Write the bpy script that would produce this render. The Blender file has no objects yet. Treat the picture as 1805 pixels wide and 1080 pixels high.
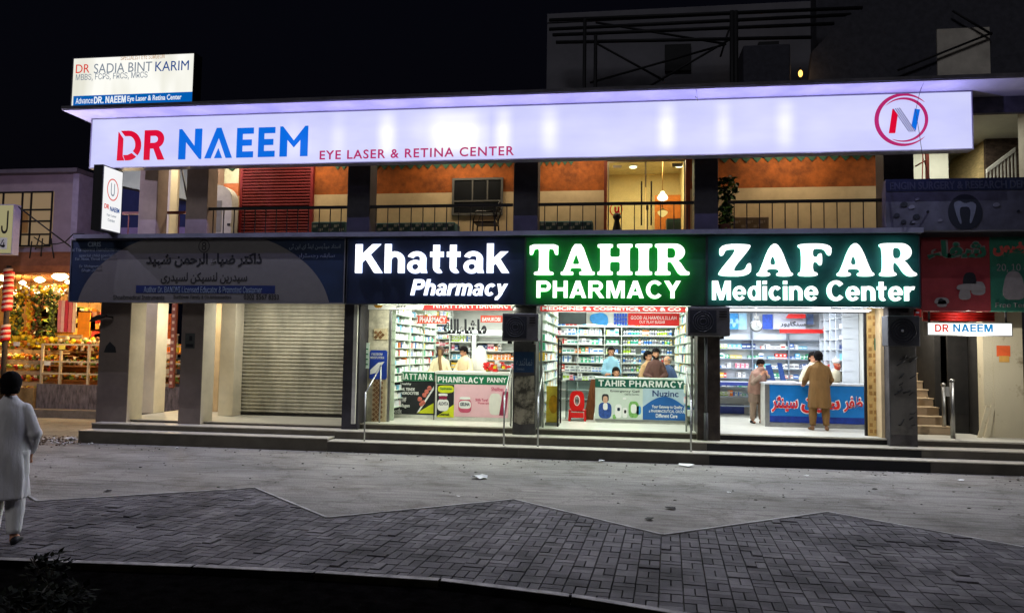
import bpy, bmesh, math, random, unicodedata
from mathutils import Vector, Matrix
random.seed(7)
sc = bpy.context.scene
COL = sc.collection

# ------------------------------------------------------------------ camera
F, CX, CY = 1300.0, 902.5, 540.0          # focal length and centre of the 1805 x 1080 picture
V_UP = -21000.0
Xc = -Vector((-9192, -59, F)).normalized()
Zc = Vector(((F * F - 59 * V_UP) / 9192, V_UP, F)).normalized()
Yc = Zc.cross(Xc)
EYE = Vector((0, -15.5, 2.05))
cam = bpy.data.cameras.new('camera')
cam.sensor_width = 36.0
cam.lens = 36.0 * F / 1805.0
cam.clip_end = 500
cam_o = bpy.data.objects.new('camera', cam)
COL.objects.link(cam_o)
rt = Vector((Xc.x, Yc.x, Zc.x)); dn = Vector((Xc.y, Yc.y, Zc.y)); fw = Vector((Xc.z, Yc.z, Zc.z))
cam_o.matrix_world = Matrix(((rt.x, -dn.x, -fw.x, EYE.x), (rt.y, -dn.y, -fw.y, EYE.y), (rt.z, -dn.z, -fw.z, EYE.z), (0, 0, 0, 1)))
sc.camera = cam_o

# ------------------------------------------------------------------ world, street glow, exposure
world = bpy.data.worlds.new('World'); sc.world = world; world.use_nodes = True
wn = world.node_tree
bg = wn.nodes['Background']
sky = wn.nodes.new('ShaderNodeTexSky'); sky.sky_type = 'NISHITA'; sky.sun_disc = False
SUN_EL, SUN_AZ = math.radians(40), math.radians(200)
sky.sun_elevation = math.radians(-4); sky.sun_rotation = SUN_AZ
mx = wn.nodes.new('ShaderNodeMix'); mx.data_type = 'RGBA'; mx.blend_type = 'ADD'
mx.inputs[0].default_value = 1.0
wn.links.new(sky.outputs[0], mx.inputs[6]); mx.inputs[7].default_value = (0.009, 0.011, 0.034, 1)
wn.links.new(mx.outputs[2], bg.inputs['Color']); bg.inputs['Strength'].default_value = 0.06
sun = bpy.data.lights.new('street_glow', 'SUN'); sun.energy = 0.42; sun.angle = math.radians(12); sun.color = (0.96, 0.95, 1.0)  # sun lamp standing in for the unseen street lamps behind the camera
sun_o = bpy.data.objects.new('street_glow', sun); COL.objects.link(sun_o)
sun_o.rotation_euler = (math.radians(90) - SUN_EL, 0, math.radians(-14))
sc.view_settings.view_transform = 'Standard'; sc.view_settings.look = 'None'
sc.view_settings.exposure = 0; sc.view_settings.gamma = 1
sc.render.engine = 'CYCLES'
sc.cycles.use_denoising = True
try: sc.cycles.denoiser = 'OPENIMAGEDENOISE'
except Exception: pass
sc.cycles.max_bounces = 7; sc.cycles.diffuse_bounces = 3; sc.cycles.glossy_bounces = 3
sc.cycles.transmission_bounces = 6; sc.cycles.transparent_max_bounces = 8
sc.cycles.sample_clamp_indirect = 3.0
sc.cycles.caustics_reflective = False; sc.cycles.caustics_refractive = False

# ------------------------------------------------------------------ helpers
def lin(c):
    r = []
    for v in c[:3]:
        v = v / 255.0
        r.append(v / 12.92 if v <= 0.04045 else ((v + 0.055) / 1.055) ** 2.4)
    return (r[0], r[1], r[2], 1.0)

def pt(px, py, Y):                       # where the sight line through a photo pixel meets the vertical plane at depth Y
    d = Vector(((px - CX), (py - CY), F))
    w = Vector((d.dot(Xc), d.dot(Yc), d.dot(Zc)))
    return EYE + w * ((Y - EYE.y) / w.y)

def R(px0, py0, px1, py1, Y):            # measured rectangle on the plane Y: x0, x1, z0, z1
    a, b, c, d = pt(px0, py0, Y), pt(px1, py0, Y), pt(px0, py1, Y), pt(px1, py1, Y)
    return ((a.x + c.x) / 2, (b.x + d.x) / 2, (c.z + d.z) / 2, (a.z + b.z) / 2)

MATS = {}
def mat(name, rgb, rough=0.7, metal=0.0, var=0.12, scale=6.0, bump=0.0, bscale=60.0, spec=0.3, stretch=None, rgb2=None, thr=(0.35, 0.65)):
    """paint / stone / cloth with a mottled base colour; rgb is a display value turned into linear reflectance"""
    if name in MATS: return MATS[name]
    m = bpy.data.materials.new(name); m.use_nodes = True; MATS[name] = m
    n, l = m.node_tree.nodes, m.node_tree.links
    p = n['Principled BSDF']
    c = lin(rgb)
    tc = n.new('ShaderNodeTexCoord'); mp = n.new('ShaderNodeMapping')
    l.new(tc.outputs['Object'], mp.inputs[0])
    if stretch: mp.inputs['Scale'].default_value = stretch
    no = n.new('ShaderNodeTexNoise'); no.inputs['Scale'].default_value = scale; no.inputs['Detail'].default_value = 6; no.inputs['Roughness'].default_value = 0.65
    l.new(mp.outputs[0], no.inputs['Vector'])
    rp = n.new('ShaderNodeValToRGB'); l.new(no.outputs['Fac'], rp.inputs[0])
    a = tuple(max(0, v * (1 - var)) for v in c[:3]) + (1,); b = tuple(min(1, v * (1 + var)) for v in c[:3]) + (1,)
    if rgb2: a, b = lin(rgb2), c
    rp.color_ramp.elements[0].position, rp.color_ramp.elements[1].position = thr
    rp.color_ramp.elements[0].color = a; rp.color_ramp.elements[1].color = b
    l.new(rp.outputs[0], p.inputs['Base Color'])
    p.inputs['Roughness'].default_value = rough; p.inputs['Metallic'].default_value = metal
    p.inputs['Specular IOR Level'].default_value = spec
    if bump:
        n2 = n.new('ShaderNodeTexNoise'); n2.inputs['Scale'].default_value = bscale; n2.inputs['Detail'].default_value = 5
        l.new(mp.outputs[0], n2.inputs['Vector'])
        bp = n.new('ShaderNodeBump'); bp.inputs['Strength'].default_value = bump; bp.inputs['Distance'].default_value = 0.02
        l.new(n2.outputs['Fac'], bp.inputs['Height']); l.new(bp.outputs[0], p.inputs['Normal'])
    return m

def emat(name, rgb, strength=1.0, base=None, sample=True, lin_rgb=None):
    if name in MATS: return MATS[name]
    m = bpy.data.materials.new(name); m.use_nodes = True; MATS[name] = m
    p = m.node_tree.nodes['Principled BSDF']
    c = lin_rgb if lin_rgb else lin(rgb)
    p.inputs['Base Color'].default_value = tuple(v * 0.03 for v in c[:3]) + (1,) if base is None else lin(base)
    p.inputs['Emission Color'].default_value = tuple(c[:3]) + (1,); p.inputs['Emission Strength'].default_value = strength
    p.inputs['Roughness'].default_value = 0.8; p.inputs['Specular IOR Level'].default_value = 0.05
    if not sample: m.cycles.emission_sampling = 'NONE'
    return m

def glass(name, rgb=(225, 235, 235), alpha=0.1):
    if name in MATS: return MATS[name]
    m = bpy.data.materials.new(name); m.use_nodes = True; MATS[name] = m
    n, l = m.node_tree.nodes, m.node_tree.links
    n.remove(n['Principled BSDF'])
    t = n.new('ShaderNodeBsdfTransparent'); t.inputs[0].default_value = lin(rgb)
    g = n.new('ShaderNodeBsdfGlossy'); g.inputs['Roughness'].default_value = 0.03
    x = n.new('ShaderNodeMixShader'); fr = n.new('ShaderNodeFresnel'); fr.inputs[0].default_value = 1.35
    l.new(fr.outputs[0], x.inputs[0]); l.new(t.outputs[0], x.inputs[1]); l.new(g.outputs[0], x.inputs[2])
    l.new(x.outputs[0], n['Material Output'].inputs[0])
    return m

def root_of(o):
    while o is not None and o.parent is not None: o = o.parent
    return o

def link(o, parent=None):
    COL.objects.link(o)
    if parent is not None: o.parent = parent
    return o

def tag(o, label=None, cat=None, group=None, kind=None):
    if label: o['label'] = label
    if cat: o['category'] = cat
    if group: o['group'] = group
    if kind: o['kind'] = kind
    return o

def thing(name, label, cat, loc=(0, 0, 0), group=None):
    o = bpy.data.objects.new(name, None); o.location = loc; o.empty_display_size = 0.2
    COL.objects.link(o)
    return tag(o, label, cat, group)

def finish(me, name, mats, parent=None, base=None, smooth=False):
    """links a mesh given in place coordinates; children are kept relative to the base of their thing"""
    off = Vector((0, 0, 0))
    r = root_of(parent)
    if r is not None: off = Vector(r.location)
    elif base is not None: off = Vector(base)
    me.transform(Matrix.Translation(-off))
    if not isinstance(mats, (list, tuple)): mats = [mats]
    for m in mats: me.materials.append(m)
    if smooth:
        for p in me.polygons: p.use_smooth = True
    o = bpy.data.objects.new(name, me)
    link(o, parent)
    if r is None and base is not None: o.location = base
    return o

class MB:
    def __init__(s): s.b = bmesh.new()
    def quad(s, pts, m=0):
        f = s.b.faces.new([s.b.verts.new(p) for p in pts]); f.material_index = m; return f
    def box(s, x0, x1, y0, y1, z0, z1, m=0):
        v = [s.b.verts.new(p) for p in ((x0, y0, z0), (x1, y0, z0), (x1, y1, z0), (x0, y1, z0), (x0, y0, z1), (x1, y0, z1), (x1, y1, z1), (x0, y1, z1))]
        for q in ((0, 3, 2, 1), (4, 5, 6, 7), (0, 1, 5, 4), (1, 2, 6, 5), (2, 3, 7, 6), (3, 0, 4, 7)):
            f = s.b.faces.new([v[i] for i in q]); f.material_index = m
        return s
    def rect(s, r, y0, y1, m=0):
        return s.box(min(r[0], r[1]), max(r[0], r[1]), y0, y1, min(r[2], r[3]), max(r[2], r[3]), m)
    def prism(s, pts, a, b, axis='y', m=0):
        def P(u, v, w):
            return (u, w, v) if axis == 'y' else (w, u, v) if axis == 'x' else (u, v, w)
        n = len(pts)
        A = [s.b.verts.new(P(u, v, a)) for u, v in pts]; B = [s.b.verts.new(P(u, v, b)) for u, v in pts]
        for L in (A, B[::-1]):
            f = s.b.faces.new(L); f.material_index = m
        for i in range(n):
            f = s.b.faces.new((A[i], B[i], B[(i + 1) % n], A[(i + 1) % n])); f.material_index = m
        return s
    def rings(s, rings, m=0, cap=True, smooth=True):
        L = [[s.b.verts.new(p) for p in r] for r in rings]
        n = len(L[0])
        for i in range(len(L) - 1):
            for j in range(n):
                f = s.b.faces.new((L[i][j], L[i][(j + 1) % n], L[i + 1][(j + 1) % n], L[i + 1][j])); f.material_index = m; f.smooth = smooth
        if cap:
            f = s.b.faces.new(L[0][::-1]); f.material_index = m
            f = s.b.faces.new(L[-1]); f.material_index = m
        return s
    def tube(s, pts, r, n=8, m=0, cap=True):
        pts = [Vector(p) for p in pts]
        rs = r if isinstance(r, (list, tuple)) else [r] * len(pts)
        out = []
        for i, p in enumerate(pts):
            d = (pts[min(i + 1, len(pts) - 1)] - pts[max(i - 1, 0)]).normalized()
            u = d.cross(Vector((0, 0, 1)) if abs(d.z) < 0.9 else Vector((1, 0, 0))).normalized(); w = d.cross(u)
            out.append([p + (u * math.cos(2 * math.pi * k / n) + w * math.sin(2 * math.pi * k / n)) * rs[i] for k in range(n)])
        return s.rings(out, m, cap)
    def ball(s, c, r, seg=12, rng=8, m=0):
        if not isinstance(r, (list, tuple)): r = (r, r, r)
        c = Vector(c)
        out = []
        for i in range(rng + 1):
            t = math.pi * (i + 0.02) / (rng + 0.04) - math.pi / 2
            out.append([c + Vector((r[0] * math.cos(t) * math.cos(2 * math.pi * k / seg), r[1] * math.cos(t) * math.sin(2 * math.pi * k / seg), r[2] * math.sin(t))) for k in range(seg)])
        return s.rings(out, m)
    def lathe(s, c, prof, n=16, m=0):
        c = Vector(c)
        return s.rings([[c + Vector((r * math.cos(2 * math.pi * k / n), r * math.sin(2 * math.pi * k / n), z)) for k in range(n)] for r, z in prof], m)
    def mesh(s):
        bmesh.ops.recalc_face_normals(s.b, faces=s.b.faces[:])
        me = bpy.data.meshes.new('m'); s.b.to_mesh(me); s.b.free(); return me
    def obj(s, name, mats, parent=None, base=None, bev=0.0, smooth=False):
        o = finish(s.mesh(), name, mats, parent, base, smooth)
        if bev:
            b = o.modifiers.new('bevel', 'BEVEL'); b.width = bev; b.segments = 2; b.limit_method = 'ANGLE'; b.angle_limit = 0.6
        return o

def copy_tree(o, parent=None):
    c = o.copy(); COL.objects.link(c); c.parent = parent
    for ch in list(o.children): copy_tree(ch, c)
    return c

# ---- writing
FORMS = {}
for cp in list(range(0xFB50, 0xFE00)) + list(range(0xFE70, 0xFF00)):
    d = unicodedata.decomposition(chr(cp)).split()
    if len(d) == 2 and d[0] in ('<initial>', '<medial>', '<final>', '<isolated>'):
        FORMS.setdefault(chr(int(d[1], 16)), {})[d[0][1:-1]] = chr(cp)
def urdu(s):
    out = []
    for i, c in enumerate(s):
        f = FORMS.get(c)
        if not f: out.append(c); continue
        pr = i > 0 and 'initial' in FORMS.get(s[i - 1], {})
        nx = 'initial' in f and i + 1 < len(s) and 'final' in FORMS.get(s[i + 1], {})
        out.append(f.get('medial' if pr and nx else 'final' if pr else 'initial' if nx else 'isolated', c))
    return ''.join(reversed(out))

def curve_mesh(cu, rect, Y, depth, xf=None, fitw=True):
    o = bpy.data.objects.new('t', cu); COL.objects.link(o)
    dg = bpy.context.evaluated_depsgraph_get(); dg.update()
    me = bpy.data.meshes.new_from_object(o.evaluated_get(dg))
    bpy.data.objects.remove(o); bpy.data.curves.remove(cu)
    if not len(me.vertices): return me
    xs = [v.co.x for v in me.vertices]; ys = [v.co.y for v in me.vertices]; zs = [v.co.z for v in me.vertices]
    x0, x1, z0, z1 = rect
    w, h, e = max(xs) - min(xs), max(ys) - min(ys), max(zs) - min(zs)
    sx, sz = (x1 - x0) / w, (z1 - z0) / h
    mxs, mys, mzs = min(xs), min(ys), min(zs)
    for v in me.vertices:
        u = x0 + (v.co.x - mxs) * sx; t = z0 + (v.co.y - mys) * sz
        d = depth * ((v.co.z - mzs) / e if e > 1e-6 else 1.0)
        v.co = xf(u, d, t) if xf else (u, Y - d, t)
    me.materials.clear()
    return me

import os
FONT = None
try:
    FONT = bpy.data.fonts.load(os.path.join(bpy.utils.system_resource('DATAFILES'), 'fonts', 'Inter.woff2'))   # ships with Blender
except Exception: pass
def text(s, rect, Y, m, parent, depth=0.004, bold=0.0, shear=0.0, name='lettering', space=1.0, xf=None, res=4, plain=False):
    cu = bpy.data.curves.new('t', 'FONT'); cu.body = s
    if FONT and not plain and bold <= 0 and all(ord(c) < 0x500 for c in s): cu.font = FONT
    if True: pass
    cu.size = 1; cu.extrude = 0.05; cu.offset = bold; cu.shear = shear; cu.resolution_u = res; cu.space_character = space
    return finish(curve_mesh(cu, rect, Y, depth, xf), name, m, parent)

def chaikin(p, k, it):
    for _ in range(it):
        q = []
        for i in range(len(p)):
            a, b = p[i], p[(i + 1) % len(p)]
            q += [(a[0] * (1 - k) + b[0] * k, a[1] * (1 - k) + b[1] * k), (a[0] * k + b[0] * (1 - k), a[1] * k + b[1] * (1 - k))]
        p = q
    return p
def arc(cx, cy, rx, ry, a0, a1, n=10):
    return [(cx + rx * math.cos(math.radians(a0 + (a1 - a0) * i / n)), cy + ry * math.sin(math.radians(a0 + (a1 - a0) * i / n))) for i in range(n + 1)]
GLYPH = {
 'T': (0.92, [[(0, .66), (0, 1), (1, 1), (1, .66), (.9, .66), (.83, .84), (.67, .87), (.67, .13), (.84, .09), (.84, 0), (.16, 0), (.16, .09), (.33, .13), (.33, .87), (.17, .84), (.1, .66)]]),
 'A': (1.08, [[(0, 0), (0, .1), (.08, .12), (.37, 1), (.63, 1), (.92, .12), (1, .1), (1, 0), (.55, 0), (.55, .1), (.63, .12), (.6, .23), (.3, .23), (.27, .12), (.37, .1), (.37, 0)], [(.34, .35), (.56, .35), (.45, .7)]]),
 'H': (1.1, [[(0, 0), (0, .1), (.08, .13), (.08, .87), (0, .9), (0, 1), (.44, 1), (.44, .9), (.36, .87), (.36, .58), (.64, .58), (.64, .87), (.56, .9), (.56, 1), (1, 1), (1, .9), (.92, .87), (.92, .13), (1, .1), (1, 0), (.56, 0), (.56, .1), (.64, .13), (.64, .43), (.36, .43), (.36, .13), (.44, .1), (.44, 0)]]),
 'I': (0.52, [[(0, 0), (0, .1), (.2, .13), (.2, .87), (0, .9), (0, 1), (1, 1), (1, .9), (.8, .87), (.8, .13), (1, .1), (1, 0)]]),
 'R': (1.06, [[(0, 0), (0, .1), (.08, .13), (.08, .87), (0, .9), (0, 1)] + arc(.58, .73, .29, .27, 90, -75, 10) + [(.74, .4), (.9, .13), (1, .1), (1, 0), (.7, 0), (.47, .42), (.36, .42), (.36, .13), (.45, .1), (.45, 0)], [(.36, .54), (.36, .87), (.5, .87)] + arc(.5, .705, .1, .165, 90, -90, 6)[1:]]),
 'Z': (1.0, [[(0, 0), (0, .14), (.58, .84), (.34, .84), (.2, .8), (.15, .64), (.02, .64), (.05, 1), (.97, 1), (.97, .87), (.38, .16), (.66, .16), (.82, .22), (.88, .4), (1, .4), (.97, 0)]]),
 'F': (0.98, [[(0, 0), (0, .11), (.1, .14), (.1, .86), (0, .89), (0, 1), (1, 1), (1, .64), (.89, .64), (.82, .8), (.7, .85), (.44, .85), (.44, .59), (.58, .59), (.63, .7), (.72, .7), (.72, .34), (.63, .34), (.58, .44), (.44, .44), (.44, .14), (.58, .11), (.58, 0)]]),
}
def slab_word(word, rect, Y, m, parent, depth, rnd, it, off=0.0, gap=0.1, name='lettering', back=False):
    cu = bpy.data.curves.new('w', 'CURVE'); cu.dimensions = '2D'; cu.fill_mode = 'BOTH'; cu.extrude = 0.05; cu.offset = off
    x = 0
    for ch in word:
        w, cs = GLYPH[ch]
        for c in cs:
            c = chaikin([(x + u * w, v) for u, v in c], rnd, it)
            sp = cu.splines.new('POLY'); sp.points.add(len(c) - 1); sp.use_cyclic_u = True
            for q, (u, v) in zip(sp.points, c): q.co = (u, v, 0, 1)
        x += w + gap
    k = off if off else 0
    r = rect
    if k:
        s = (rect[1] - rect[0]) / (x - gap)
        r = (rect[0] - k * s, rect[1] + k * s, rect[2] - k * s, rect[3] + k * s)
    return finish(curve_mesh(cu, r, Y, depth), name, m, parent)

def poly_mesh(contours, Y, depth, name, m, parent):   # flat outlined shape in x, z with holes
    cu = bpy.data.curves.new('w', 'CURVE'); cu.dimensions = '2D'; cu.fill_mode = 'BOTH'; cu.extrude = 0.05
    us = [u for c in contours for u, v in c]; vs = [v for c in contours for u, v in c]
    for c in contours:
        sp = cu.splines.new('POLY'); sp.points.add(len(c) - 1); sp.use_cyclic_u = True
        for q, (u, v) in zip(sp.points, c): q.co = (u, v, 0, 1)
    return finish(curve_mesh(cu, (min(us), max(us), min(vs), max(vs)), Y, depth), name, m, parent)

def lamp(name, kind, loc, power, color=(1, 1, 1), size=0.1, size_y=None, rot=(0, 0, 0), spot=None):
    d = bpy.data.lights.new(name, kind); d.energy = power; d.color = color
    if kind == 'AREA':
        d.size = size
        if size_y: d.shape = 'RECTANGLE'; d.size_y = size_y
    else: d.shadow_soft_size = size
    if spot: d.spot_size = spot; d.spot_blend = 0.8
    o = bpy.data.objects.new(name, d); o.location = loc; o.rotation_euler = rot; COL.objects.link(o); return o

# heavy sans letters drawn as bars and bands
def _bar(a, b_, c, d): return ('p', [(a, b_), (c, b_), (c, d), (a, d)])
def _arc(cx, cy, rx, ry, a0, a1, t): return ('a', cx, cy, rx, ry, a0, a1, t)
def _pl(*p): return ('p', list(p))
SANS = {
 'K': (.9, [_bar(0, 0, .21, 1), _pl((.2, .34), (.2, .62), (.58, 1), (.85, 1)), _pl((.32, .53), (.48, .69), (.92, 0), (.65, 0))]),
 'h': (.66, [_bar(0, 0, .2, 1), _arc(.33, .42, .33, .32, 170, 0, .2), _bar(.46, 0, .66, .43)]),
 'n': (.66, [_bar(0, 0, .2, .72), _arc(.33, .42, .33, .32, 170, 0, .2), _bar(.46, 0, .66, .43)]),
 'a': (.66, [_arc(.26, .21, .26, .23, 0, 360, .14), _bar(.43, .1, .62, .5), _pl((.45, .12), (.62, .12), (.66, 0), (.47, 0)), _arc(.31, .47, .31, .27, 160, 0, .17)]),
 't': (.45, [_bar(.1, .2, .3, .96), _bar(0, .56, .43, .72), _arc(.3, .2, .2, .21, 180, 300, .18)]),
 'k': (.7, [_bar(0, 0, .2, 1), _pl((.18, .22), (.18, .46), (.44, .72), (.68, .72)), _pl((.26, .37), (.42, .5), (.72, 0), (.48, 0))]),
 'P': (.78, [_bar(0, 0, .21, 1), _arc(.44, .68, .34, .32, -90, 90, .2), _bar(.2, .8, .45, 1), _bar(.2, .36, .45, .56)]),
 'r': (.46, [_bar(0, 0, .2, .72), _arc(.4, .36, .36, .37, 160, 75, .2)]),
 'm': (1.0, [_bar(0, 0, .2, .72), _arc(.3, .43, .3, .31, 170, 0, .19), _bar(.41, 0, .6, .44), _arc(.7, .43, .3, .31, 170, 0, .19), _bar(.81, 0, 1, .44)]),
 'c': (.62, [_arc(.34, .36, .34, .38, 42, 318, .2)]),
 'y': (.66, [_pl((0, .72), (.22, .72), (.45, .1), (.3, -.02)), _pl((.66, .72), (.44, .72), (.2, -.02), (.42, -.02)), _pl((.42, 0), (.24, 0), (.06, -.12), (.06, -.27), (.22, -.27))]),
 'M': (.97, [_bar(0, 0, .2, 1), _bar(.77, 0, .97, 1), _pl((.05, 1), (.3, 1), (.58, 0), (.39, 0)), _pl((.92, 1), (.67, 1), (.39, 0), (.58, 0))]),
 'e': (.67, [_arc(.34, .36, .34, .38, 0, 322, .18), _bar(.14, .29, .66, .43)]),
 'd': (.66, [_arc(.31, .36, .31, .38, 0, 360, .19), _bar(.46, 0, .66, 1)]),
 'i': (.2, [_bar(0, 0, .2, .72), _bar(0, .83, .2, 1)]),
 'C': (.85, [_arc(.46, .5, .46, .53, 40, 320, .22)]),
 'H': (.8, [_bar(0, 0, .21, 1), _bar(.59, 0, .8, 1), _bar(.2, .4, .6, .6)]),
 'A': (.9, [_pl((0, 0), (.23, 0), (.57, 1), (.33, 1)), _pl((.9, 0), (.67, 0), (.33, 1), (.57, 1)), _bar(.2, .19, .7, .36)]),
 'R': (.86, [_bar(0, 0, .21, 1), _arc(.44, .7, .34, .3, -90, 90, .2), _bar(.2, .81, .45, 1), _bar(.2, .4, .45, .59), _pl((.32, .42), (.54, .46), (.86, 0), (.6, 0))]),
 'Y': (.86, [_pl((0, 1), (.25, 1), (.53, .52), (.53, .38), (.33, .38)), _pl((.86, 1), (.61, 1), (.33, .52), (.33, .38), (.53, .38)), _bar(.325, 0, .535, .45)]),
 'T': (.78, [_bar(0, .81, .78, 1), _bar(.285, 0, .495, .83)]), 'I': (.21, [_bar(0, 0, .21, 1)]),
 'N': (.82, [_bar(0, 0, .2, 1), _bar(.62, 0, .82, 1), _pl((.0, 1), (.22, 1), (.82, 0), (.6, 0))]),
 'D': (.84, [_bar(0, 0, .21, 1), _arc(.36, .5, .48, .5, -90, 90, .22), _bar(.2, .81, .37, 1), _bar(.2, 0, .37, .19)]), 'E': (.68, [_bar(0, 0, .21, 1), _bar(.2, .82, .68, 1), _bar(.2, .41, .64, .59), _bar(.2, 0, .68, .18)]),
 '.': (.22, [_bar(0, 0, .21, .2)]), 'L': (.66, [_bar(0, 0, .21, 1), _bar(.2, 0, .66, .19)]),
 '&': (.85, [_arc(.36, .74, .24, .26, 0, 360, .16), _arc(.3, .27, .3, .28, 40, 350, .18), _pl((.2, .68), (.4, .72), (.85, 0), (.6, 0))]),
}
def sans(s, rect, Y, m, parent, depth=.004, shear=0.0, grow=0.0, gap=.11, name='lettering'):
    x = 0; els = []
    for ch in s:
        if ch == ' ': x += .34; continue
        w, e = SANS[ch]
        for q in e: els.append((x, q))
        x += w + gap
    x -= gap
    b = MB()
    ymin = -.27 if 'y' in s else 0; ymax = 1.0
    sx, sz = (rect[1] - rect[0]) / (x + shear), (rect[3] - rect[2]) / (ymax - ymin)
    g = grow / sz if grow else 0
    def M(u, v): return (rect[0] + (u + shear * (v - ymin) / (ymax - ymin) * 1.0) * sx, rect[2] + (v - ymin) * sz)
    for n, (ox, q) in enumerate(els):
        Yf = Y - depth - (n % 6) * .0004
        if q[0] == 'p':
            c = [(u + ox, v) for u, v in q[1]]
            if g:
                mx_, my_ = sum(p[0] for p in c) / len(c), sum(p[1] for p in c) / len(c)
                c = [(u + math.copysign(g, u - mx_), v + math.copysign(g, v - my_)) for u, v in c]
            b.prism([M(*p) for p in c], Yf, Y)
        else:
            _, cx_, cy_, rx, ry, a0, a1, t = q
            full = a1 - a0 >= 360; k = max(6, int(abs(a1 - a0) / 15))
            rx += g; ry += g; t += 2 * g
            for i in range(k):
                t0, t1 = math.radians(a0 + (a1 - a0) * i / k), math.radians(a0 + (a1 - a0) * (i + 1) / k)
                ti = min(t, rx - .01); tj = min(t * .85, ry - .01)
                P = [(ox + cx_ + rx * math.cos(t0), cy_ + ry * math.sin(t0)), (ox + cx_ + rx * math.cos(t1), cy_ + ry * math.sin(t1)), (ox + cx_ + (rx - ti) * math.cos(t1), cy_ + (ry - tj) * math.sin(t1)), (ox + cx_ + (rx - ti) * math.cos(t0), cy_ + (ry - tj) * math.sin(t0))]
                b.prism([M(*p) for p in P], Yf, Y)
    return b.obj(name, m, parent)
# ------------------------------------------------------------------ ground
def road_mat():
    m = bpy.data.materials.new('road_dust'); m.use_nodes = True; n, l = m.node_tree.nodes, m.node_tree.links; p = n['Principled BSDF']
    tc = n.new('ShaderNodeTexCoord')
    def noise(sc_, det, stretch=(1, 1, 1)):
        mp = n.new('ShaderNodeMapping'); mp.inputs['Scale'].default_value = stretch; l.new(tc.outputs['Object'], mp.inputs[0])
        q = n.new('ShaderNodeTexNoise'); q.inputs['Scale'].default_value = sc_; q.inputs['Detail'].default_value = det; q.inputs['Roughness'].default_value = .7; l.new(mp.outputs[0], q.inputs['Vector']); return q
    def ramp(q, p0, c0, p1, c1):
        r = n.new('ShaderNodeValToRGB'); r.color_ramp.elements[0].position = p0; r.color_ramp.elements[0].color = c0; r.color_ramp.elements[1].position = p1; r.color_ramp.elements[1].color = c1; l.new(q.outputs['Fac'], r.inputs[0]); return r
    def mul(a, b_, f=1.0):
        x = n.new('ShaderNodeMix'); x.data_type = 'RGBA'; x.blend_type = 'MULTIPLY'; x.inputs[0].default_value = f; l.new(a, x.inputs[6]); l.new(b_, x.inputs[7]); return x.outputs[2]
    big = ramp(noise(.45, 5, (.6, 1.5, 1)), .32, lin((112, 109, 103)), .68, lin((154, 150, 143)))
    streak = ramp(noise(2.0, 6, (.35, 5, 1)), .36, (.55, .54, .53, 1), .52, (1, 1, 1, 1))
    grain = ramp(noise(42, 4), .34, (.5, .5, .5, 1), .58, (1.1, 1.1, 1.1, 1))
    stain = ramp(noise(1.1, 8), .36, (.6, .57, .54, 1), .5, (1, 1, 1, 1))
    mpc = n.new('ShaderNodeMapping'); l.new(tc.outputs['Object'], mpc.inputs[0]); dn_ = noise(1.3, 4)
    ad = n.new('ShaderNodeMix'); ad.data_type = 'RGBA'; ad.blend_type = 'ADD'; ad.inputs[0].default_value = .9; l.new(tc.outputs['Object'], ad.inputs[6]); l.new(dn_.outputs['Color'], ad.inputs[7])
    vo = n.new('ShaderNodeTexVoronoi'); vo.feature = 'DISTANCE_TO_EDGE'; vo.inputs['Scale'].default_value = .55; l.new(ad.outputs[2], vo.inputs['Vector'])
    cr = n.new('ShaderNodeValToRGB'); cr.color_ramp.elements[0].position = .004; cr.color_ramp.elements[0].color = (.45, .43, .42, 1); cr.color_ramp.elements[1].position = .016; cr.color_ramp.elements[1].color = (1, 1, 1, 1); l.new(vo.outputs['Distance'], cr.inputs[0])
    big2 = mul(big.outputs[0], cr.outputs[0], .4)
    l.new(mul(mul(mul(big2, streak.outputs[0], .8), grain.outputs[0], .5), stain.outputs[0], .8), p.inputs['Base Color'])
    p.inputs['Roughness'].default_value = .9; p.inputs['Specular IOR Level'].default_value = .2
    bn = noise(30, 6); bp = n.new('ShaderNodeBump'); bp.inputs['Strength'].default_value = 1.0; bp.inputs['Distance'].default_value = .03; l.new(bn.outputs['Fac'], bp.inputs['Height']); l.new(bp.outputs[0], p.inputs['Normal'])
    return m
M_road = road_mat()
b = MB(); b.quad([(-90, -60, 0), (90, -60, 0), (90, 120, 0), (-90, 120, 0)])
tag(b.obj('road', M_road), kind='structure')

ZIG = [(-13.2, -5.4), (-11.4, -7.0), (-9.25, -5.4), (-7.35, -6.85), (-5.12, -5.4), (-3.4, -6.98), (-1.37, -5.42), (0.53, -7.02), (2.72, -5.35), (4.55, -6.98), (6.6, -5.4), (8.5, -7.0), (10.5, -5.4)]
KERB_Y = [(-13.2, -9.6), (-5.61, -9.29), (-4.0, -9.16), (-1.79, -9.08), (-.67, -9.25), (.34, -9.52), (10.5, -13.0)]
def pl(tab, x):
    for (xa, ya), (xb, yb) in zip(tab, tab[1:]):
        if xa <= x <= xb: return ya + (yb - ya) * (x - xa) / (xb - xa)
    return tab[-1][1]
def clip(poly, a, bb, c):            # keeps a*x + b*y <= c
    out = []
    for i in range(len(poly)):
        p, q = poly[i], poly[(i + 1) % len(poly)]
        dp, dq = a * p[0] + bb * p[1] - c, a * q[0] + bb * q[1] - c
        if dp <= 0: out.append(p)
        if dp * dq < 0:
            t = dp / (dp - dq); out.append((p[0] + (q[0] - p[0]) * t, p[1] + (q[1] - p[1]) * t))
    return out
rp = random.Random(3)
b = MB()
S_ = 0.2; g_ = 0.006
ca, sa = math.cos(math.radians(-4)), math.sin(math.radians(-4))
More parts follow.
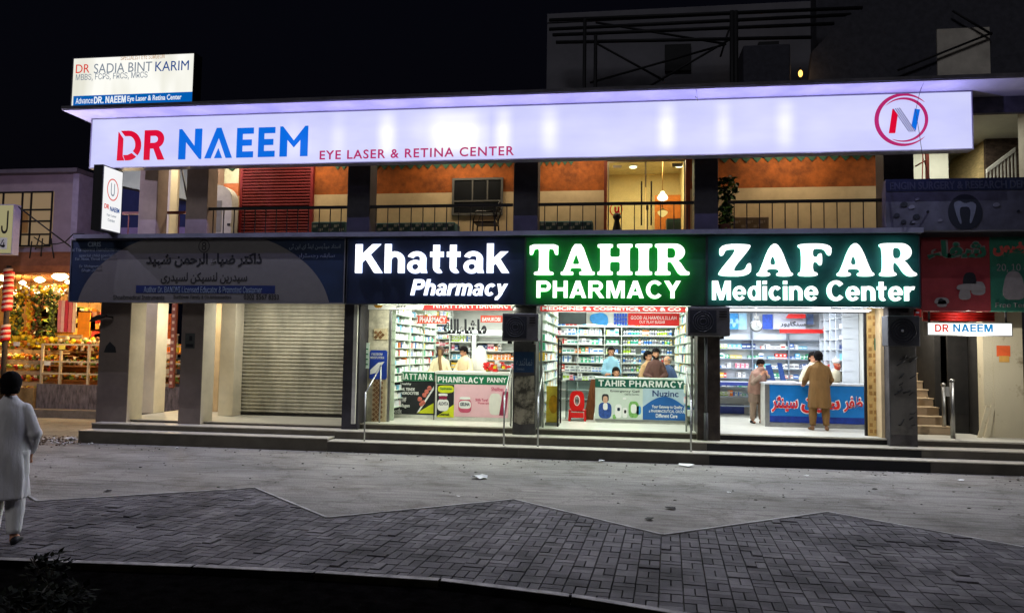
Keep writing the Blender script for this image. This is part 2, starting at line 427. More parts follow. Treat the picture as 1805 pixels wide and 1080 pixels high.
def brick(u0, u1, v0, v1):
    q = [(u0 + g_, v0 + g_), (u1 - g_, v0 + g_), (u1 - g_, v1 - g_), (u0 + g_, v1 - g_)]
    q = [(x * ca - y * sa, x * sa + y * ca) for x, y in q]
    xm = sum(p[0] for p in q) / 4; ym = sum(p[1] for p in q) / 4
    if xm < -12.9 or xm > 10.2: return
    pieces = [q]
    near = abs(ym - pl(ZIG, xm)) < 0.4
    if near:
        pieces = []
        for (xa, ya), (xb, yb) in zip(ZIG, ZIG[1:]):
            if xb < xm - 0.4 or xa > xm + 0.4: continue
            r = clip(clip(q, 1, 0, xb), -1, 0, -xa)
            k = (yb - ya) / (xb - xa)
            if r: r = clip(r, -k, 1, ya - k * xa - 0.03)
            if len(r) > 2: pieces.append(r)
    elif ym > pl(ZIG, xm): return
    h = 0.05 + rp.uniform(-0.004, 0.004) + (0.012 if rp.random() < 0.03 else 0)
    m = rp.choice((0, 0, 0, 1, 1, 2))
    for r in pieces:
        k0 = pl(KERB_Y, xm)
        if ym - k0 < 0.3:
            r = clip(r, 0, -1, -(k0 + 0.1))
        if len(r) > 2:
            try: b.prism(r, 0.0, h, 'z', m)
            except ValueError: pass
for i in range(-72, 58):
    for j in range(-68, -20):
        u, v = i * S_, j * S_
        if (i + j) % 2 == 0:
            brick(u, u + S_, v, v + S_ / 2); brick(u, u + S_, v + S_ / 2, v + S_)
        else:
            brick(u, u + S_ / 2, v, v + S_); brick(u + S_ / 2, u + S_, v, v + S_)
PV = [mat('paver_%s' % k, c, 0.9, var=0.45, scale=1.4, bump=0.6, bscale=70, spec=0.15) for k, c in (('grey', (86, 83, 85)), ('pale', (98, 95, 96)), ('dark', (74, 71, 73)))]
tag(b.obj('paving', PV), kind='structure')
b = MB()
for (xa, ya), (xb, yb) in zip(ZIG, ZIG[1:]):
    n = Vector((ya - yb, xb - xa, 0)).normalized() * 0.035
    A, B = Vector((xa, ya, 0)), Vector((xb, yb, 0))
    b.prism([(p.x, p.y) for p in (A, B, B + n, A + n)], 0, 0.058, 'z')
tag(b.obj('paving_edge', mat('edge_concrete', (150, 148, 145), 0.9, var=0.4, scale=4, bump=0.5)), kind='structure')
# kerb at the near side, painted in dark bands, the bed in front of it lies lower
b = MB()
x = -13.0; k = 0
while x < 10.4:
    x2 = x + 1.15
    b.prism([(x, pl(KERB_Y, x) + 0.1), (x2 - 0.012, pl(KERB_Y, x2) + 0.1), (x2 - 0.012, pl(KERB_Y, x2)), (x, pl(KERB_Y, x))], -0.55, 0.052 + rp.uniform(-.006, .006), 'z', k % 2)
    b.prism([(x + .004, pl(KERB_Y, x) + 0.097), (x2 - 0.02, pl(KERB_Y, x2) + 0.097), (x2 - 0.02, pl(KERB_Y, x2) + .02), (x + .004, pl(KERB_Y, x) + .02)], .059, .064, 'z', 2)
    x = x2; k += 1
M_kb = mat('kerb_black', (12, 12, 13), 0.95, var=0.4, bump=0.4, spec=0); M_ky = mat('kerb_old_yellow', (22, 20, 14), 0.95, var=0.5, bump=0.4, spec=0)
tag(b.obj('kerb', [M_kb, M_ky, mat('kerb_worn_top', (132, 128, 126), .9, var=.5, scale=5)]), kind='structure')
# ------------------------------------------------------------------ the long two storey building
M_conc = mat('painted_concrete_grey', (118, 112, 110), 0.85, var=0.14, scale=2.2, bump=0.25, bscale=30)
M_dark = mat('dark_stone', (52, 50, 56), 0.55, var=0.25, scale=3, bump=0.2)
M_cream = mat('cream_paint', (218, 210, 188), 0.8, var=0.08, scale=2.5, bump=0.15)
M_tan = mat('tan_wall', (190, 168, 132), 0.85, var=0.1, scale=3, bump=0.2)
M_white = mat('white_wall', (214, 214, 208), 0.75, var=0.06, scale=2)
M_orange = mat('orange_paint', (138, 72, 24), 0.8, var=0.42, scale=3.5, bump=0.3, bscale=18)
M_soffit = mat('soffit_paint', (172, 168, 178), 0.8, var=0.1, scale=2)
M_slab = mat('weathered_slab', (84, 82, 88), 0.9, var=0.3, scale=3, bump=0.3)
M_floor = mat('cream_floor_tile', (204, 202, 190), 0.35, var=0.08, scale=3)
M_steel = mat('brushed_steel', (150, 150, 148), 0.42, metal=1.0, var=0.05)
M_black = mat('black_metal', (30, 27, 28), 0.5, var=0.2)
M_wood = mat('brown_wood', (110, 66, 34), 0.6, var=0.3, scale=5, stretch=(6, 6, 1))

BLD = thing('commercial_building', 'long two storey concrete building with pharmacies below and an orange walled veranda above', 'building', (-3, 0, 0))
# slabs and roof
MB().box(-11.72, 9.6, -1.6, 6.5, 7.06, 7.125).obj('roof_slab', M_slab, BLD)
b = MB(); b.box(-11.70, 9.5, -1.58, 0.4, 7.035, 7.058); b.box(-11.7, -11.5, .4, 6, 7.035, 7.058); b.obj('soffit', M_soffit, BLD)
MB().box(-11.3, 9.5, -0.62, -0.5, 6.72, 7.03).obj('roof_beam', M_slab, BLD)
MB().box(-11.0, 9.5, -0.45, 6.4, 3.4, 4.5).obj('floor_slab', M_conc, BLD)
MB().box(-11.9, 5.7, -0.84, -0.42, 4.41, 4.5).obj('ledge', mat('ledge', (92, 92, 104), 0.8, var=0.2, scale=3), BLD)
MB().box(-5.35, 9.5, -0.25, 6.4, 0.0, 0.5).obj('floor', M_floor, BLD)
MB().box(-11.25, -5.36, -0.25, 5.0, 0.0, 0.42).obj('floor', M_floor, BLD)
# lower storey pillars
def pillar(r0, r1, y0, y1, z0, z1, m, name='pillar'):
    return MB().box(r0, r1, y0, y1, z0, z1).obj(name, m, BLD, bev=0.012)
M_p1 = mat('grey_pillar_paint', (112, 101, 93), 0.85, var=0.16, scale=1.6, bump=0.25)
M_pillar_cream = [M_p1, M_cream]
def pillar2(x0, x1, y0, y1, z0, z1):     # grey towards the street, cream on the veranda sides
    b = MB(); b.box(x0, x1, y0, y0 + .02, z0, z1, 0); b.box(x0, x1, y0 + .02, y1, z0, z1, 1)
    return b.obj('pillar', M_pillar_cream, BLD)
pillar2(-11.43, -10.7, -.45, 0.1, .36, 3.4); pillar2(-9.46, -8.95, -.45, 0.05, .36, 3.4)
for (a_, b_, y_, d_, m_) in ((245, 274, 1.3, .45, M_cream), (371, 387, 2.2, .3, M_tan), (387, 413, 1.2, .4, M_cream)):
    r = R(a_, 560, b_, 720, y_); pillar(r[0], r[1], y_, y_ + d_, .42, 3.4, m_)
shl = R(415, 560, 605, 720, 1.7)[0]
pillar(-5.74, -5.38, -.45, .3, .31, 3.4, M_dark)
M_p4 = mat('sooty_pillar', (64, 61, 62), 0.6, var=0.4, scale=3, bump=0.4)
pillar(-2.09, -1.62, -.45, .2, .36, 3.4, M_p4); pillar(1.6, 2.04, -.45, .2, .36, 3.4, mat('brown_marble', (58, 50, 46), 0.35, var=0.45, scale=5))
pillar(5.18, 5.68, -.45, .3, .36, 3.4, M_p4)
# back wall, partitions and ceiling of the lower storey
def wall(x0, x1, y0, y1, z0, z1, m, name='wall'):
    return MB().box(x0, x1, y0, y1, z0, z1).obj(name, m, BLD)
wall(-9.3, -5.7, 1.9, 2.05, .42, 3.4, M_cream)
wall(-5.36, -5.16, .3, 5.2, .5, 3.4, M_white); wall(-1.95, -1.75, .2, 5.2, .5, 3.4, M_white)
wall(1.7, 1.9, .2, 5.2, .5, 3.4, M_white); wall(5.5, 5.65, .3, 5.2, .5, 3.4, M_white)
wall(-5.36, 5.65, 5.2, 5.35, .5, 3.4, M_white)
MB().box(-5.16, 5.5, .3, 5.2, 3.28, 3.39).obj('ceiling', M_white, BLD)
# tile clad piers beside the shop fronts
def tilemat(name, c1, c2, sc):
    m = bpy.data.materials.new(name); m.use_nodes = True; n, l = m.node_tree.nodes, m.node_tree.links; p = n['Principled BSDF']
    tc = n.new('ShaderNodeTexCoord'); mp = n.new('ShaderNodeMapping'); l.new(tc.outputs['Object'], mp.inputs[0]); mp.inputs['Rotation'].default_value = (math.radians(90), 0, 0)
    ck = n.new('ShaderNodeTexChecker'); ck.inputs['Scale'].default_value = sc; l.new(mp.outputs[0], ck.inputs['Vector'])
    ck.inputs['Color1'].default_value = lin(c1); ck.inputs['Color2'].default_value = lin(c2)
    no = n.new('ShaderNodeTexNoise'); no.inputs['Scale'].default_value = 14; l.new(tc.outputs['Object'], no.inputs['Vector'])
    mx = n.new('ShaderNodeMix'); mx.data_type = 'RGBA'; mx.inputs[7].default_value = lin(c2); l.new(ck.outputs[0], mx.inputs[6]); l.new(no.outputs['Fac'], mx.inputs[0])
    l.new(mx.outputs[2], p.inputs['Base Color']); p.inputs['Roughness'].default_value = 0.3
    return m
def lattice(x0, x1, z0, z1, Y, step, m0, m1, name):     # diagonal mosaic: raised lozenges on a ground sheet
    b = MB(); b.box(x0, x1, Y, Y + .02, z0, z1, 0)
    k = 0; z = z0
    while z + step <= z1 + 1e-6:
        x = x0 + (step / 2 if k % 2 else 0)
        while x + step <= x1 + 1e-6:
            cx, cz, h = x + step / 2, z + step / 2, step * .42
            b.prism([(cx - h, cz), (cx, cz - h), (cx + h, cz), (cx, cz + h)], Y - .006, Y, 'y', 1); x += step
        z += step / 2; k += 1
    return b.obj(name, [m0, m1], BLD)
M_tile_a = mat('tile_sand', (204, 186, 150), 0.3, var=0.15, scale=12); M_tile_b = mat('tile_brown', (126, 92, 62), 0.35, var=0.3, scale=10)
wall(-5.38, -4.93, .1, .3, .5, 3.3, mat('marbled_tile', (196, 188, 166), 0.3, var=0.3, scale=6), 'tiled_pier')
lattice(-5.26, -4.95, .5, 1.62, .08, .105, M_tile_a, M_tile_b, 'mosaic')
lattice(-5.26, -4.95, 2.28, 2.52, .08, .105, M_tile_a, M_tile_b, 'mosaic')
wall(4.97, 5.26, .1, .3, .5, 3.3, mat('tile_gold', (188, 156, 98), 0.3, var=0.15, scale=8), 'tiled_pier')
b = MB()
z = .56
k = 0
while z < 3.1:
    for i in range(3):
        if (i + k) % 3 != 2:
            b.box(4.99 + i * .088, 4.99 + i * .088 + .06, .094, .1, z, z + .075)
    z += .125; k += 1
b.obj('mosaic', mat('tile_gold_dark', (150, 112, 62), 0.35, var=0.25, scale=8), BLD)
wall(5.12, 5.19, -.2, .1, .5, 3.2, M_tan, 'jamb')
# handles of front frames
def frame(x0, x1, z0, z1, Y, w, m, name='door_frame'):
    b = MB(); b.box(x0, x0 + w, Y, Y + .06, z0, z1); b.box(x1 - w, x1, Y, Y + .06, z0, z1); b.box(x0 + w, x1 - w, Y, Y + .06, z1 - w, z1)
    return b.obj(name, m, BLD)
M_alu = mat('aluminium_frame', (150, 150, 148), 0.35, metal=0.8, var=0.1)
frame(-4.93, -2.1, .5, 2.98, .12, .05, M_alu); frame(-1.6, 1.58, .5, 2.96, .12, .05, M_alu); frame(2.06, 4.97, .5, 2.98, .14, .045, M_black)
# lower roller shutter of the closed shop
def shutter(x0, x1, z0, z1, Y, pitch, m, name='roller_shutter'):
    prof = []; z = z0
    while z < z1:
        prof += [(Y, z), (Y - .035, z + pitch * .35), (Y - .035, z + pitch * .6), (Y - .004, z + pitch * .97)]; z += pitch
    b = MB()
    A = [b.b.verts.new((x0, y, z)) for y, z in prof]; B = [b.b.verts.new((x1, y, z)) for y, z in prof]
    for i in range(len(prof) - 1): b.b.faces.new((A[i], B[i], B[i + 1], A[i + 1]))
    return b.obj(name, m, BLD)
M_shut = mat('shutter_cream', (176, 173, 156), 0.55, var=0.28, scale=1.3, bump=0.1, stretch=(1.6, 1, .5), spec=0.4)
shutter(shl, -5.73, .47, 3.38, 1.7, .088, M_shut)
b = MB(); b.box(shl - .09, shl, 1.6, 1.8, .42, 3.4); b.box(shl, -5.7, 1.62, 1.78, .42, .47); b.obj('shutter_rail', M_black, BLD)
b = MB(); b.box(-5.5, -5.42, -.52, -.46, .5, 3.0); b.obj('downpipe', mat('pipe_white', (190, 188, 180), 0.5), BLD)
# upper storey: pillars, orange and tan wall, slatted trim
UY = 1.6
for px0, px1, m in ((612, 652, M_dark), (905, 948, M_dark), (1224, 1266, M_dark), (1558, 1612, M_dark)):
    r = R(px0, 300, px1, 400, -.35); pillar(r[0], r[1], -.35, .1, 4.5, 7.03, m, 'upper_pillar')
M_up = mat('mauve_concrete', (150, 134, 124), 0.85, var=0.15, scale=2)
for px0, px1 in ((245, 277), (328, 366)):
    r = R(px0, 300, px1, 400, -.35); pillar(r[0], r[1], -.35, .05, 4.5, 7.03, M_up, 'upper_pillar')
r = R(200, 300, 229, 400, -.2); pillar(r[0], r[1], 1.4, 1.7, 4.5, 7.03, M_cream, 'upper_pillar')
r = R(279, 300, 289, 400, .9); pillar(r[0] + .05, r[1] + .16, .9, 1.2, 4.5, 7.03, M_cream, 'upper_pillar')
r = R(366, 300, 379, 400, 1.2); pillar(r[0], r[1], 1.2, 1.6, 4.5, 7.03, mat('rose_grey_wall', (150, 128, 118), .85), 'upper_pillar')
xl = R(392, 300, 400, 400, UY)[0]
LZ = 5.84
for a_, b_ in ((xl, -.3), (1.66, 5.9)):
    wall(a_, b_, UY, UY + .15, 4.5, LZ, M_tan, 'wall'); wall(a_, b_, UY, UY + .15, LZ, 6.98, M_orange, 'wall')
wall(-.3, 1.66, UY, UY + .15, 6.62, 6.98, M_orange, 'wall')
wall(xl, xl + .42, UY - .004, UY, LZ + .32, 6.98, mat('pale_mint_wall', (206, 214, 196), .8), 'wall_panel')
wall(xl, xl + .42, UY - .004, UY, LZ, LZ + .32, mat('salmon_wall', (208, 128, 92), .8), 'wall_panel')
MB().box(-11.2, 5.5, .4, 6.4, 6.98, 7.03).obj('veranda_ceiling', mat('veranda_ceiling_paint', (190, 178, 150), .85), BLD)
# green zigzag trim painted board under the ceiling
M_zig = mat('dark_green_trim', (44, 74, 58), .8, var=.3)
def zig(pxa, pxb, n, zt, h):
    b = MB()
    a, c = pt(pxa, 290, UY).x, pt(pxb, 290, UY).x
    w = (c - a) / n
    pts = [(a, zt)] + [(a + w * (i * .5), zt - h if i % 2 else zt - h * .79) for i in range(2 * n + 1)] + [(c, zt)]
    b.prism(pts, UY - .02, UY - .003); b.obj('zigzag_trim', M_zig, BLD)
zig(655, 905, 16, 7.02, .6); zig(1268, 1560, 15, 7.02, .6); zig(948, 1012, 6, 7.02, .58); zig(380, 420, 2, 7.02, .56); zig(590, 612, 2, 7.02, .58)
# red roller shutter upstairs
r = R(430, 290, 549, 414, UY)
shutter(r[0], r[1], 4.5, 6.98, UY - .06, .075, mat('red_shutter', (104, 34, 38), .5, var=.15, scale=2))
for xr_ in (r[0] - .07, r[1]): MB().box(xr_, xr_ + .07, UY - .1, UY, 4.5, 6.98).obj('shutter_rail', mat('red_rail', (112, 28, 34), .5), BLD)
# small dark window in the second bay
r = R(801, 318, 883, 376, UY)
W = MB().rect(r, UY - .03, UY - .001).obj('window', mat('dark_window_glass', (15, 19, 24), .4, var=.3, scale=2), BLD)
b = MB(); x0, x1, z0, z1 = r; w = .05
b.box(x0 - w, x1 + w, UY - .05, UY - .001, z1, z1 + w); b.box(x0 - w, x1 + w, UY - .05, UY - .001, z0 - w, z0); b.box(x0 - w, x0, UY - .05, UY - .001, z0, z1); b.box(x1, x1 + w, UY - .05, UY - .001, z0, z1)
for f in (.38, .7): b.box(x0 + (x1 - x0) * f, x0 + (x1 - x0) * f + .035, UY - .045, UY - .03, z0 + .28, z1)
b.box(x0, x1, UY - .042, UY - .031, z0 + .27, z0 + .31)
b.obj('frame', mat('window_frame_grey', (84, 84, 82), .6), W)
# lit glass door upstairs with the room behind it
M_rm = mat('room_cream', (214, 190, 140), .8, var=.06)
wall(-.32, -.3, UY + .15, 4.6, 4.5, 6.98, M_rm, 'room_wall'); wall(1.66, 1.68, UY + .15, 4.6, 4.5, 6.98, M_rm, 'room_wall'); wall(-.3, 1.66, 4.58, 4.6, 4.5, 6.98, M_rm, 'room_wall')
wall(-.3, 1.66, UY + .16, 4.58, 6.92, 6.97, mat('room_ceiling_paint', (220, 205, 168), .8), 'room_ceiling')
wall(.98, 1.64, 3.9, 3.95, 4.5, 6.2, mat('orange_partition', (176, 96, 30), .7, var=.2), 'room_partition')
b = MB(); b.box(-.3, -.23, UY - .04, UY + .1, 4.5, 6.6); b.box(1.56, 1.66, UY - .04, UY + .1, 4.5, 6.6); b.box(-.23, 1.56, UY - .04, UY + .1, 6.53, 6.6)
D = b.obj('door_frame', mat('red_brown_frame', (104, 44, 28), .5, var=.2), BLD)
b = MB(); b.box(-.22, -.19, UY - .01, UY + .02, 4.5, 6.52); b.box(1.52, 1.55, UY - .01, UY + .02, 4.5, 6.52); b.box(.64, .67, UY - .01, UY + .02, 5.9, 6.52); b.box(-.19, 1.52, UY - .01, UY + .02, 6.49, 6.52)
b.box(-.1, .1, UY - .02, UY - .01, 6.36, 6.42); b.box(1.25, 1.48, UY - .02, UY - .01, 6.36, 6.44)
D2 = b.obj('door', mat('door_metal_pale', (176, 168, 150), .4, metal=.6), BLD)
MB().box(-.19, .65, UY + .005, UY + .012, 4.5, 6.49).obj('glass_pane', glass('clear_glass'), D2); MB().box(.66, 1.52, UY + .005, UY + .012, 4.5, 6.49).obj('glass_pane', glass('clear_glass'), D2)
b = MB(); b.tube([(.56, UY - .06, 5.0), (.56, UY - .06, 6.02)], .018); b.tube([(.78, UY - .06, 5.0), (.78, UY - .06, 6.02)], .018); b.box(.66, .72, UY - .05, UY, 5.36, 5.46); b.obj('handle', M_black, D2)
ring = [(-.02 + .15 * math.cos(t * math.pi / 12), 5.38 + .16 * math.sin(t * math.pi / 12)) for t in range(24)]
ringi = [(-.02 + .125 * math.cos(t * math.pi / 12), 5.38 + .135 * math.sin(t * math.pi / 12)) for t in range(24)]
M_redpaint = mat('sign_red_paint', (205, 30, 44), .5)
poly_mesh([ring, ringi], UY - .001, .003, 'door_emblem', M_redpaint, D2)
text('u', (-.06, .06, 5.3, 5.45), UY - .001, M_redpaint, D2, bold=.04, name='door_emblem')

def railing(pxa, pxb, label, m=M_black, Y=-.28, step=.265):
    a, c = pt(pxa, 380, Y).x, pt(pxb, 380, Y).x
    t = thing('balcony_railing', label, 'railing', ((a + c) / 2, Y, 4.5), 'railings along the upper veranda')
    MB().box(a, c, Y - .025, Y + .025, 5.11, 5.17).obj('top_rail', m, t)
    n = int((c - a) / step)
    for i in range(n + 1):
        x = a + (c - a) * (i + .5) / (n + 1)
        MB().box(x - .009, x + .009, Y - .009, Y + .009, 4.5, 5.11).obj('baluster', m, t)
    return t
railing(367, 611, 'dark railing in front of the red roller shutter upstairs')
railing(653, 904, 'dark railing in front of the small grey window upstairs')
railing(949, 1223, 'dark railing in front of the lit glass door upstairs')
railing(1283, 1557, 'dark railing in the bay beside the potted vine')
M_rr = mat('rusty_rail', (116, 62, 58), .6, var=.3)
railing(216, 327, 'short reddish railing behind the projecting light box', M_rr, .1, .33)

# ---- steps along the front
def steps(x0, x1, lv, label, ms, mn):
    t = thing('entrance_steps', label, 'steps', ((x0 + x1) / 2, -.7, 0), 'steps along the shop fronts')
    fr = (-1.15, -.76, -.28)
    b = MB()
    for i in range(len(lv)):
        y1 = fr[i + 1] if i + 1 < len(lv) else -.25
        b.box(x0, x1, fr[i], y1, 0, lv[i])
    b.obj('risers', ms, t)
    b = MB()
    for i in range(len(lv)):
        y1 = fr[i + 1] if i + 1 < len(lv) else -.25
        b.box(x0 - .002, x1 + .002, fr[i] - .018, y1 - .004, lv[i] + .001, lv[i] + .022)
    b.obj('treads', mn, t)
M_st1 = mat('step_beige', (90, 85, 75), .5, var=.2, scale=2, bump=.1); M_nz1 = mat('tread_pale_lit', (176, 170, 156), .35, var=.12)  # pale nosing stone, with the shop light on the treads put into its colour
M_st2 = mat('step_taupe', (76, 72, 65), .45, var=.25, scale=2, bump=.1); M_st3 = mat('step_black', (20, 20, 24), .35, var=.3, scale=3)
steps(-11.28, -5.75, (.24, .36, .41), 'long pale steps below the closed cream roller shutter', M_st1, M_nz1)
steps(-5.748, -1.87, (.19, .355, .47), 'taupe stone steps below the left pharmacy counter', M_st2, M_nz1)
steps(-1.868, 1.74, (.19, .355, .47), 'taupe stone steps below the middle pharmacy', M_st2, M_nz1)
steps(1.742, 5.62, (.19, .355, .47), 'black stone steps below the shop with the blue counter', M_st3, M_nz1)
steps(5.622, 9.4, (.19, .355, .47), 'brownish steps leading to the right hand stairway', M_st2, M_nz1)

# ------------------------------------------------------------------ signs
def board(name, label, r, Y, d, mface, mside, cat='sign', face='panel'):
    x0, x1, z0, z1 = r
    t = thing(name, label, cat, ((x0 + x1) / 2, Y, z0))
    MB().box(x0 + .02, x1 - .02, Y, Y + .03, z0 + .02, z1 - .02).obj(face, mface, t)
    b = MB(); b.box(x0, x1, Y + .031, Y + d, z0, z1); w = .03
    b.box(x0, x1, Y - .015, Y + .03, z1 - .02, z1); b.box(x0, x1, Y - .015, Y + .03, z0, z0 + .02)
    b.box(x0, x0 + .02, Y - .015, Y + .03, z0 + .02, z1 - .02); b.box(x1 - .02, x1, Y - .015, Y + .03, z0 + .02, z1 - .02)
    b.obj('frame', mside, t)
    return t
def light_face(name, c0, c1, s, seed=0.0, lo=.42, hi=.7, s0=.8):
    """backlit sheet: the lamps behind it show as soft brighter columns"""
    m = bpy.data.materials.new(name); m.use_nodes = True; n, l = m.node_tree.nodes, m.node_tree.links; p = n['Principled BSDF']
    tc = n.new('ShaderNodeTexCoord'); mp = n.new('ShaderNodeMapping'); l.new(tc.outputs['Object'], mp.inputs[0])
    mp.inputs['Scale'].default_value = (1.1, .1, .22); mp.inputs['Location'].default_value = (seed, 0, 0)
    no0 = n.new('ShaderNodeTexNoise'); no0.inputs['Scale'].default_value = .42; no0.inputs['Detail'].default_value = 1; l.new(mp.outputs[0], no0.inputs['Vector'])
    no1 = n.new('ShaderNodeTexNoise'); no1.inputs['Scale'].default_value = 1.6; no1.inputs['Detail'].default_value = 2; l.new(mp.outputs[0], no1.inputs['Vector'])
    no = n.new('ShaderNodeMath'); no.operation = 'MULTIPLY_ADD'; no.inputs[1].default_value = .8; l.new(no1.outputs['Fac'], no.inputs[0])
    nh = n.new('ShaderNodeMath'); nh.operation = 'MULTIPLY'; nh.inputs[1].default_value = .5; l.new(no0.outputs['Fac'], nh.inputs[0]); l.new(nh.outputs[0], no.inputs[2])
    rp_ = n.new('ShaderNodeValToRGB'); l.new(no.outputs[0], rp_.inputs[0])
    rp_.color_ramp.elements[0].position = lo; rp_.color_ramp.elements[0].color = lin(c0); rp_.color_ramp.elements[1].position = hi; rp_.color_ramp.elements[1].color = lin(c1)
    l.new(rp_.outputs[0], p.inputs['Emission Color']); p.inputs['Emission Strength'].default_value = s
    p.inputs['Base Color'].default_value = (.02, .02, .02, 1); p.inputs['Roughness'].default_value = .9; p.inputs['Specular IOR Level'].default_value = 0
    return m
M_sframe = mat('sign_frame_grey', (120, 116, 128), .5, var=.1)
BS_Y = -1.0
def tube_face(name, x0, x1, z0, z1, ox, oz):
    """lavender backlit sheet; the lamps inside show as soft upright bright columns"""
    m = bpy.data.materials.new(name); m.use_nodes = True; n, l = m.node_tree.nodes, m.node_tree.links; p = n['Principled BSDF']
    tc = n.new('ShaderNodeTexCoord'); sx = n.new('ShaderNodeSeparateXYZ'); l.new(tc.outputs['Object'], sx.inputs[0])
    def rng(src, a, b_):
        q = n.new('ShaderNodeMapRange'); q.inputs['From Min'].default_value = a; q.inputs['From Max'].default_value = b_; l.new(src, q.inputs['Value']); return q.outputs[0]
    fx_ = rng(sx.outputs[0], x0 - ox, x1 - ox); fz_ = rng(sx.outputs[2], z0 - oz, z1 - oz)
    def ramp(src, stops):
        r = n.new('ShaderNodeValToRGB'); cr = r.color_ramp; cr.interpolation = 'EASE'
        for i, (q, v) in enumerate(stops):
            e = cr.elements[i] if i < 2 else cr.elements.new(q)
            e.position = q; e.color = (v, v, v, 1)
        l.new(src, r.inputs[0]); return r.outputs[0]
    g = lambda px: (pt(px, 230, BS_Y).x - x0) / (x1 - x0)
    st = [(0, 0), (1, 0)]
    for px, v, w in ((516, .25, 18), (596, .4, 20), (682, .9, 24), (887, .85, 22), (969, .7, 24), (1175, .9, 24), (1275, .6, 20), (1384, .7, 24)):
        st += [(g(px - w), .1), (g(px), v), (g(px + w), .1)]
    st += [(g(745), .35), (g(780), 1), (g(828), 1), (g(856), .4)]
    col = ramp(fx_, st)
    ver = ramp(fz_, [(0, .1), (1, .15), (.3, .85), (.55, 1), (.8, .6)])
    mp = n.new('ShaderNodeMapping'); mp.inputs['Scale'].default_value = (.6, 1, 1.6); l.new(tc.outputs['Object'], mp.inputs[0])
    no = n.new('ShaderNodeTexNoise'); no.inputs['Scale'].default_value = 1.1; no.inputs['Detail'].default_value = 3; l.new(mp.outputs[0], no.inputs['Vector'])
    a = n.new('ShaderNodeMath'); a.operation = 'MULTIPLY'; l.new(col, a.inputs[0]); l.new(ver, a.inputs[1])
    c = n.new('ShaderNodeMath'); c.operation = 'MULTIPLY_ADD'; c.inputs[1].default_value = .5; c.inputs[2].default_value = -.16; l.new(no.outputs['Fac'], c.inputs[0])
    d_ = n.new('ShaderNodeMath'); d_.operation = 'ADD'; d_.use_clamp = True; l.new(a.outputs[0], d_.inputs[0]); l.new(c.outputs[0], d_.inputs[1])
    mx = n.new('ShaderNodeMix'); mx.data_type = 'RGBA'; l.new(d_.outputs[0], mx.inputs[0]); mx.inputs[6].default_value = lin((197, 199, 248)); mx.inputs[7].default_value = (1.08, 1.08, 1.05, 1)
    l.new(mx.outputs[2], p.inputs['Emission Color']); p.inputs['Emission Strength'].default_value = 1.0
    p.inputs['Base Color'].default_value = (.02, .02, .02, 1); p.inputs['Roughness'].default_value = .9; p.inputs['Specular IOR Level'].default_value = 0
    return m
rb = (-11.46, 6.53, 5.92, 7.03)
BS = board('fascia_light_box', 'very long glowing lavender light box of an eye laser center under the roof', rb, BS_Y, .25, tube_face('lavender_light', rb[0], rb[1], rb[2], rb[3], (rb[0] + rb[1]) / 2, rb[2]), M_sframe)
M_sr = emat('glow_red', (214, 0, 44), 1.0, sample=False); M_sb = emat('glow_blue', (0, 104, 214), 1.0, sample=False); M_sp = emat('glow_plum', (176, 34, 100), 1.0, sample=False); M_pinkrim = emat('glow_pink_rim', (255, 176, 214), 1.0, sample=False)
def bs(px0, py0, px1, py1): return R(px0, py0, px1, py1, BS_Y)
def unit(cs, r): return [[(r[0] + u * (r[1] - r[0]), r[2] + v * (r[3] - r[2])) for u, v in c] for c in cs]
# D with a cut corner, R
rD = bs(208, 231, 250, 283)
Dl = [(0, 0), (.1, 0), (0.1, .9), (0, 1)]
Dl = [[(0, 0), (.3, 0), (.22, .16), (.22, .74), (.02, .97)], [(.12, 1), (.45, 1)] + arc(.45, .5, .53, .5, 90, -42, 10) + [(.66, .3)] + arc(.45, .5, .3, .32, -20, 90, 8) + [(.3, .82)], [(.34, 0), (.45, 0)] + arc(.45, .5, .53, .5, -90, -50, 4)[1:] + [(.61, .24)] + [(.45, .18), (.26, .18)]]
poly_mesh(unit(Dl, rD), BS_Y - .002, .02, 'lettering', M_sr, BS)
rR = bs(255, 230, 291, 282)
poly_mesh(unit([[(0, 0), (0, 1), (.55, 1)] + arc(.55, .7, .4, .3, 90, -65, 10) + [(1, 0), (.68, 0), (.46, .38), (.28, .38), (.28, 0)], [(.28, .57), (.28, .81), (.5, .81)] + arc(.5, .69, .17, .12, 90, -90, 6)], rR), BS_Y - .002, .02, 'lettering', M_sr, BS)
NA = {'N': [[(0, 0), (0, 1), (.12, 1), (.7, .42), (.7, 1), (1, 1), (1, 0), (.92, 0), (.3, .58), (.3, 0)]],
      'A': [[(0, 0), (.42, 1), (.58, 1), (1, 0), (.78, 0), (.5, .68), (.22, 0)], [(.36, 0), (.5, .32), (.64, 0)]],
      'E': [[(0, 0), (0, 1), (1, 1), (1, .8), (.34, .8), (.34, .6), (.9, .6), (.9, .4), (.34, .4), (.34, .2), (1, .2), (1, 0)]],
      'M': [[(0, 0), (0, 1), (.1, 1), (.5, .52), (.9, 1), (1, 1), (1, 0), (.74, 0), (.74, .56), (.5, .3), (.26, .56), (.26, 0)]]}
for ch, a, c, t0, t1 in (('N', 316, 356, 228, 281), ('A', 362, 410, 226, 279), ('E', 418, 447, 226, 278), ('E', 456, 485, 225, 277), ('M', 494, 543, 223, 276)):
    poly_mesh(unit(NA[ch], bs(a, t0, c, t1)), BS_Y - .002, .02, 'lettering', M_sb, BS)
text('EYE LASER & RETINA CENTER', bs(564, 262, 906, 278), BS_Y - .002, M_sp, BS, .012, bold=.012, space=1.15)
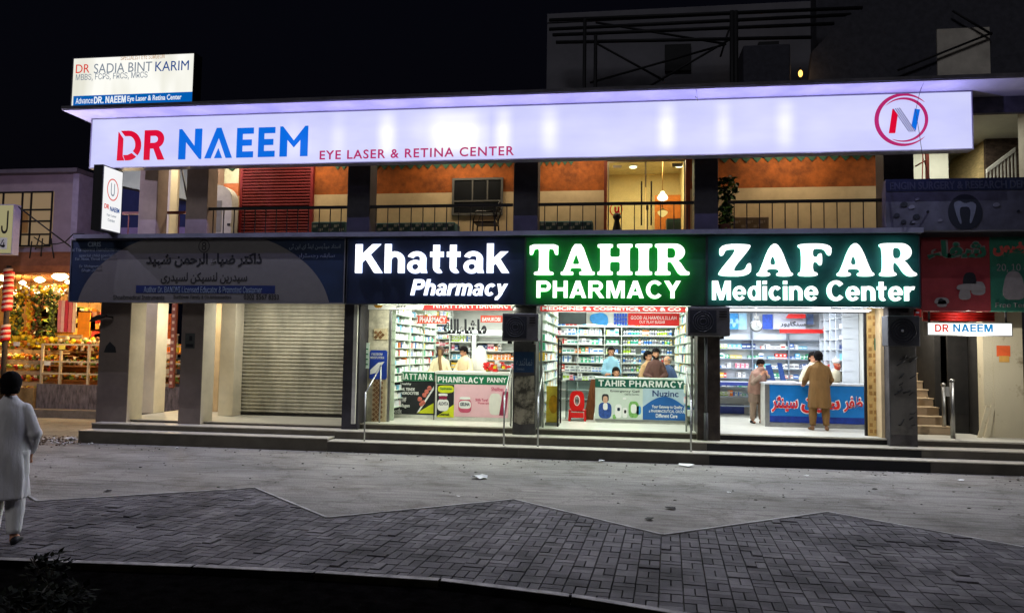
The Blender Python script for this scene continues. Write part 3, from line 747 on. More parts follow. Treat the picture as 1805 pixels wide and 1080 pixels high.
# round emblem of two crescents and a slanted N
rE = bs(1546, 165, 1637, 258)
ex, ez, er = (rE[0] + rE[1]) / 2, (rE[2] + rE[3]) / 2, (rE[3] - rE[2]) / 2
def cres(a0, a1, R0, wmax, cxo, czo):
    o, i = [], []
    n = 36
    for k in range(n + 1):
        a = math.radians(a0 + (a1 - a0) * k / n); w = wmax * math.sin(math.pi * k / n) ** .7
        o.append((ex + cxo + R0 * math.cos(a), ez + czo + R0 * math.sin(a))); i.append((ex + cxo + (R0 - w) * math.cos(a), ez + czo + (R0 - w) * math.sin(a)))
    return [o + i[::-1][1:-1]]
poly_mesh(cres(40, 320, er, .075, 0, 0), BS_Y - .002, .01, 'emblem', M_sp, BS)
poly_mesh(cres(-120, 140, er * .84, .055, .02, 0), BS_Y - .002, .012, 'emblem', M_sp, BS)
def enx(u, v): return (ex + u * er, ez + v * er)
poly_mesh([[enx(-.5, -.5), enx(-.28, -.5), enx(-.18, .2), enx(-.36, .42)]], BS_Y - .002, .014, 'emblem', M_sr, BS)
poly_mesh([[enx(.3, -.22), enx(.44, -.42), enx(.6, .36), enx(.42, .4)]], BS_Y - .002, .014, 'emblem', M_sb, BS)
b = MB()
for k in range(4):
    o = k * .07
    A, B_ = enx(-.34 + o, .42 + .01 * k), enx(.2 + o, -.46)
    b.prism([(A[0], A[1]), (A[0] + .012, A[1]), (B_[0] + .012, B_[1]), (B_[0], B_[1])], BS_Y - .012, BS_Y - .002)
b.obj('emblem', emat('glow_slate', (70, 70, 120), 1.0, sample=False), BS)
# unseen spots added in front of the light box to brighten the street
for i in range(9):
    x = -10.6 + i * 2.05
    o = lamp('sign_glow_fill', 'SPOT', (x, -1.3, 6.9), 320, (.8, .84, 1.0), .0, spot=math.radians(150))
    o.rotation_euler = Vector((0, -.62, -.78)).to_track_quat('-Z', 'Y').to_euler()

lamp('sign_glow_fill', 'POINT', (-12.9, -1.4, 6.1), 330, (.74, .68, 1.0), .0)  # unseen point added to throw lavender light on the neighbouring house
for i in range(17):
    lamp('soffit_fill', 'POINT', (-10.9 + i * 1.05, -1.36, 6.45), 28, (.4, .38, 1.0), .0)  # unseen points added to wash the soffit in lavender

# light box on the roof
RS_Y = -.9
rr = R(127, 98, 342, 187, RS_Y)
RS = board('roof_light_box', 'glowing white and blue rooftop light box naming a woman doctor', rr, RS_Y, .28, light_face('warm_white_light', (226, 224, 208), (255, 254, 246), 1.0, 8.0, .45, .7), mat('dark_box', (44, 44, 48), .5))
def rs(a, b_, c, d): return R(a, b_, c, d, RS_Y)
r = rs(128, 166, 341, 186.5); MB().rect((r[0] + .02, r[1] - .02, r[2] + .02, r[3]), RS_Y - .004, RS_Y - .001).obj('blue_band', emat('glow_band_blue', (0, 92, 176), 1.0, sample=False), RS)
M_grey_t = emat('glow_grey_text', (128, 138, 150), 1.0, sample=False); M_navy_t = emat('glow_navy_text', (24, 70, 138), 1.0, sample=False); M_red_t = emat('glow_red_text', (214, 62, 52), 1.0, sample=False); M_wh_t = emat('glow_white_text', (236, 242, 248), 1.0, sample=False)
text('DR', rs(134, 114, 158, 129), RS_Y - .001, M_red_t, RS, plain=True); text('SADIA BINT', rs(166, 111, 268, 128), RS_Y - .001, M_grey_t, RS, plain=True); text('KARIM', rs(274, 108, 333, 125), RS_Y - .001, M_navy_t, RS, plain=True)
text('MBBS, FCPS, FRCS, MRCS', rs(134, 129, 260, 142), RS_Y - .001, M_grey_t, RS)
text('Advance', rs(134, 173, 164, 183), RS_Y - .004, M_wh_t, RS); sans('DR. NAEEM', rs(166, 170, 222, 182), RS_Y - .004, M_wh_t, RS, .003); text('Eye Laser & Retina Center', rs(225, 168, 320, 180), RS_Y - .004, M_wh_t, RS, bold=.01)
text('SPECIALIST EYE SURGEON', rs(213, 97, 290, 105), RS_Y - .001, emat('glow_ochre_text', (190, 150, 110), 1.0, sample=False), RS)
b = MB(); b.box(rr[0] + .3, rr[0] + .36, RS_Y + .05, RS_Y + .11, 7.2, rr[2]); b.box(rr[1] - .36, rr[1] - .3, RS_Y + .05, RS_Y + .11, 7.2, rr[2]); b.obj('post', M_black, RS)

# projecting light box at the corner pillar
xB = -10.82
BSn = thing('projecting_light_box', 'narrow upright white light box standing out from the corner pillar upstairs', 'sign', (xB, -1.08, 4.5))
yb0, yb1, zb0, zb1 = -1.4, -.76, 4.5, 5.9
MB().box(xB - .22, xB, yb0, yb1, zb0, zb1).obj('frame', mat('dark_box', (44, 44, 48), .5), BSn)
MB().box(xB + .001, xB + .012, yb0 + .03, yb1 - .03, zb0 + .03, zb1 - .03).obj('panel', light_face('cool_white_light', (216, 214, 244), (250, 250, 250), .95, 1.0, .45, .7), BSn)
fx = lambda u, d, t: (xB + .013 + d, yb0 + (u + 1.72) / .86 * (yb1 - yb0), t)
def ringm(cy, cz, ry, rz, w, m, nm):
    cu = bpy.data.curves.new('w', 'CURVE'); cu.dimensions = '2D'; cu.fill_mode = 'BOTH'; cu.extrude = .05
    for k in (1, 1 - w):
        sp = cu.splines.new('POLY'); sp.points.add(31); sp.use_cyclic_u = True
        for i, q in enumerate(sp.points): q.co = (cy + ry * k * math.cos(i * math.pi / 16), cz + rz * k * math.sin(i * math.pi / 16), 0, 1)
    finish(curve_mesh(cu, (cy - ry, cy + ry, cz - rz, cz + rz), 0, .004, fx), nm, m, BSn)
ringm(-1.3, 5.42, .24, .24, .1, M_red_t, 'emblem')
text('U', (-1.38, -1.22, 5.28, 5.56), 0, M_grey_t, BSn, name='emblem', xf=fx)
text('DR', (-1.62, -1.42, 4.98, 5.08), 0, M_red_t, BSn, bold=.02, xf=fx); text('NAEEM', (-1.38, -.98, 4.95, 5.05), 0, M_navy_t, BSn, bold=.02, xf=fx)
text('Eye Laser', (-1.5, -1.1, 4.82, 4.88), 0, M_grey_t, BSn, xf=fx); text('Center', (-1.45, -1.15, 4.72, 4.78), 0, M_grey_t, BSn, xf=fx)

# unlit grey and blue board of the doctor over the closed shutter
SY = -.75
M_navyb = mat('board_navy', (13, 32, 58), .6, var=.25, scale=1.2); M_greyb = mat('board_grey', (94, 91, 90), .6, var=.06)
rg = (-12.0, -5.64, 3.01, 4.4)
GB = board('clinic_board', 'unlit grey and blue doctor board in Urdu over the closed shutter', rg, SY, .25, M_navyb, mat('board_frame', (96, 96, 100), .5))
def sg(a, b_, c, d): return R(a, b_, c, d, SY)
cxg = (rg[0] + rg[1]) / 2 - .05; hw = 2.93
dome = [(cxg - hw, rg[2] + .022)] + [(cxg + hw * math.cos(math.radians(180 - a)), max(rg[2] + .022, min(rg[3] - .022, rg[2] - .25 + 1.85 * math.sin(math.radians(a))))) for a in range(8, 173, 4)] + [(cxg + hw, rg[2] + .022)]
poly_mesh([dome], SY - .001, .004, 'grey_field', M_greyb, GB)
M_ink = mat('ink_black', (20, 20, 24), .6); M_dimw = mat('dim_white_print', (112, 124, 140), .6)
text(urdu('ذاکتر ضیاء الرحمن شہید'), sg(258, 446, 462, 472), SY - .005, M_ink, GB, bold=.035)
text(urdu('سیدرین لنسیکن لسیدری'), sg(284, 480, 436, 500), SY - .005, M_ink, GB, bold=.012)
r = sg(240, 503, 485, 517); MB().rect(r, SY - .008, SY - .005).obj('blue_band', mat('band_navy', (18, 32, 76), .5), GB)
text('Author Dr. BANDHI Licensed Educator & Promoted Customer', sg(254, 505, 462, 516), SY - .008, M_dimw, GB)
text('Shoaibmedical Instruments', sg(200, 520, 290, 528), SY - .005, M_ink, GB); text('Sunflower Family & Co Ambassadors', sg(306, 520, 408, 528), SY - .005, M_ink, GB); text('0302 5567 8353', sg(430, 519, 492, 528), SY - .005, M_ink, GB, bold=.01)
rc = sg(350, 422, 370, 446); cx_, cz_ = (rc[0] + rc[1]) / 2, (rc[2] + rc[3]) / 2
o_ = [(cx_ + .13 * math.cos(k * math.pi / 14), cz_ + .14 * math.sin(k * math.pi / 14)) for k in range(28)]; i_ = [(cx_ + .115 * math.cos(k * math.pi / 14), cz_ + .125 * math.sin(k * math.pi / 14)) for k in range(28)]
poly_mesh([o_, i_], SY - .005, .003, 'emblem', M_ink, GB); text('8', (cx_ - .05, cx_ + .05, cz_ - .09, cz_ + .09), SY - .005, M_ink, GB, name='emblem')
text('CIRIS', sg(155, 426, 178, 435), SY - .001, M_dimw, GB, bold=.02); text('at Transparent Transformation', sg(127, 437, 212, 445), SY - .001, M_dimw, GB)
text('special child specialist', sg(140, 448, 205, 454), SY - .001, M_dimw, GB); text('Ear, Nose, Throat Transplants', sg(133, 454, 208, 460), SY - .001, M_dimw, GB); text('Dr. Mohammad', sg(140, 467, 180, 472), SY - .001, M_dimw, GB); text('Shah Jahan', sg(144, 474, 180, 479), SY - .001, M_dimw, GB)
text(urdu('استاد میڈیسن اینڈ ای این ٹی'), sg(510, 429, 600, 440), SY - .001, M_dimw, GB); text(urdu('سابقہ رجسٹرار'), sg(526, 446, 590, 456), SY - .001, M_dimw, GB)

# the three pharmacy signs
M_white_l = emat('letter_white', (255, 255, 250), 1.35, base=(250, 250, 250))
M_sidegrey = mat('sign_side', (34, 38, 48), .5)
rk = (-5.6, -1.835, 3.0, 4.39)
KS = board('pharmacy_sign', 'dark navy sign with plain white glowing Khattak Pharmacy letters', rk, SY, .25, mat('sign_navy', (14, 28, 56), .6, var=.08), M_sidegrey)
M_soft = emat('halo_white', (200, 215, 255), 2.2)
def halo_text(s, r, parent, m, mh, grow, shear=0.0, so=.06):
    sans(s, r, SY - so, m, parent, .035, shear)
    sans(s, r, SY - so + .022, mh, parent, .02, shear, grow, name='letter_back')
halo_text('Khattak', sg(629, 431, 897, 481), KS, M_white_l, M_soft, .008)
halo_text('Pharmacy', sg(724, 493, 897, 528), KS, M_white_l, M_soft, .006, .28)
rt_ = (-1.83, 1.745, 3.0, 4.39)
TS = board('pharmacy_sign', 'green glowing sign with white Tahir Pharmacy letters', rt_, SY, .25, mat('sign_green', (9, 64, 42), .6, var=.08), M_sidegrey)
M_hg = emat('halo_green', (30, 255, 80), 5.5)
r = sg(935, 432, 1214, 486)
slab_word('TAHIR', r, SY - .12, M_white_l, TS, .035, .15, 1, 0.0, .09)
slab_word('TAHIR', r, SY - .098, M_hg, TS, .02, .15, 1, .0, .09, 'letter_back')
r = sg(947, 496, 1199, 526)
halo_text('PHARMACY', r, TS, M_white_l, M_hg, .0, 0.0, .12)
rz = (1.75, 5.66, 3.0, 4.39)
ZS = board('pharmacy_sign', 'dark teal glowing sign with white Zafar Medicine Center letters', rz, SY, .25, mat('sign_teal', (10, 58, 62), .6, var=.08), M_sidegrey)
M_ht = emat('halo_teal', (150, 255, 225), 3.6)
r = sg(1265, 431, 1611, 488)
slab_word('ZAFAR', r, SY - .1, M_white_l, ZS, .035, .25, 2, 0.0, .16)
slab_word('ZAFAR', r, SY - .078, M_ht, ZS, .02, .25, 2, .0, .16, 'letter_back')
r = sg(1254, 496, 1607, 530)
halo_text('Medicine Center', r, ZS, M_white_l, M_ht, .0, 0.0, .1)
# ------------------------------------------------------------------ the three open shops
for x, y, e, c in ((-3.5, 1.3, 62, (.95, 1, .93)), (-3.5, 3.6, 75, (.94, 1, .93)), (0, 1.3, 70, (.92, 1, .93)), (0, 3.6, 80, (.91, 1, .94)), (3.6, 1.3, 62, (.9, .95, 1)), (3.6, 3.1, 80, (.88, .94, 1))):
    lamp('shop_light', 'AREA', (x, y, 3.26), e * 1.35, c, 2.6, .5)
for x, c in ((-3.5, (.95, 1, .84)), (0, (.9, 1, .86)), (3.6, (.92, .95, 1))):
    lamp('fascia_light_fill', 'AREA', (x, -.46, 2.97), 44, c, 2.9, .12, (math.radians(26), 0, 0))
    lamp('fascia_light_fill', 'AREA', (x, -.6, 2.97), 40, tuple(v ** 2.2 for v in c), 2.9, .1, (math.radians(-32), 0, 0))  # outward set added to throw tinted pools of light before the steps
lamp('veranda_light', 'AREA', (-7.6, .6, 3.38), 42, (1, .95, .84), 2.2, .3)
lamp('veranda_light', 'AREA', (-10.2, 1.4, 3.38), 50, (1, .9, .7), .8, .3)
for x in (-10.9, -9.4, -7.2, -3.7, -1.0, 3.8):
    lamp('ceiling_light', 'AREA', (x, .95, 6.95), 38, (1, .82, .56), 1.4, .25)
lamp('stair_light', 'AREA', (6.4, 1.3, 3.28), 60, (1, .93, .8), .5, .5)

M_shelf = mat('shelf_white', (222, 226, 222), .5, var=.04); M_shelf_edge = mat('shelf_edge', (160, 164, 158), .4, var=.1)
def shelving(label, x0, x1, Y, d, zs, ups, z0, z1, mb=M_shelf, me=M_shelf_edge):
    t = thing('medicine_shelf', label, 'shelf', ((x0 + x1) / 2, Y, .5))
    MB().box(x0, x1, Y + d, Y + d + .02, z0, z1).obj('back_panel', mb, t)
    for z in zs:
        b = MB(); b.box(x0, x1, Y + .012, Y + d, z - .02, z, 0); b.box(x0, x1, Y, Y + .012, z - .024, z + .002, 1); b.obj('shelf_board', [mb, me], t)
    for x in ups: MB().box(x - .012, x + .012, Y - .004, Y + d, z0, z1).obj('upright', me, t)
    return t
PALS = [((238, 238, 234), (60, 110, 180)), ((240, 236, 226), (190, 60, 60)), ((232, 236, 238), (60, 150, 130)), ((60, 104, 176), (235, 235, 235)), ((206, 60, 52), (240, 235, 230)), ((226, 186, 60), (230, 230, 225)),
        ((70, 160, 120), (240, 240, 240)), ((110, 180, 210), (240, 240, 240)), ((238, 240, 236), (120, 120, 130)), ((232, 130, 60), (240, 236, 230)), ((40, 60, 110), (200, 210, 220)), ((236, 240, 230), (160, 190, 60)), ((240, 200, 205), (200, 80, 110))]
CNAME = ['white and blue', 'white and red', 'white and teal', 'blue', 'red', 'yellow', 'green', 'pale blue', 'plain white', 'orange', 'navy', 'white and lime', 'pink']
PM = [(mat('carton_%s' % CNAME[i].replace(' ', '_'), a, .45, var=.05, scale=20), mat('carton_print_%s' % CNAME[i].replace(' ', '_'), b_, .45, var=.2, scale=30)) for i, (a, b_) in enumerate(PALS)]
def carton_mesh(i, k):
    b = MB(); b.box(0, 1, 0, 1, 0, 1, 0)
    if k == 0: b.box(.08, .92, -.015, 0, .3, .62, 1)
    elif k == 1: b.box(0.03, .35, -.015, 0, .06, .94, 1); b.box(.45, .9, -.012, 0, .55, .72, 1)
    else: b.box(.06, .94, -.015, 0, .06, .3, 1); b.box(.2, .7, -.012, 0, .55, .8, 1)
    me = b.mesh(); me.materials.append(PM[i][0]); me.materials.append(PM[i][1]); return me
CM = [[carton_mesh(i, k) for k in range(3)] for i in range(len(PALS))]
def bottle_mesh(i):
    b = MB(); n = 10
    b.lathe((.5, .5, 0), [(.46, 0), (.48, .04), (.48, .62), (.2, .76), (.2, .8)], n, 0); b.lathe((.5, .5, 0), [(.26, .8), (.26, .99), (.2, 1)], n, 1); b.lathe((.5, .5, 0), [(.495, .14), (.495, .52)], n, 1)
    me = b.mesh(); me.materials.append(PM[i][0]); me.materials.append(PM[i][1])
    for p in me.polygons: p.use_smooth = True
    return me
BM = [bottle_mesh(i) for i in range(len(PALS))]
def stock(rnd, x0, x1, Y, zs, wr, hr, dr, weights, label, group, name='medicine_carton', cat='medicine carton', meshes=None, p_gap=.08, limit=999, region=None):
    n = 0
    for z in zs:
        x = x0 + .02
        while x < x1 - wr[0] and n < limit:
            i = rnd.choices(range(len(PALS)), weights(x, z) if callable(weights) else weights)[0]
            w = min(rnd.uniform(*wr), x1 - x - .005); run = rnd.choice((1, 1, 2, 3)); h = rnd.uniform(*hr); k = rnd.randrange(3)
            if rnd.random() < p_gap: x += rnd.uniform(.05, .16); continue
            for _ in range(run):
                if x + w > x1 - .005 or n >= limit: break
                me = CM[i][k] if meshes is None else meshes[i]
                o = bpy.data.objects.new(name, me); COL.objects.link(o)
                d = rnd.uniform(*dr); o.scale = (w, d if meshes is None else w, h); o.location = (x, Y + rnd.uniform(0, .04), z + .001)
                tag(o, label % CNAME[i], cat, group % CNAME[i]); x += w + .004; n += 1
    return n
def stock_mass(rnd, name, plane, a0, a1, c, zs, wr, hr, d, weights, label):
    """goods on a side wall seen at a slant, too many to count"""
    b = MB()
    for z in zs:
        a = a0
        while a < a1:
            w = rnd.uniform(*wr); h = rnd.uniform(*hr); i = rnd.choices(range(len(PALS)), weights)[0]
            if rnd.random() > .1:
                if plane == 'x+': b.box(c, c + d, a, min(a + w, a1), z, z + h, i)
                else: b.box(c - d, c, a, min(a + w, a1), z, z + h, i)
            a += w + .006
    return tag(b.obj(name, [p[0] for p in PM]), label, name.replace('_', ' '), kind='stuff')
rs_ = random.Random(11)
W_pale = [6, 3, 6, 1, .6, 1, 2, 2, 7, .6, .5, 3, .5]
# --- left pharmacy
KY = 4.0
zk = [.95 + .24 * i for i in range(9)]
shelving('pale green shelf wall filling the left half behind the left pharmacy counter', -5.12, -4.5, KY + .3, .28, [.8 + .2 * i for i in range(12)], (-5.1, -4.52), .5, 3.2)
shelving('white framed shelf between two pale posts behind the left pharmacy counter', -4.46, -3.82, KY, .3, [.9 + .235 * i for i in range(7)], (-4.45, -3.83), .5, 2.5)
shelving('shelf of red and orange packets at the right side of the left pharmacy', -3.74, -2.5, KY, .3, [.9 + .235 * i for i in range(7)], (-3.73, -2.51), .5, 2.5)
b = MB(); b.box(-4.5, -2.4, KY - .03, KY + .2, 2.5, 2.62); b.box(-3.82, -3.74, KY - .03, KY + .2, .5, 2.5); b.obj('shelf_header', M_shelf, BLD)
stock(rs_, -5.1, -4.53, KY + .36, [.8 + .2 * i for i in range(5, 12)], (.06, .13), (.09, .16), (.1, .16), W_pale, '%s medicine carton on the pale green shelf wall of the left pharmacy', '%s cartons on the pale green shelf wall', limit=60)
stock(rs_, -4.43, -3.85, KY + .05, [.9 + .235 * i for i in range(1, 7)], (.07, .13), (.1, .19), (.1, .18), [3, 3, 1, 1, 1.5, 2, .5, .5, 5, 1, 1, 2, 2], '%s medicine carton on the white framed shelf behind the leaning shopkeeper', '%s cartons on the white framed shelf', limit=45)
stock(rs_, -3.71, -2.53, KY + .05, [.9 + .235 * i for i in range(1, 7)], (.07, .12), (.1, .2), (.1, .18), lambda x, z: [1.5, 1, 0, 0, 5, .6, 0, 0, 2, 6, .5, 0, 2] if x > -3.45 else [3, 2, 1, 0, 1.5, .5, 0, 0, 4, 1, 2, 0, 1], '%s packet on the right hand shelf of the left pharmacy', '%s packets on the right hand shelf', name='medicine_packet', cat='packet', limit=50)
zsl = [.78 + .19 * i for i in range(12)]
b = MB()
for z in zsl: b.box(-5.155, -4.9, .5, 4.28, z - .015, z)
for y in (.5, 1.75, 3.0, 4.26): b.box(-5.155, -4.89, y, y + .02, .5, 3.2)
t = thing('medicine_shelf', 'long shelf wall along the left side of the left pharmacy', 'shelf', (-5.0, 2.4, .5)); b.obj('shelf_board', mat('shelf_mint', (206, 222, 202), .5, var=.05), t)
stock_mass(rs_, 'medicine_stock', 'x+', .53, 4.24, -5.1, zsl, (.06, .13), (.08, .15), .17, W_pale, 'rows of pale medicine cartons along the left wall of the left pharmacy')
# banner boards over the shop fronts
def banner(name, label, r, Y, m, cat='banner', d=.02):
    t = thing(name, label, cat, ((r[0] + r[1]) / 2, Y, r[2])); MB().rect(r, Y, Y + d).obj('panel', m, t); return t
M_red = mat('banner_red', (206, 36, 34), .5, var=.05); M_ltxt = mat('print_white', (240, 240, 238), .5, var=.02); M_wpan = mat('banner_white', (226, 224, 216), .5, var=.04)
by = .02
r = R(645, 524, 903, 546, by); t = banner('shop_banner', 'red and white banner over the left pharmacy opening', r, by, M_wpan)
a = R(745, 524, 903, 546, by); poly_mesh([[(a[0], r[2]), (a[0] + .12, r[3]), (a[1], r[3]), (a[1], r[2])]], by - .001, .003, 'red_field', M_red, t)
sans('KHATTAK PHARMACY', R(764, 530, 906, 543, by), by - .004, M_ltxt, t, .003)
M_gold = mat('print_gold', (176, 122, 40), .5, var=.3, scale=30); rgm = R(658, 531, 676, 544, by)
poly_mesh([arc((rgm[0] + rgm[1]) / 2, (rgm[2] + rgm[3]) / 2, .1, .07, 0, 340, 14)], by - .001, .003, 'emblem', M_gold, t)
text(urdu('دعائیں'), R(696, 530, 720, 538, by), by - .001, M_redpaint, t); text('JEFF', R(698, 538, 716, 543, by), by - .001, M_ink, t, bold=.02)
def inshop(name, label, px, Y, m, txt=None, tpx=None, mt=M_ltxt, bold=.02, cat='sign'):
    t = banner(name, label, R(*px, Y), Y, m, cat)
    if txt: text(txt, R(*tpx, Y), Y - .001, mt, t, bold=bold)
    return t
M_ored = mat('banner_orange_red', (204, 76, 52), .5, var=.08)
inshop('hanging_sign', 'orange red strip sign at the top left inside the left pharmacy', (690, 556, 788, 570), 2.4, M_ored, 'BANUKOBI PHARMACY', (694, 558, 786, 568))
inshop('hanging_sign', 'short orange red strip sign near the right edge of the left pharmacy', (847, 556, 886, 568), 2.4, M_ored, 'BANUKOBI', (850, 559, 882, 566))
t = thing('calligraphy_sign', 'black Arabic calligraphy hanging inside the left pharmacy', 'sign', (-3.4, 2.2, 2.6)); text(urdu('ماشاءالله'), R(782, 562, 858, 590, 2.2), 2.2, M_ink, t, .02, bold=.05); MB().rect(R(784, 587, 856, 588.5, 2.2), 2.19, 2.21).obj('rail', M_ink, t)
# --- counter of the left pharmacy
M_gr = mat('print_green', (22, 112, 76), .5, var=.08); M_pb = mat('print_black', (36, 38, 42), .5, var=.2); M_pink = mat('print_pink', (232, 186, 196), .5, var=.06, scale=3); M_lime = mat('print_lime', (206, 212, 40), .5, var=.1)
M_ctop = mat('counter_top_white', (228, 230, 224), .3, var=.03); M_cbody = mat('counter_body_white', (216, 216, 208), .5)
t = thing('shop_counter', 'narrow counter front with a black poster at the left of the left pharmacy', 'counter', (-4.6, 1.25, .5))
CY1 = 1.2
r = R(689, 655, 768, 732, CY1); MB().box(r[0], r[1], CY1, CY1 + .5, .5, r[3] - .03).obj('body', M_cbody, t); MB().box(r[0], r[1], CY1 - .02, CY1 + .52, r[3] - .03, r[3]).obj('top', M_ctop, t)
MB().rect(R(690, 655, 767, 671, CY1), CY1 - .026, CY1 - .021).obj('header_strip', M_gr, t); sans('RIATTAN &', R(702, 658, 764, 669, CY1), CY1 - .026, M_ltxt, t, .003)
ra = R(690, 671.5, 767, 730, CY1); MB().rect(ra, CY1 - .006, CY1 - .001).obj('poster', M_pb, t)
def ink(px, txt, Y, m, bold=.02): return text(txt, R(*px, Y), Y, m, t, bold=bold, name='poster_print')
ink((706, 674, 725, 679), 'Healthy', CY1 - .006, M_ltxt); ink((700, 683, 731, 689), 'BONE, TENDE', CY1 - .006, M_ltxt, .04); ink((694, 690, 738, 695), 'CHONDROCYTES', CY1 - .006, M_ltxt, .04)
ink((700, 700, 716, 708), '5-MTHF', CY1 - .006, M_ltxt); ink((700, 711, 722, 719), 'Collagen', CY1 - .006, M_ltxt); ink((690, 719, 708, 728), 'A-ostfix', CY1 - .006, M_ltxt)
b = MB()
for px, pz in ((740, 703), (746, 709), (752, 690), (757, 684), (748, 696), (743, 712)):
    c = pt(px, pz, CY1 - .008); b.ball((c.x, CY1 - .008, c.z), (.055, .008, .055), 10, 6)
b.obj('poster_print', mat('print_tablet_red', (206, 110, 96), .5, var=.4, scale=40), t)
A = R(735, 676, 766, 728, CY1); poly_mesh([[(A[0], A[2]), (A[0] + .04, A[2]), (A[1], A[3] - .1), (A[1], A[3] - .02)]], CY1 - .007, .004, 'poster_print', M_ltxt, t)
poly_mesh([[(A[0], A[2]), (A[1], A[2] + .25), (A[1], A[2])]], CY1 - .007, .004, 'poster_print', M_lime, t)
t = thing('shop_counter', 'counter with a pink jar poster and green header in the left pharmacy', 'counter', (-3.2, 1.0, .5))
CY2 = .95
r = R(768, 655, 897, 738, CY2); MB().box(r[0], r[1], CY2, CY2 + .6, .5, r[3] - .06).obj('body', M_cbody, t); MB().box(r[0] - .02, r[1], CY2 - .03, CY2 + .62, r[3] - .06, r[3]).obj('top', M_ctop, t)
MB().rect(R(770, 661, 896, 677, CY2), CY2 - .012, CY2 - .001).obj('header_strip', M_gr, t)
sans('PHANRLACY', R(772, 664, 853, 674, CY2), CY2 - .012, M_ltxt, t, .003); text('PANNY', R(859, 665, 893, 674, CY2), CY2 - .012, M_ltxt, t, bold=.03)
MB().rect(R(801, 677.5, 896, 735, CY2), CY2 - .006, CY2 - .001).obj('poster', M_pink, t)
MB().rect(R(770, 677.5, 800, 735, CY2), CY2 - .006, CY2 - .001).obj('poster', M_pb, t)
def shp(px, Y, m, n=16, ry=1.0):
    r = R(*px, Y); return poly_mesh([chaikin([(r[0], r[2]), (r[1], r[2]), (r[1], r[3]), (r[0], r[3])], .2, 2)], Y, .004, 'poster_print', m, t)
Y_ = CY2 - .006
shp((772, 679, 800, 692), Y_, M_lime); ink((776, 682, 797, 688), 'Suplimentaz', Y_ - .004, M_gr)
A = R(770, 712, 800, 735, Y_); poly_mesh([[(A[0], A[2]), (A[0], A[2] + .02), (A[1], A[3]), (A[1], A[2])]], Y_, .003, 'poster_print', M_lime, t)
shp((771, 703, 791, 724), Y_ - .004, M_ltxt); shp((774, 697, 788, 704), Y_ - .004, mat('print_maroon', (140, 40, 70), .5)); shp((773, 693, 789, 698), Y_ - .004, M_ltxt); ink((773, 708, 790, 714), 'ALOVITA', Y_ - .0085, M_navyb); ink((773, 727, 792, 732), 'Cleantab', Y_ - .004, M_pb)
shp((808, 703, 831, 727), Y_, mat('print_rose', (196, 84, 112), .5)); shp((809, 706, 830, 720), Y_ - .004, M_ltxt); shp((810, 699, 829, 704), Y_ - .004, M_ltxt); ink((811, 709, 828, 715), 'GELINA', Y_ - .0085, M_navyb)
M_rose = MATS['print_rose']; ink((838, 702, 860, 707), 'Shifa Taraf', Y_, M_rose); ink((842, 708, 862, 712), 'Women care', Y_, M_rose); ink((866, 682, 888, 689), 'Shalibaa', Y_, M_rose); shp((862, 693, 884, 731), Y_, M_wpan)
A = R(880, 690, 896, 732, Y_); poly_mesh([[(A[0], A[2]), (A[0] + .08, A[3]), (A[1], A[3]), (A[1] - .06, A[2])]], Y_ - .004, .003, 'poster_print', mat('print_maroon', (140, 40, 70), .5), t)
b = MB(); b.box(r[0] - .035, r[0] - .02, CY2 - .04, CY2 - .02, .5, r[3] - .02); b.obj('edge_strip', M_black, t)
# blue poster and notice at the left pier
t = thing('wall_poster', 'blue poster with a white wave on the tiled pier of the left pharmacy', 'poster', (-5.1, .08, 1.6))
pr = R(651, 617, 682, 668, .06); poly_mesh([chaikin([(pr[0], pr[2]), (pr[1], pr[2]), (pr[1], pr[3]), (pr[0], pr[3])], .06, 1)], .075, .006, 'sheet', mat('poster_blue', (40, 66, 160), .4, var=.3, scale=2), t)
poly_mesh([[(pr[0] + .02, pr[2] + .2), (pr[0] + .2, pr[2] + .36), (pr[1] - .06, pr[2] + .38), (pr[0] + .16, pr[2] + .14), (pr[0] + .02, pr[2] + .1)]], .068, .003, 'wave', M_ltxt, t)
text('FREEDOM', R(655, 622, 674, 626, .06), .068, M_ltxt, t); text('MOISTURISER', R(653, 628, 677, 632, .06), .068, M_ltxt, t)
t = thing('notice', 'pale green paper notice above the left hand rail', 'notice', (-5.35, .0, 1.7)); MB().rect(R(640, 604, 651, 649, -.02), -.03, -.02).obj('sheet', mat('notice_paper', (206, 222, 212), .6), t)
b = MB(); rn = R(642, 610, 649, 643, -.02)
for i in range(4): b.box(rn[0], rn[1], -.034, -.031, rn[2] + .11 * i, rn[2] + .03 + .11 * i)
b.obj('print', M_gr, t)
# --- middle pharmacy
TY = 4.1
zt = [.85 + .24 * i for i in range(9)]
shelving('wide white shelf wall across the back of the middle pharmacy', -1.72, 1.66, TY, .32, zt, (-1.71, -1.0, -.3, .14, 1.65), .5, 3.2)
stock(rs_, -1.69, -.32, TY + .05, [z for z in zt if z > 1.2], (.07, .14), (.12, .21), (.1, .2), [5, 2, 3, 2, .5, 2, .6, 2, 6, .6, 1, 2, .3], '%s medicine carton on the left part of the middle pharmacy shelf wall', '%s cartons in the middle pharmacy', limit=85)
stock(rs_, -.28, .12, TY + .05, [z for z in zt if z > 1.5], (.08, .14), (.1, .19), (.1, .2), [3, 1, 2, 1, .5, 2, 2, 2, 4, .6, 1, 3, .3], '%s medicine carton above the man in the pale blue shirt', '%s cartons above the man in pale blue', limit=24)
stock(rs_, .16, 1.5, TY + .05, [z for z in zt if z > 1.2], (.055, .07), (.15, .2), (.06, .08), [4, 1, 5, .2, .6, .3, 1, 1, 8, .3, 0, 2, .2], '%s medicine bottle on the right part of the middle pharmacy shelf wall', '%s bottles in the middle pharmacy', name='medicine_bottle', cat='medicine bottle', meshes=BM, p_gap=.04, limit=120)
zs2 = [.78 + .22 * i for i in range(11)]
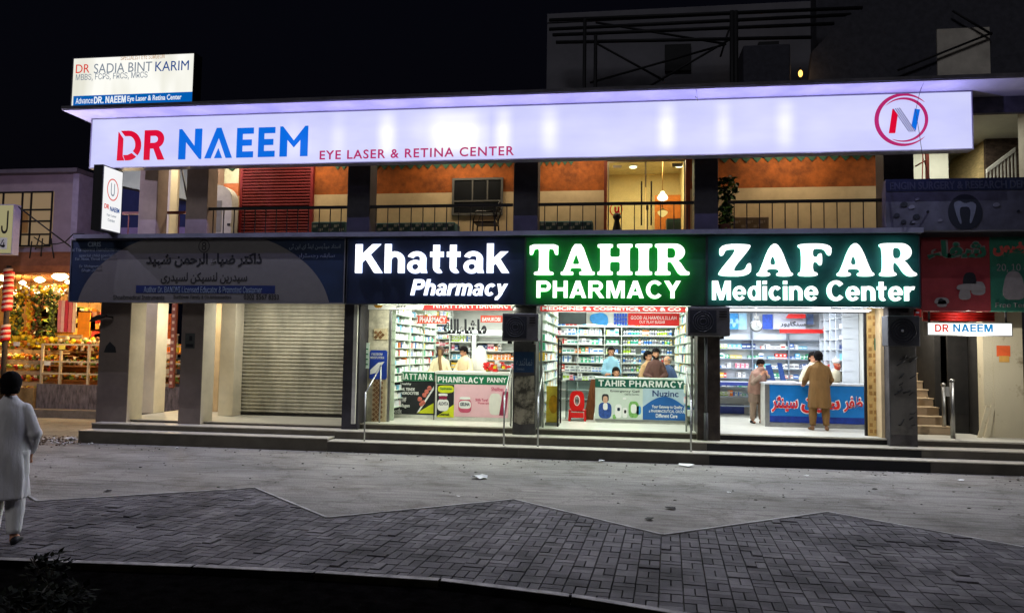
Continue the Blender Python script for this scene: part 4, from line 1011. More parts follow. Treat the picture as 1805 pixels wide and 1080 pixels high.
M_mint = mat('shelf_mint', (206, 222, 202), .5, var=.05)
for sx, d0, lab in ((-1, 'x+', 'left'), (1, 'x-', 'right')):
    t = thing('medicine_shelf', 'shelves along the %s wall of the middle pharmacy' % ('narrow left' if sx < 0 else 'mint green right'), 'shelf', (sx * 1.6, 2.4, .5))
    b = MB()
    xa, xb = (-1.745, -1.5) if sx < 0 else (1.5, 1.695)
    for z in zs2: b.box(xa, xb, .5, 4.05, z - .015, z)
    b.obj('shelf_board', M_mint, t)
    stock_mass(rs_, 'medicine_stock', d0, .53, 4.0, -1.7 if sx < 0 else 1.66, zs2, (.06, .12), (.1, .18), .16, [3, 1, 5, 1, .5, 2, 3 if sx > 0 else 1, 1, 6, .3, .5, 4, .1], 'rows of %s goods along the %s wall of the middle pharmacy' % (('pale green', 'right') if sx > 0 else ('pale', 'left')))
# banners of the middle pharmacy
r = R(952, 540, 1210, 549, by); t = banner('shop_banner', 'red banner strip with white letters over the middle pharmacy opening', r, by, M_red)
text('MEDICINES & COSMETICS, CO. & CO', R(956, 541, 1200, 548, by), by - .001, M_ltxt, t, bold=.03)
YB = 2.6
r = R(984, 549, 1210, 571, YB); t = banner('ceiling_board', 'white board with blue and red pictures inside the top of the middle pharmacy', r, YB + .03, M_wpan)
t = banner('hanging_sign', 'red sign board with white words inside the middle pharmacy', R(1107, 552, 1210, 574, YB), YB, M_red)
text('GOOD ALHAMDULILLAH', R(1112, 557, 1192, 563, YB), YB - .001, M_ltxt, t); text('OUT PLAY SUGAR', R(1127, 565, 1172, 570, YB), YB - .001, M_ltxt, t)
M_bl = mat('print_sky_blue', (56, 140, 206), .5, var=.2, scale=12)
t = thing('hanging_banner', 'blue bottle shaped cut out under the ceiling of the middle pharmacy', 'banner', (.1, YB, 2.9)); rq = R(1040, 550, 1072, 573, YB); poly_mesh([chaikin([(rq[0], rq[2] + .08), (rq[0] + .2, rq[2]), (rq[1], rq[2]), (rq[1], rq[3] - .1), (rq[0] + .3, rq[3]), (rq[0], rq[3] - .06)], .2, 2)], YB - .02, .02, 'sheet', M_bl, t)
t = thing('hanging_banner', 'blue tile patterned cut out beside the red sign board', 'banner', (.4, YB, 2.9)); rq = R(1082, 553, 1106, 573, YB); b = MB()
for i in range(5):
    for k in range(3): b.box(rq[0] + i * .066, rq[0] + i * .066 + .055, YB - .02, YB - .002, rq[2] + k * .1, rq[2] + k * .1 + .085)
b.obj('sheet', mat('print_royal_blue', (50, 84, 186), .5, var=.3, scale=20), t)
MB()
t = thing('wall_screen', 'dark flat screen hung at the top left of the middle pharmacy', 'screen', (-1.0, YB, 2.9)); MB().rect(R(987, 547, 1032, 570, YB - .2), YB - .25, YB - .2).obj('panel', mat('dark_screen', (66, 72, 72), .3), t); b = MB(); rq = R(987, 547, 1032, 570, YB - .2); w = .02
b.box(rq[0] - w, rq[1] + w, YB - .26, YB - .2, rq[2] - w, rq[2]); b.box(rq[0] - w, rq[1] + w, YB - .26, YB - .2, rq[3], rq[3] + w); b.box(rq[0] - w, rq[0], YB - .26, YB - .2, rq[2], rq[3]); b.box(rq[1], rq[1] + w, YB - .26, YB - .2, rq[2], rq[3]); b.obj('frame', M_black, t)
# counter of the middle pharmacy
CY3 = 1.4
t = thing('shop_counter', 'counter with a pale poster and green Tahir Pharmacy header', 'counter', (.5, CY3, .5))
r = R(1049, 667, 1211, 742, CY3); MB().box(r[0], 1.56, CY3, CY3 + .6, .5, r[3] - .02).obj('body', M_cbody, t); MB().box(r[0] - .01, 1.56, CY3 - .03, CY3 + .62, r[3] - .02, r[3] + .01).obj('top', mat('counter_top_mint', (196, 214, 200), .3), t)
MB().rect(R(1049, 668, 1210, 684, CY3), CY3 - .012, CY3 - .001).obj('header_strip', mat('print_deep_green', (22, 92, 76), .5, var=.05), t)
sans('TAHIR PHARMACY', R(1055, 670.5, 1204, 681.5, CY3), CY3 - .012, M_ltxt, t, .003)
MB().rect(R(1050, 684.5, 1210, 740, CY3), CY3 - .006, CY3 - .001).obj('poster', mat('poster_pale', (206, 216, 206), .5, var=.06, scale=3), t)
Y_ = CY3 - .006
MB().rect(R(1133, 684.5, 1210, 740, CY3), CY3 - .009, CY3 - .0065).obj('poster', mat('poster_ice', (176, 198, 212), .5, var=.08, scale=3), t)
A = R(1133, 702, 1210, 740, Y_); poly_mesh([[(A[0], A[2])] + [(A[0] + (A[1] - A[0]) * k / 16, A[2] + .28 + .24 * math.sin(math.pi * k / 16)) for k in range(17)] + [(A[1], A[2])]], CY3 - .0095, .003, 'poster_print', mat('print_blue_hill', (36, 92, 160), .5, var=.15, scale=2), t)
ink((1150, 688, 1196, 699), 'Nuzinc', CY3 - .01, mat('print_navy', (40, 60, 110), .5), .02)
ink((1149, 714, 1203, 721), 'Your Gateway to Quality', CY3 - .013, M_ltxt); ink((1144, 722, 1207, 727), 'a PHARMACEUTICAL GROUP', CY3 - .013, M_ltxt, .01); ink((1156, 729, 1194, 736), 'Different Care', CY3 - .013, M_ltxt)
ink((1076, 687, 1127, 692), 'Emergency Cell', Y_, M_pb, .01); ink((1101, 693, 1127, 697), 'Call for Sunday', Y_, M_pb, .0)
# the girl printed on the poster: hair, face, jacket
shp((1061, 694, 1073, 708), Y_, M_pb); shp((1063, 698, 1071, 710), Y_ - .004, mat('print_skin', (206, 160, 136), .5)); shp((1055, 709, 1078, 737), Y_, mat('print_jacket', (46, 76, 146), .5, var=.3, scale=20)); shp((1063, 710, 1071, 722), Y_ - .004, M_ltxt)
M_pgr = mat('print_leaf', (120, 170, 96), .5, var=.3, scale=20)
for q, mm in (((1084, 712, 1096, 736), M_ltxt), ((1097, 718, 1106, 736), M_ltxt), ((1108, 707, 1126, 736), M_pgr), ((1112, 712, 1122, 728), M_ltxt), ((1088, 718, 1093, 724), M_navyb), ((1100, 722, 1104, 728), M_pb), ((1121, 715, 1130, 730), M_bl), ((1080, 730, 1086, 738), M_pgr), ((1098, 700, 1104, 704), M_ltxt)): shp(q, Y_ - (.004 if mm in (M_ltxt,) else .0085 if mm in (M_navyb, M_pb) else 0), mm)
MB().rect(R(1049, 739.5, 1211, 743, CY3), CY3 - .02, CY3 - .001).obj('plinth', M_alu, t)
# glass leaf, yellow roll-up, glass case, plank and the red chair inside the middle pharmacy
t = thing('glass_door', 'open glass door leaf at the left of the middle pharmacy', 'door', (-1.3, .6, .5)); r = R(987, 598, 1004, 742, .8)
MB().box(r[0], r[0] + .012, .2, .95, .52, 2.3).obj('pane', glass('clear_glass'), t); b = MB(); b.box(r[0] - .01, r[0] + .025, .17, .2, .5, 2.32); b.box(r[0] - .01, r[0] + .025, .95, .98, .5, 2.32); b.box(r[0] - .01, r[0] + .025, .2, .95, 2.3, 2.34); b.obj('frame', M_black, t)
t = thing('rollup_banner', 'yellow roll up banner standing inside the left of the middle pharmacy', 'banner', (-1.4, .45, .5)); r = R(963, 680, 985, 741, .45); MB().box(r[0], r[1], .44, .452, .56, r[3]).obj('sheet', mat('banner_yellow', (226, 196, 70), .5, var=.25, scale=3), t); MB().box(r[0] - .02, r[1] + .02, .4, .5, .5, .56).obj('base', M_alu, t)
poly_mesh([arc((r[0] + r[1]) / 2 + .02, .95, .1, .2, 0, 340, 14)], .438, .003, 'print', mat('print_amber', (206, 150, 30), .5, var=.3), t)
t = thing('glass_showcase', 'low glass case with a dark frame behind the red plastic chair', 'display case', (-.85, 2.1, .5)); r = R(997, 672, 1042, 720, 2.1); b = MB(); w = .018
x0, x1, y0, y1, z0, z1 = r[0], r[1], 2.1, 2.55, .5, r[3]
for x in (x0, x1 - w):
    for y in (y0, y1 - w): b.box(x, x + w, y, y + w, z0, z1)
for z in (z1, z0 + .4):
    b.box(x0, x1, y0, y0 + w, z, z + w); b.box(x0, x1, y1 - w, y1, z, z + w); b.box(x0, x0 + w, y0 + w, y1 - w, z, z + w); b.box(x1 - w, x1, y0 + w, y1 - w, z, z + w)
b.obj('frame', mat('case_dark', (58, 64, 60), .4), t); MB().box(x0 + w, x1 - w, y0 + .004, y0 + .01, z0, z1).obj('pane', glass('clear_glass'), t)
t = thing('wooden_plank', 'brown wooden board leaning beside the low glass case', 'plank', (-.45, 1.9, .5)); r = R(1038, 668, 1050, 718, 2.0); M = MB(); M.prism([(r[0] - .12, .5), (r[1] - .05, .5), (r[1] + .06, r[3]), (r[0] + .05, r[3])], 2.0, 2.04); M.obj('board', M_wood, t)
# red plastic chair seen from behind
t = thing('plastic_chair', 'red plastic chair with an oval slot in its back', 'chair', (-.85, 1.55, .5)); M_rc = mat('plastic_red', (206, 24, 24), .35, var=.05)
r = R(1001, 689, 1033, 727, 1.5); x0, x1 = r[0], r[1]; cx_ = (x0 + x1) / 2; zt_ = r[3]
outer = chaikin([(x0 + .03, .74), (x1 - .03, .74), (x1 - .05, zt_), (x0 + .05, zt_)], .18, 2)
poly_mesh([outer, arc(cx_, (zt_ + .76) / 2, .045, .09, 0, 345, 14)], 1.52, .02, 'backrest', M_rc, t)
MB().box(x0 + .01, x1 - .01, 1.53, 1.95, .72, .75).obj('seat', M_rc, t, bev=.01)
for sx in (x0 + .01, x1 - .05):
    for y in (1.52, 1.9): MB().prism([(sx, .5), (sx + .05, .5), (sx + .04, .72), (sx + .01, .72)], y, y + .04).obj('leg', M_rc, t)
MB().box(x0 + .05, x1 - .05, 1.5, 1.515, .58, .7).obj('apron', M_rc, t)
poly_mesh([arc(cx_, (zt_ + .76) / 2, .07, .12, 0, 345, 16), arc(cx_, (zt_ + .76) / 2, .055, .1, 0, 345, 16)], 1.4995, .004, 'emblem', M_ltxt, t)
# --- shop with the blue counter
ZY = 4.3
zz = [1.0, 1.24, 1.48, 1.73, 1.98, 2.23, 2.47]
M_zs = mat('shelf_cool_white', (216, 222, 230), .45, var=.03); M_ze = mat('shelf_edge_blue', (128, 138, 152), .4)
shelving('white shelf wall with thin dark uprights behind the blue counter', 2.62, 5.26, ZY, .22, zz + [.76], (2.64, 3.5, 4.4, 5.24), .98, 3.25, M_zs, M_ze)
stock(rs_, 2.66, 5.23, ZY + .06, zz, (.06, .15), (.06, .15), (.08, .16), [5, 2, 3, 2, 1.2, 1, 1.6, 3, 6, .5, 1, 1.2, .6], '%s medicine carton on the shelf wall behind the blue counter', '%s cartons behind the blue counter', p_gap=.2, limit=120)
t = thing('poster_row', 'blue and white picture boards above the shelves of the shop with the blue counter', 'poster', (3.6, ZY, 2.7))
YZ = ZY - .03
for q, mm in (((1274, 552, 1301, 580), M_bl), ((1302, 552, 1316, 580), mat('print_pale_blue', (150, 196, 226), .5, var=.2, scale=9)), ((1344, 554, 1362, 580), mat('print_royal_blue', (50, 84, 186), .5)), ((1363, 552, 1420, 580), mat('print_lilac', (206, 210, 226), .5, var=.06)), ((1422, 553, 1434, 572), mat('print_slate', (90, 110, 150), .5))): MB().rect(R(*q, YZ), YZ, YZ + .02).obj('panel', mm, t)
b = MB()
for i in range(5):
    c = pt(1279 + i * 5, 566 + (i % 2) * 6, YZ); b.ball((c.x, YZ, c.z), (.05, .01, .07), 8, 6)
b.obj('panel_print', MATS['print_pale_blue'], t)
text(urdu('سنگاپور'), R(1375, 566, 1420, 577, YZ), YZ - .001, M_pb, t, bold=.03)
t = thing('hanging_banner', 'red festive banner with a long strip over the shelves behind the blue counter', 'banner', (4.0, 4.0, 2.7)); YR = 4.05
poly_mesh([chaikin([(u, v) for u, v in ((R(1390, 553, 1420, 561, YR)[0] - .08, R(1390, 553, 1420, 561, YR)[2]), (R(1390, 553, 1420, 561, YR)[0], R(1390, 553, 1420, 561, YR)[3]), (R(1390, 553, 1420, 561, YR)[1], R(1390, 553, 1420, 561, YR)[3]), (R(1390, 553, 1420, 561, YR)[1], R(1390, 553, 1420, 561, YR)[2]))], .1, 1)], YR, .02, 'sheet', M_red, t)
MB().rect(R(1374, 580, 1456, 587, YR), YR - .02, YR).obj('strip', M_red, t)
c = pt(1457, 576, YR); b = MB(); b.rings([[(c.x + .12 * math.cos(k * math.pi / 4) * s_, YR - .04 + .05 * math.sin(k * math.pi / 4) * s_, c.z - .1 + h_) for k in range(8)] for s_, h_ in ((1, 0), (.8, .08), (.4, .22), (.1, .34))]); b.obj('tassel', mat('banner_vermilion', (222, 70, 40), .5, var=.3), t)
MB().rect(R(1453, 588, 1458, 612, YR), YR - .02, YR).obj('streamer', mat('streamer_green', (60, 160, 80), .5), t)
t = thing('wall_clock', 'round white dial scale hanging before the shelves left of the red strip', 'scale', (3.0, 3.2, 2.5)); c = pt(1333, 574, 3.2)
b = MB(); b.rings([[(c.x + rr_ * math.cos(k * math.pi / 12), 3.2 + y_, c.z + rr_ * math.sin(k * math.pi / 12)) for k in range(24)] for rr_, y_ in ((.135, .06), (.15, .03), (.15, -.03), (.132, -.045))]); b.obj('case', mat('clock_case', (70, 72, 72), .4), t)
b = MB(); b.rings([[(c.x + rr_ * math.cos(k * math.pi / 12), 3.2 + y_, c.z + rr_ * math.sin(k * math.pi / 12)) for k in range(24)] for rr_, y_ in ((.126, -.046), (.124, -.05))]); b.obj('dial', mat('dial_grey', (170, 172, 170), .6), t)
b = MB(); b.box(c.x - .004, c.x + .006, 3.142, 3.146, c.z, c.z + .1); b.prism([(c.x, c.z), (c.x + .06, c.z - .04), (c.x + .065, c.z - .03)], 3.142, 3.146); b.obj('hand', M_pb, t)
b = MB(); b.box(c.x - .06, c.x + .06, 3.16, 3.24, c.z + .15, c.z + .24); b.tube([(c.x, 3.2, c.z + .24), (c.x, 3.2, 3.28)], .012); b.obj('hanger', M_alu, t)
t = thing('ceiling_tube', 'white fluorescent tube on the ceiling above the blue counter', 'lamp', (4.9, 3.0, 3.2)); MB().tube([(4.55, 3.7, 3.2), (4.95, 2.6, 3.2)], .022).obj('tube', emat('tube_light', (255, 255, 255), 2.2), t); MB().box(4.5, 5.0, 3.1, 3.2, 3.235, 3.275).obj('housing', M_white, t)
# strip light under the sign
t = thing('strip_light', 'glowing white strip lamp under the sign of the shop with the blue counter', 'lamp', (3.6, -.2, 3.0)); r = R(1272, 541, 1545, 548, -.1); MB().box(r[0], r[1] - .1, -.12, -.05, 2.965, 3.0).obj('housing', M_white, t); MB().box(r[0] + .02, r[1] - .14, -.11, -.06, 2.945, 2.965).obj('tube', emat('strip_white', (245, 248, 255), 1.5), t)
# right wall cabinets of that shop
t = thing('wall_cabinet', 'white cabinet of small niches along the right wall of the shop with the blue counter', 'cabinet', (5.35, 2.4, .5))
MB().box(5.35, 5.49, 2.3, 4.25, 1.0, 3.2).obj('back_panel', M_zs, t)
b = MB()
for z in zz + [2.72, 2.97]: b.box(5.15, 5.35, 2.3, 4.25, z - .01, z)
for y in (2.3, 2.8, 3.3, 3.8, 4.2): b.box(5.13, 5.35, y, y + .03, 1.0, 3.2)
b.obj('shelf_board', M_zs, t)
rb2 = random.Random(5); b = MB()
for z in zz + [2.72]:
    for y in (2.4, 2.6, 2.95, 3.4, 3.6, 3.95):
        if rb2.random() < .7: b.box(5.2, 5.3, y, y + rb2.uniform(.08, .2), z, z + rb2.uniform(.08, .17), rb2.choice((0, 1, 3, 4, 7, 8, 8, 10)))
tag(b.obj('medicine_stock', [p[0] for p in PM]), 'scattered cartons in the white cabinet at the right wall', 'medicine stock', kind='stuff')
# blue counter
CZ = 1.55
t = thing('shop_counter', 'bright blue counter with red and white Urdu words', 'counter', (4.3, CZ, .5)); r = R(1349, 673, 1526, 752, CZ)
M_cb = mat('counter_blue', (22, 112, 184), .4, var=.25, scale=.9, thr=(.3, .7)); x0, x1, zt_ = r[0], 5.46, 1.47
MB().box(x0, x1, CZ, CZ + .55, .5, zt_ - .04).obj('body', M_cbody, t); MB().box(x0 - .03, x1, CZ - .04, CZ + .58, zt_ - .04, zt_).obj('top', mat('counter_top_cool', (206, 210, 216), .3), t)
MB().box(x0 + .09, x1 - .02, CZ - .008, CZ - .001, .6, zt_ - .05).obj('front_panel', M_cb, t); MB().box(x0 + .09, x1 - .02, CZ - .012, CZ - .009, .6, .74).obj('lower_band', mat('counter_navy', (24, 50, 130), .4, var=.2), t)
b = MB(); b.box(x0 - .01, x0 + .085, CZ - .02, CZ - .001, .5, zt_ - .04); b.box(x1 - .018, x1, CZ - .02, CZ - .001, .5, zt_ - .04); b.box(x0 + .09, x1 - .02, CZ - .02, CZ - .001, .5, .59); b.obj('trim', M_alu, t)
for s, q in ((urdu('سینٹر'), (1360, 698, 1406, 726)), (urdu('سین'), (1412, 702, 1480, 728)), (urdu('ظفر'), (1487, 699, 1520, 726))):
    q = R(*q, CZ); text(s, (q[0] - .02, q[1] + .02, q[2] - .02, q[3] + .02), CZ - .012, M_ltxt, t, .004, bold=.06); text(s, q, CZ - .017, M_red, t, .004, bold=.03)
t = thing('paper_pad', 'white sheet lying on the left end of the blue counter', 'paper', (3.6, 1.75, 1.47)); MB().box(3.38, 3.95, CZ + .02, CZ + .4, 1.471, 1.5).obj('sheet', M_ltxt, t)
t = thing('computer_screen', 'dark blue monitor back at the left end of the blue counter', 'screen', (3.55, 2.3, 1.47)); M = MB(); M.prism([(3.42, 1.5), (3.6, 1.47), (3.5, 1.86), (3.38, 1.84)], 2.0, 2.04); M.obj('panel', mat('screen_blue', (40, 66, 120), .4), t); MB().box(3.46, 3.54, 2.04, 2.1, 1.471, 1.7).obj('stand', M_black, t)
t = thing('computer_screen', 'second tilted dark blue screen right beside the monitor on the blue counter', 'screen', (3.72, 2.35, 1.47)); M = MB(); M.prism([(3.72, 1.47), (3.84, 1.47), (3.74, 1.9), (3.64, 1.9)], 2.05, 2.08); M.obj('panel', MATS['screen_blue'], t); MB().box(3.74, 3.8, 2.08, 2.13, 1.471, 1.6).obj('stand', M_black, t)
# side table and wall dado at the left of that shop
MB().box(1.92, 3.4, 5.0, 5.18, .5, .74).obj('skirting', mat('skirting_blue', (50, 62, 130), .5), BLD)
t = thing('side_shelf', 'long low wall shelf with a blue edge left of the blue counter', 'shelf', (2.7, 4.0, .5)); MB().box(2.3, 3.5, 3.7, 4.25, 1.34, 1.39).obj('top', M_zs, t); MB().box(2.3, 3.5, 3.66, 3.7, 1.3, 1.385).obj('edge', mat('skirting_blue', (50, 62, 130), .5), t); MB().box(2.3, 2.34, 3.7, 3.75, .5, 1.34).obj('leg', M_black, t); MB().box(3.44, 3.48, 3.7, 3.75, .5, 1.34).obj('leg', M_black, t)
t = thing('small_poster', 'small green poster on the gold tiled pier', 'poster', (5.15, .09, 1.9)); MB().rect(R(1541, 596, 1554, 617, .09), .083, .09).obj('sheet', mat('poster_green', (50, 96, 70), .5, var=.3, scale=15), t); text('ATM', R(1543, 608, 1552, 612, .09), .083, M_ltxt, t, bold=.03)

# ---- air conditioners
def ac_box(label, px, Y, d, left_panel):
    r = R(*px, Y); x0, x1, z0, z1 = r
    t = thing('air_conditioner', label, 'air conditioner', ((x0 + x1) / 2, Y, z0), 'air conditioners on the pillars')
    mc = mat('ac_case', (78, 76, 78), .5, var=.15)
    MB().box(x0, x1, Y, Y + d, z0, z1).obj('case', mc, t, bev=.02)
    xs = x0 + .68 * (x1 - x0)
    b = MB(); b.box(x0 + .04, xs, Y - .008, Y - .001, z0 + .06, z1 - .06); b.obj('fan_panel', mat('ac_dark', (34, 36, 44), .5), t)
    b = MB(); cx_, cz_, rr_ = (x0 + .04 + xs) / 2, (z0 + z1) / 2, min(xs - x0 - .1, z1 - z0 - .16) / 2
    for q in range(4):
        k0 = rr_ * (1 - q * .22)
        b.rings([[(cx_ + k * math.cos(i * math.pi / 14), Y + y_, cz_ + k * math.sin(i * math.pi / 14)) for i in range(28)] for k, y_ in ((k0, -.008), (k0, -.02), (k0 - .012, -.02), (k0 - .012, -.008))], cap=False)
    b.obj('fan_grille', mat('ac_grille', (50, 52, 58), .5), t)
    b = MB()
    for i in range(3): b.box(xs + .05, x1 - .06, Y - .006, Y - .001, z1 - .2 + i * .05, z1 - .175 + i * .05)
    b.obj('vents', M_black, t)
    b = MB(); b.box(x0 + .1, x0 + .14, Y + .1, -.455, z0 - .05, z0 - .002); b.box(x1 - .14, x1 - .1, Y + .1, -.455, z0 - .05, z0 - .002); b.obj('bracket', M_black, t)
    return t
ac_box('grey air conditioner on the pillar between the left and middle pharmacies', (885, 552, 949, 601), -.95, .45, False)
ac_box('grey air conditioner on the pillar left of the shop with the blue counter', (1212, 541, 1287, 592), -.95, .45, False)
r = R(1565, 556, 1622, 610, -.8); x0, x1, z0, z1 = r
t = thing('outdoor_unit', 'dark outdoor air conditioning unit with a round fan on the rightmost pillar', 'air conditioner', ((x0 + x1) / 2, -.8, z0), 'air conditioners on the pillars')
MB().box(x0, x1, -.8, -.47, z0, z1).obj('case', mat('unit_case', (56, 56, 60), .5, var=.2), t, bev=.015)
b = MB(); cx_, cz_ = (x0 + x1) / 2 - .03, (z0 + z1) / 2
for k0 in (.24, .19, .14, .09, .04):
    b.rings([[(cx_ + k * math.cos(i * math.pi / 14), -.8 + y_, cz_ + k * math.sin(i * math.pi / 14)) for i in range(28)] for k, y_ in ((k0, -.002), (k0, -.016), (k0 - .01, -.016), (k0 - .01, -.002))], cap=False)
b.obj('fan_grille', M_black, t)
b = MB(); b.ball((cx_, -.815, cz_), (.025, .012, .025), 10, 6); b.obj('fan_hub', mat('hub_grey', (150, 150, 150), .5), t)
b = MB(); b.rings([[(cx_ + k * math.cos(i * math.pi / 14), -.8 + y_, cz_ + k * math.sin(i * math.pi / 14)) for i in range(28)] for k, y_ in ((.25, -.0005), (.25, -.0015))]); b.obj('fan_recess', mat('ac_dark', (34, 36, 44), .5), t)
# pipes below the second unit
t = thing('drain_pipe', 'grey pipe running down the brown marble pillar', 'pipe', (1.72, -.5, .4)); MB().tube([(1.76, -.5, 2.4), (1.76, -.5, .9)], .028).obj('pipe', mat('pipe_grey', (70, 70, 74), .5), t); MB().tube([(1.76, -.5, .92), (1.76, -.5, .4)], .042).obj('socket', mat('pipe_grey', (70, 70, 74), .5), t)
# posters on the pillars
t = thing('pillar_poster', 'dark blue sticker with white handwriting on the pillar between two pharmacies', 'sticker', (-1.85, -.46, 1.7)); MB().rect(R(906, 620, 941, 656, -.46), -.458, -.453).obj('sheet', mat('sticker_navy', (26, 52, 86), .5), t); text(urdu('نمائندہ'), R(910, 631, 938, 644, -.46), -.458, mat('dim_white_print', (170, 182, 196), .6), t); text('Contact', R(911, 648, 924, 652, -.46), -.458, mat('dim_white_print', (170, 182, 196), .6), t)
t = thing('pillar_poster', 'long torn grey poster on the lower part of the pillar between two pharmacies', 'poster', (-1.85, -.46, .9)); M = poly_mesh([[(R(906, 660, 940, 760, -.46)[0] + u * .43, R(906, 660, 940, 748, -.46)[2] + v * 1.0) for u, v in ((0, .05), (.3, 0), (.98, .03), (1, .5), (.95, 1), (.4, .97), (0, 1))]], -.452, .004, 'sheet', mat('torn_paper', (112, 106, 94), .8, var=.75, scale=4, thr=(.42, .58)), t)
t = thing('pillar_poster', 'peeling black and grey poster on the rightmost pillar', 'poster', (5.45, -.46, 1.3)); q = R(1570, 612, 1615, 766, -.46); MB().rect((q[0], q[1], q[2], q[3]), -.456, -.452).obj('sheet', mat('peeling_paper', (84, 81, 78), .8, var=.25, scale=1.8, thr=(.4, .6)), t)
rp2 = random.Random(2); b = MB()
for i in range(16):
    u, v = q[0] + .06 + rp2.random() * .3, q[2] + .15 + rp2.random() * 1.3
    b.tube([(u, -.457, v), (u + rp2.uniform(.02, .1), -.457, v + rp2.uniform(.0, .06)), (u + rp2.uniform(.05, .16), -.457, v + rp2.uniform(.02, .12))], rp2.uniform(.006, .016), 5)
b.obj('ink_marks', M_ink, t)
t = thing('pillar_poster', 'small dark notice on the leftmost grey pillar', 'notice', (-11.1, -.46, 1.7)); q = R(183, 602, 205, 621, -.46); poly_mesh([[(q[0], q[2]), (q[1], q[2]), (q[1] - .03, q[2] + .12), (q[0] + .14, q[3]), (q[0] + .05, q[2] + .14)]], -.452, .004, 'sheet', M_pb, t)
t = thing('pillar_poster', 'small grey printed notice on the second grey pillar', 'notice', (-9.2, -.46, 1.75)); q = R(326, 587, 343, 614, -.46); MB().rect(q, -.457, -.452).obj('sheet', mat('notice_dark', (62, 64, 62), .7), t); b = MB(); b.box(q[0] + .03, q[1] - .03, -.461, -.4575, q[2] + .03, q[2] + .1); b.box(q[0] + .1, q[0] + .17, -.461, -.4575, q[2] + .17, q[3] - .06); b.obj('print', M_ink, t)
# hand rails at the steps
def handrail(label, px, top):
    x = pt(px, 780, -1.0).x
    t = thing('handrail', label, 'handrail', (x, -.6, 0), 'steel handrails at the pharmacy steps')
    b = MB(); b.tube([(x, -.98, 1.18), (x, -.05, top)], .018); b.obj('rail', M_steel, t)
    MB().tube([(x, -1.0, .0), (x, -1.0, 1.2)], .017).obj('post', M_steel, t); MB().tube([(x, -.06, .5), (x, -.06, top)], .02).obj('post', M_steel, t)
    return t
handrail('steel handrail at the left end of the left pharmacy steps', 642, 1.72)
handrail('steel handrail just left of the torn poster pillar', 888, 1.72)
handrail('steel handrail just right of the torn poster pillar', 948, 1.72)
handrail('steel handrail by the brown marble pillar', 1218, 1.72)
# ------------------------------------------------------------------ things on the upper veranda
lamp('room_light', 'AREA', (.7, 2.8, 6.9), 120, (1, .82, .5), 1.2, .8)
M_bulb = emat('bulb_warm', (255, 236, 190), 5.0)
for px, py in ((1116, 298), (1197, 317)):
    c = pt(px, py, 3.6); t = thing('downlight', 'round ceiling light behind the upstairs glass door, %s' % ('the left one' if px < 1150 else 'the right one'), 'lamp', (c.x, 3.6, 6.86)); MB().lathe((c.x, 3.6, 6.86), [(.09, 0), (.09, .06)], 14).obj('lens', M_bulb, t); MB().lathe((c.x, 3.6, 6.89), [(.12, 0), (.12, .03)], 14).obj('rim', M_white, t)
c = pt(1168, 347, 2.6); t = thing('chandelier', 'glowing hanging globe chandelier with two tiers behind the glass door', 'chandelier', (c.x, 2.6, 5.4))
b = MB(); b.lathe((c.x, 2.6, c.z), [(.03, -.1), (.11, -.07), (.13, -.02), (.1, .04), (.06, .08), (.05, .12), (.02, .14)], 14); b.obj('globe', M_bulb, t)
c2 = pt(1168, 376, 2.6); b = MB(); b.lathe((c.x, 2.6, c2.z), [(.02, -.09), (.07, -.06), (.12, 0), (.12, .04), (.05, .07)], 14); b.obj('globe', emat('bulb_amber', (255, 206, 120), 1.6), t)
b = MB(); b.tube([(c.x, 2.6, c2.z), (c.x, 2.6, 6.92)], .01); b.lathe((c.x, 2.6, c2.z + .08), [(.08, 0), (.03, .05)], 10); b.obj('rod', mat('brass', (150, 110, 60), .4, metal=.8), t)
t = thing('side_cabinet', 'dark teal cabinet at the right behind the glass door', 'cabinet', (1.4, 3.0, 4.5)); MB().box(1.22, 1.56, 2.9, 3.3, 4.5, 5.4).obj('body', mat('cabinet_teal', (48, 66, 66), .5), t); MB().box(1.25, 1.53, 2.885, 2.9, 4.6, 5.3).obj('door', mat('cabinet_teal_dark', (36, 52, 54), .5), t)
t = thing('floor_lamp_stand', 'dark slim stand behind the railing left of the glass door handle', 'stand', (-.02, 1.2, 4.5)); b = MB(); b.lathe((0, 1.2, 4.5), [(.12, 0), (.11, .3), (.05, .56), (.09, .62), (.09, .68), (.05, .72)], 12); b.obj('body', M_black, t)
M_cush = mat('cushion_teal', (58, 88, 92), .8, var=.2); M_cushp = mat('cushion_print', (172, 182, 176), .8)
def bench(px0, px1, label, top=5.02, mc=M_cush, mp_=M_cushp):
    a, c = pt(px0, 400, 1.1).x, pt(px1, 400, 1.1).x
    t = thing('veranda_bench', label, 'bench', ((a + c) / 2, 1.2, 4.5), 'low benches on the upper veranda')
    MB().box(a, c, 1.0, 1.5, 4.52, 4.8).obj('base', M_black, t); MB().box(a, c, .98, 1.52, 4.8, top).obj('seat', mc, t, bev=.03)
    b = MB(); x = a + .05; k = 0
    while x < c - .1:
        for z in (4.83, 4.92):
            if (k + (z > 4.9)) % 2: b.box(x, x + .07, .972, .979, z, z + .06); b.box(x + .09, x + .11, .972, .979, z + .02, z + .07)
        x += .13; k += 1
    b.obj('print', mp_, t)
bench(656, 804, 'long low bench with a patterned cover under the small grey window'); bench(950, 1045, 'low patterned bench left of the upstairs glass door')
bench(552, 612, 'short end of a patterned bench right of the red shutter', 5.06); bench(1290, 1354, 'pale brown patterned bench beside the potted vine', 5.08, mat('cushion_sand', (150, 128, 100), .8), mat('cushion_sand_print', (196, 178, 150), .8))
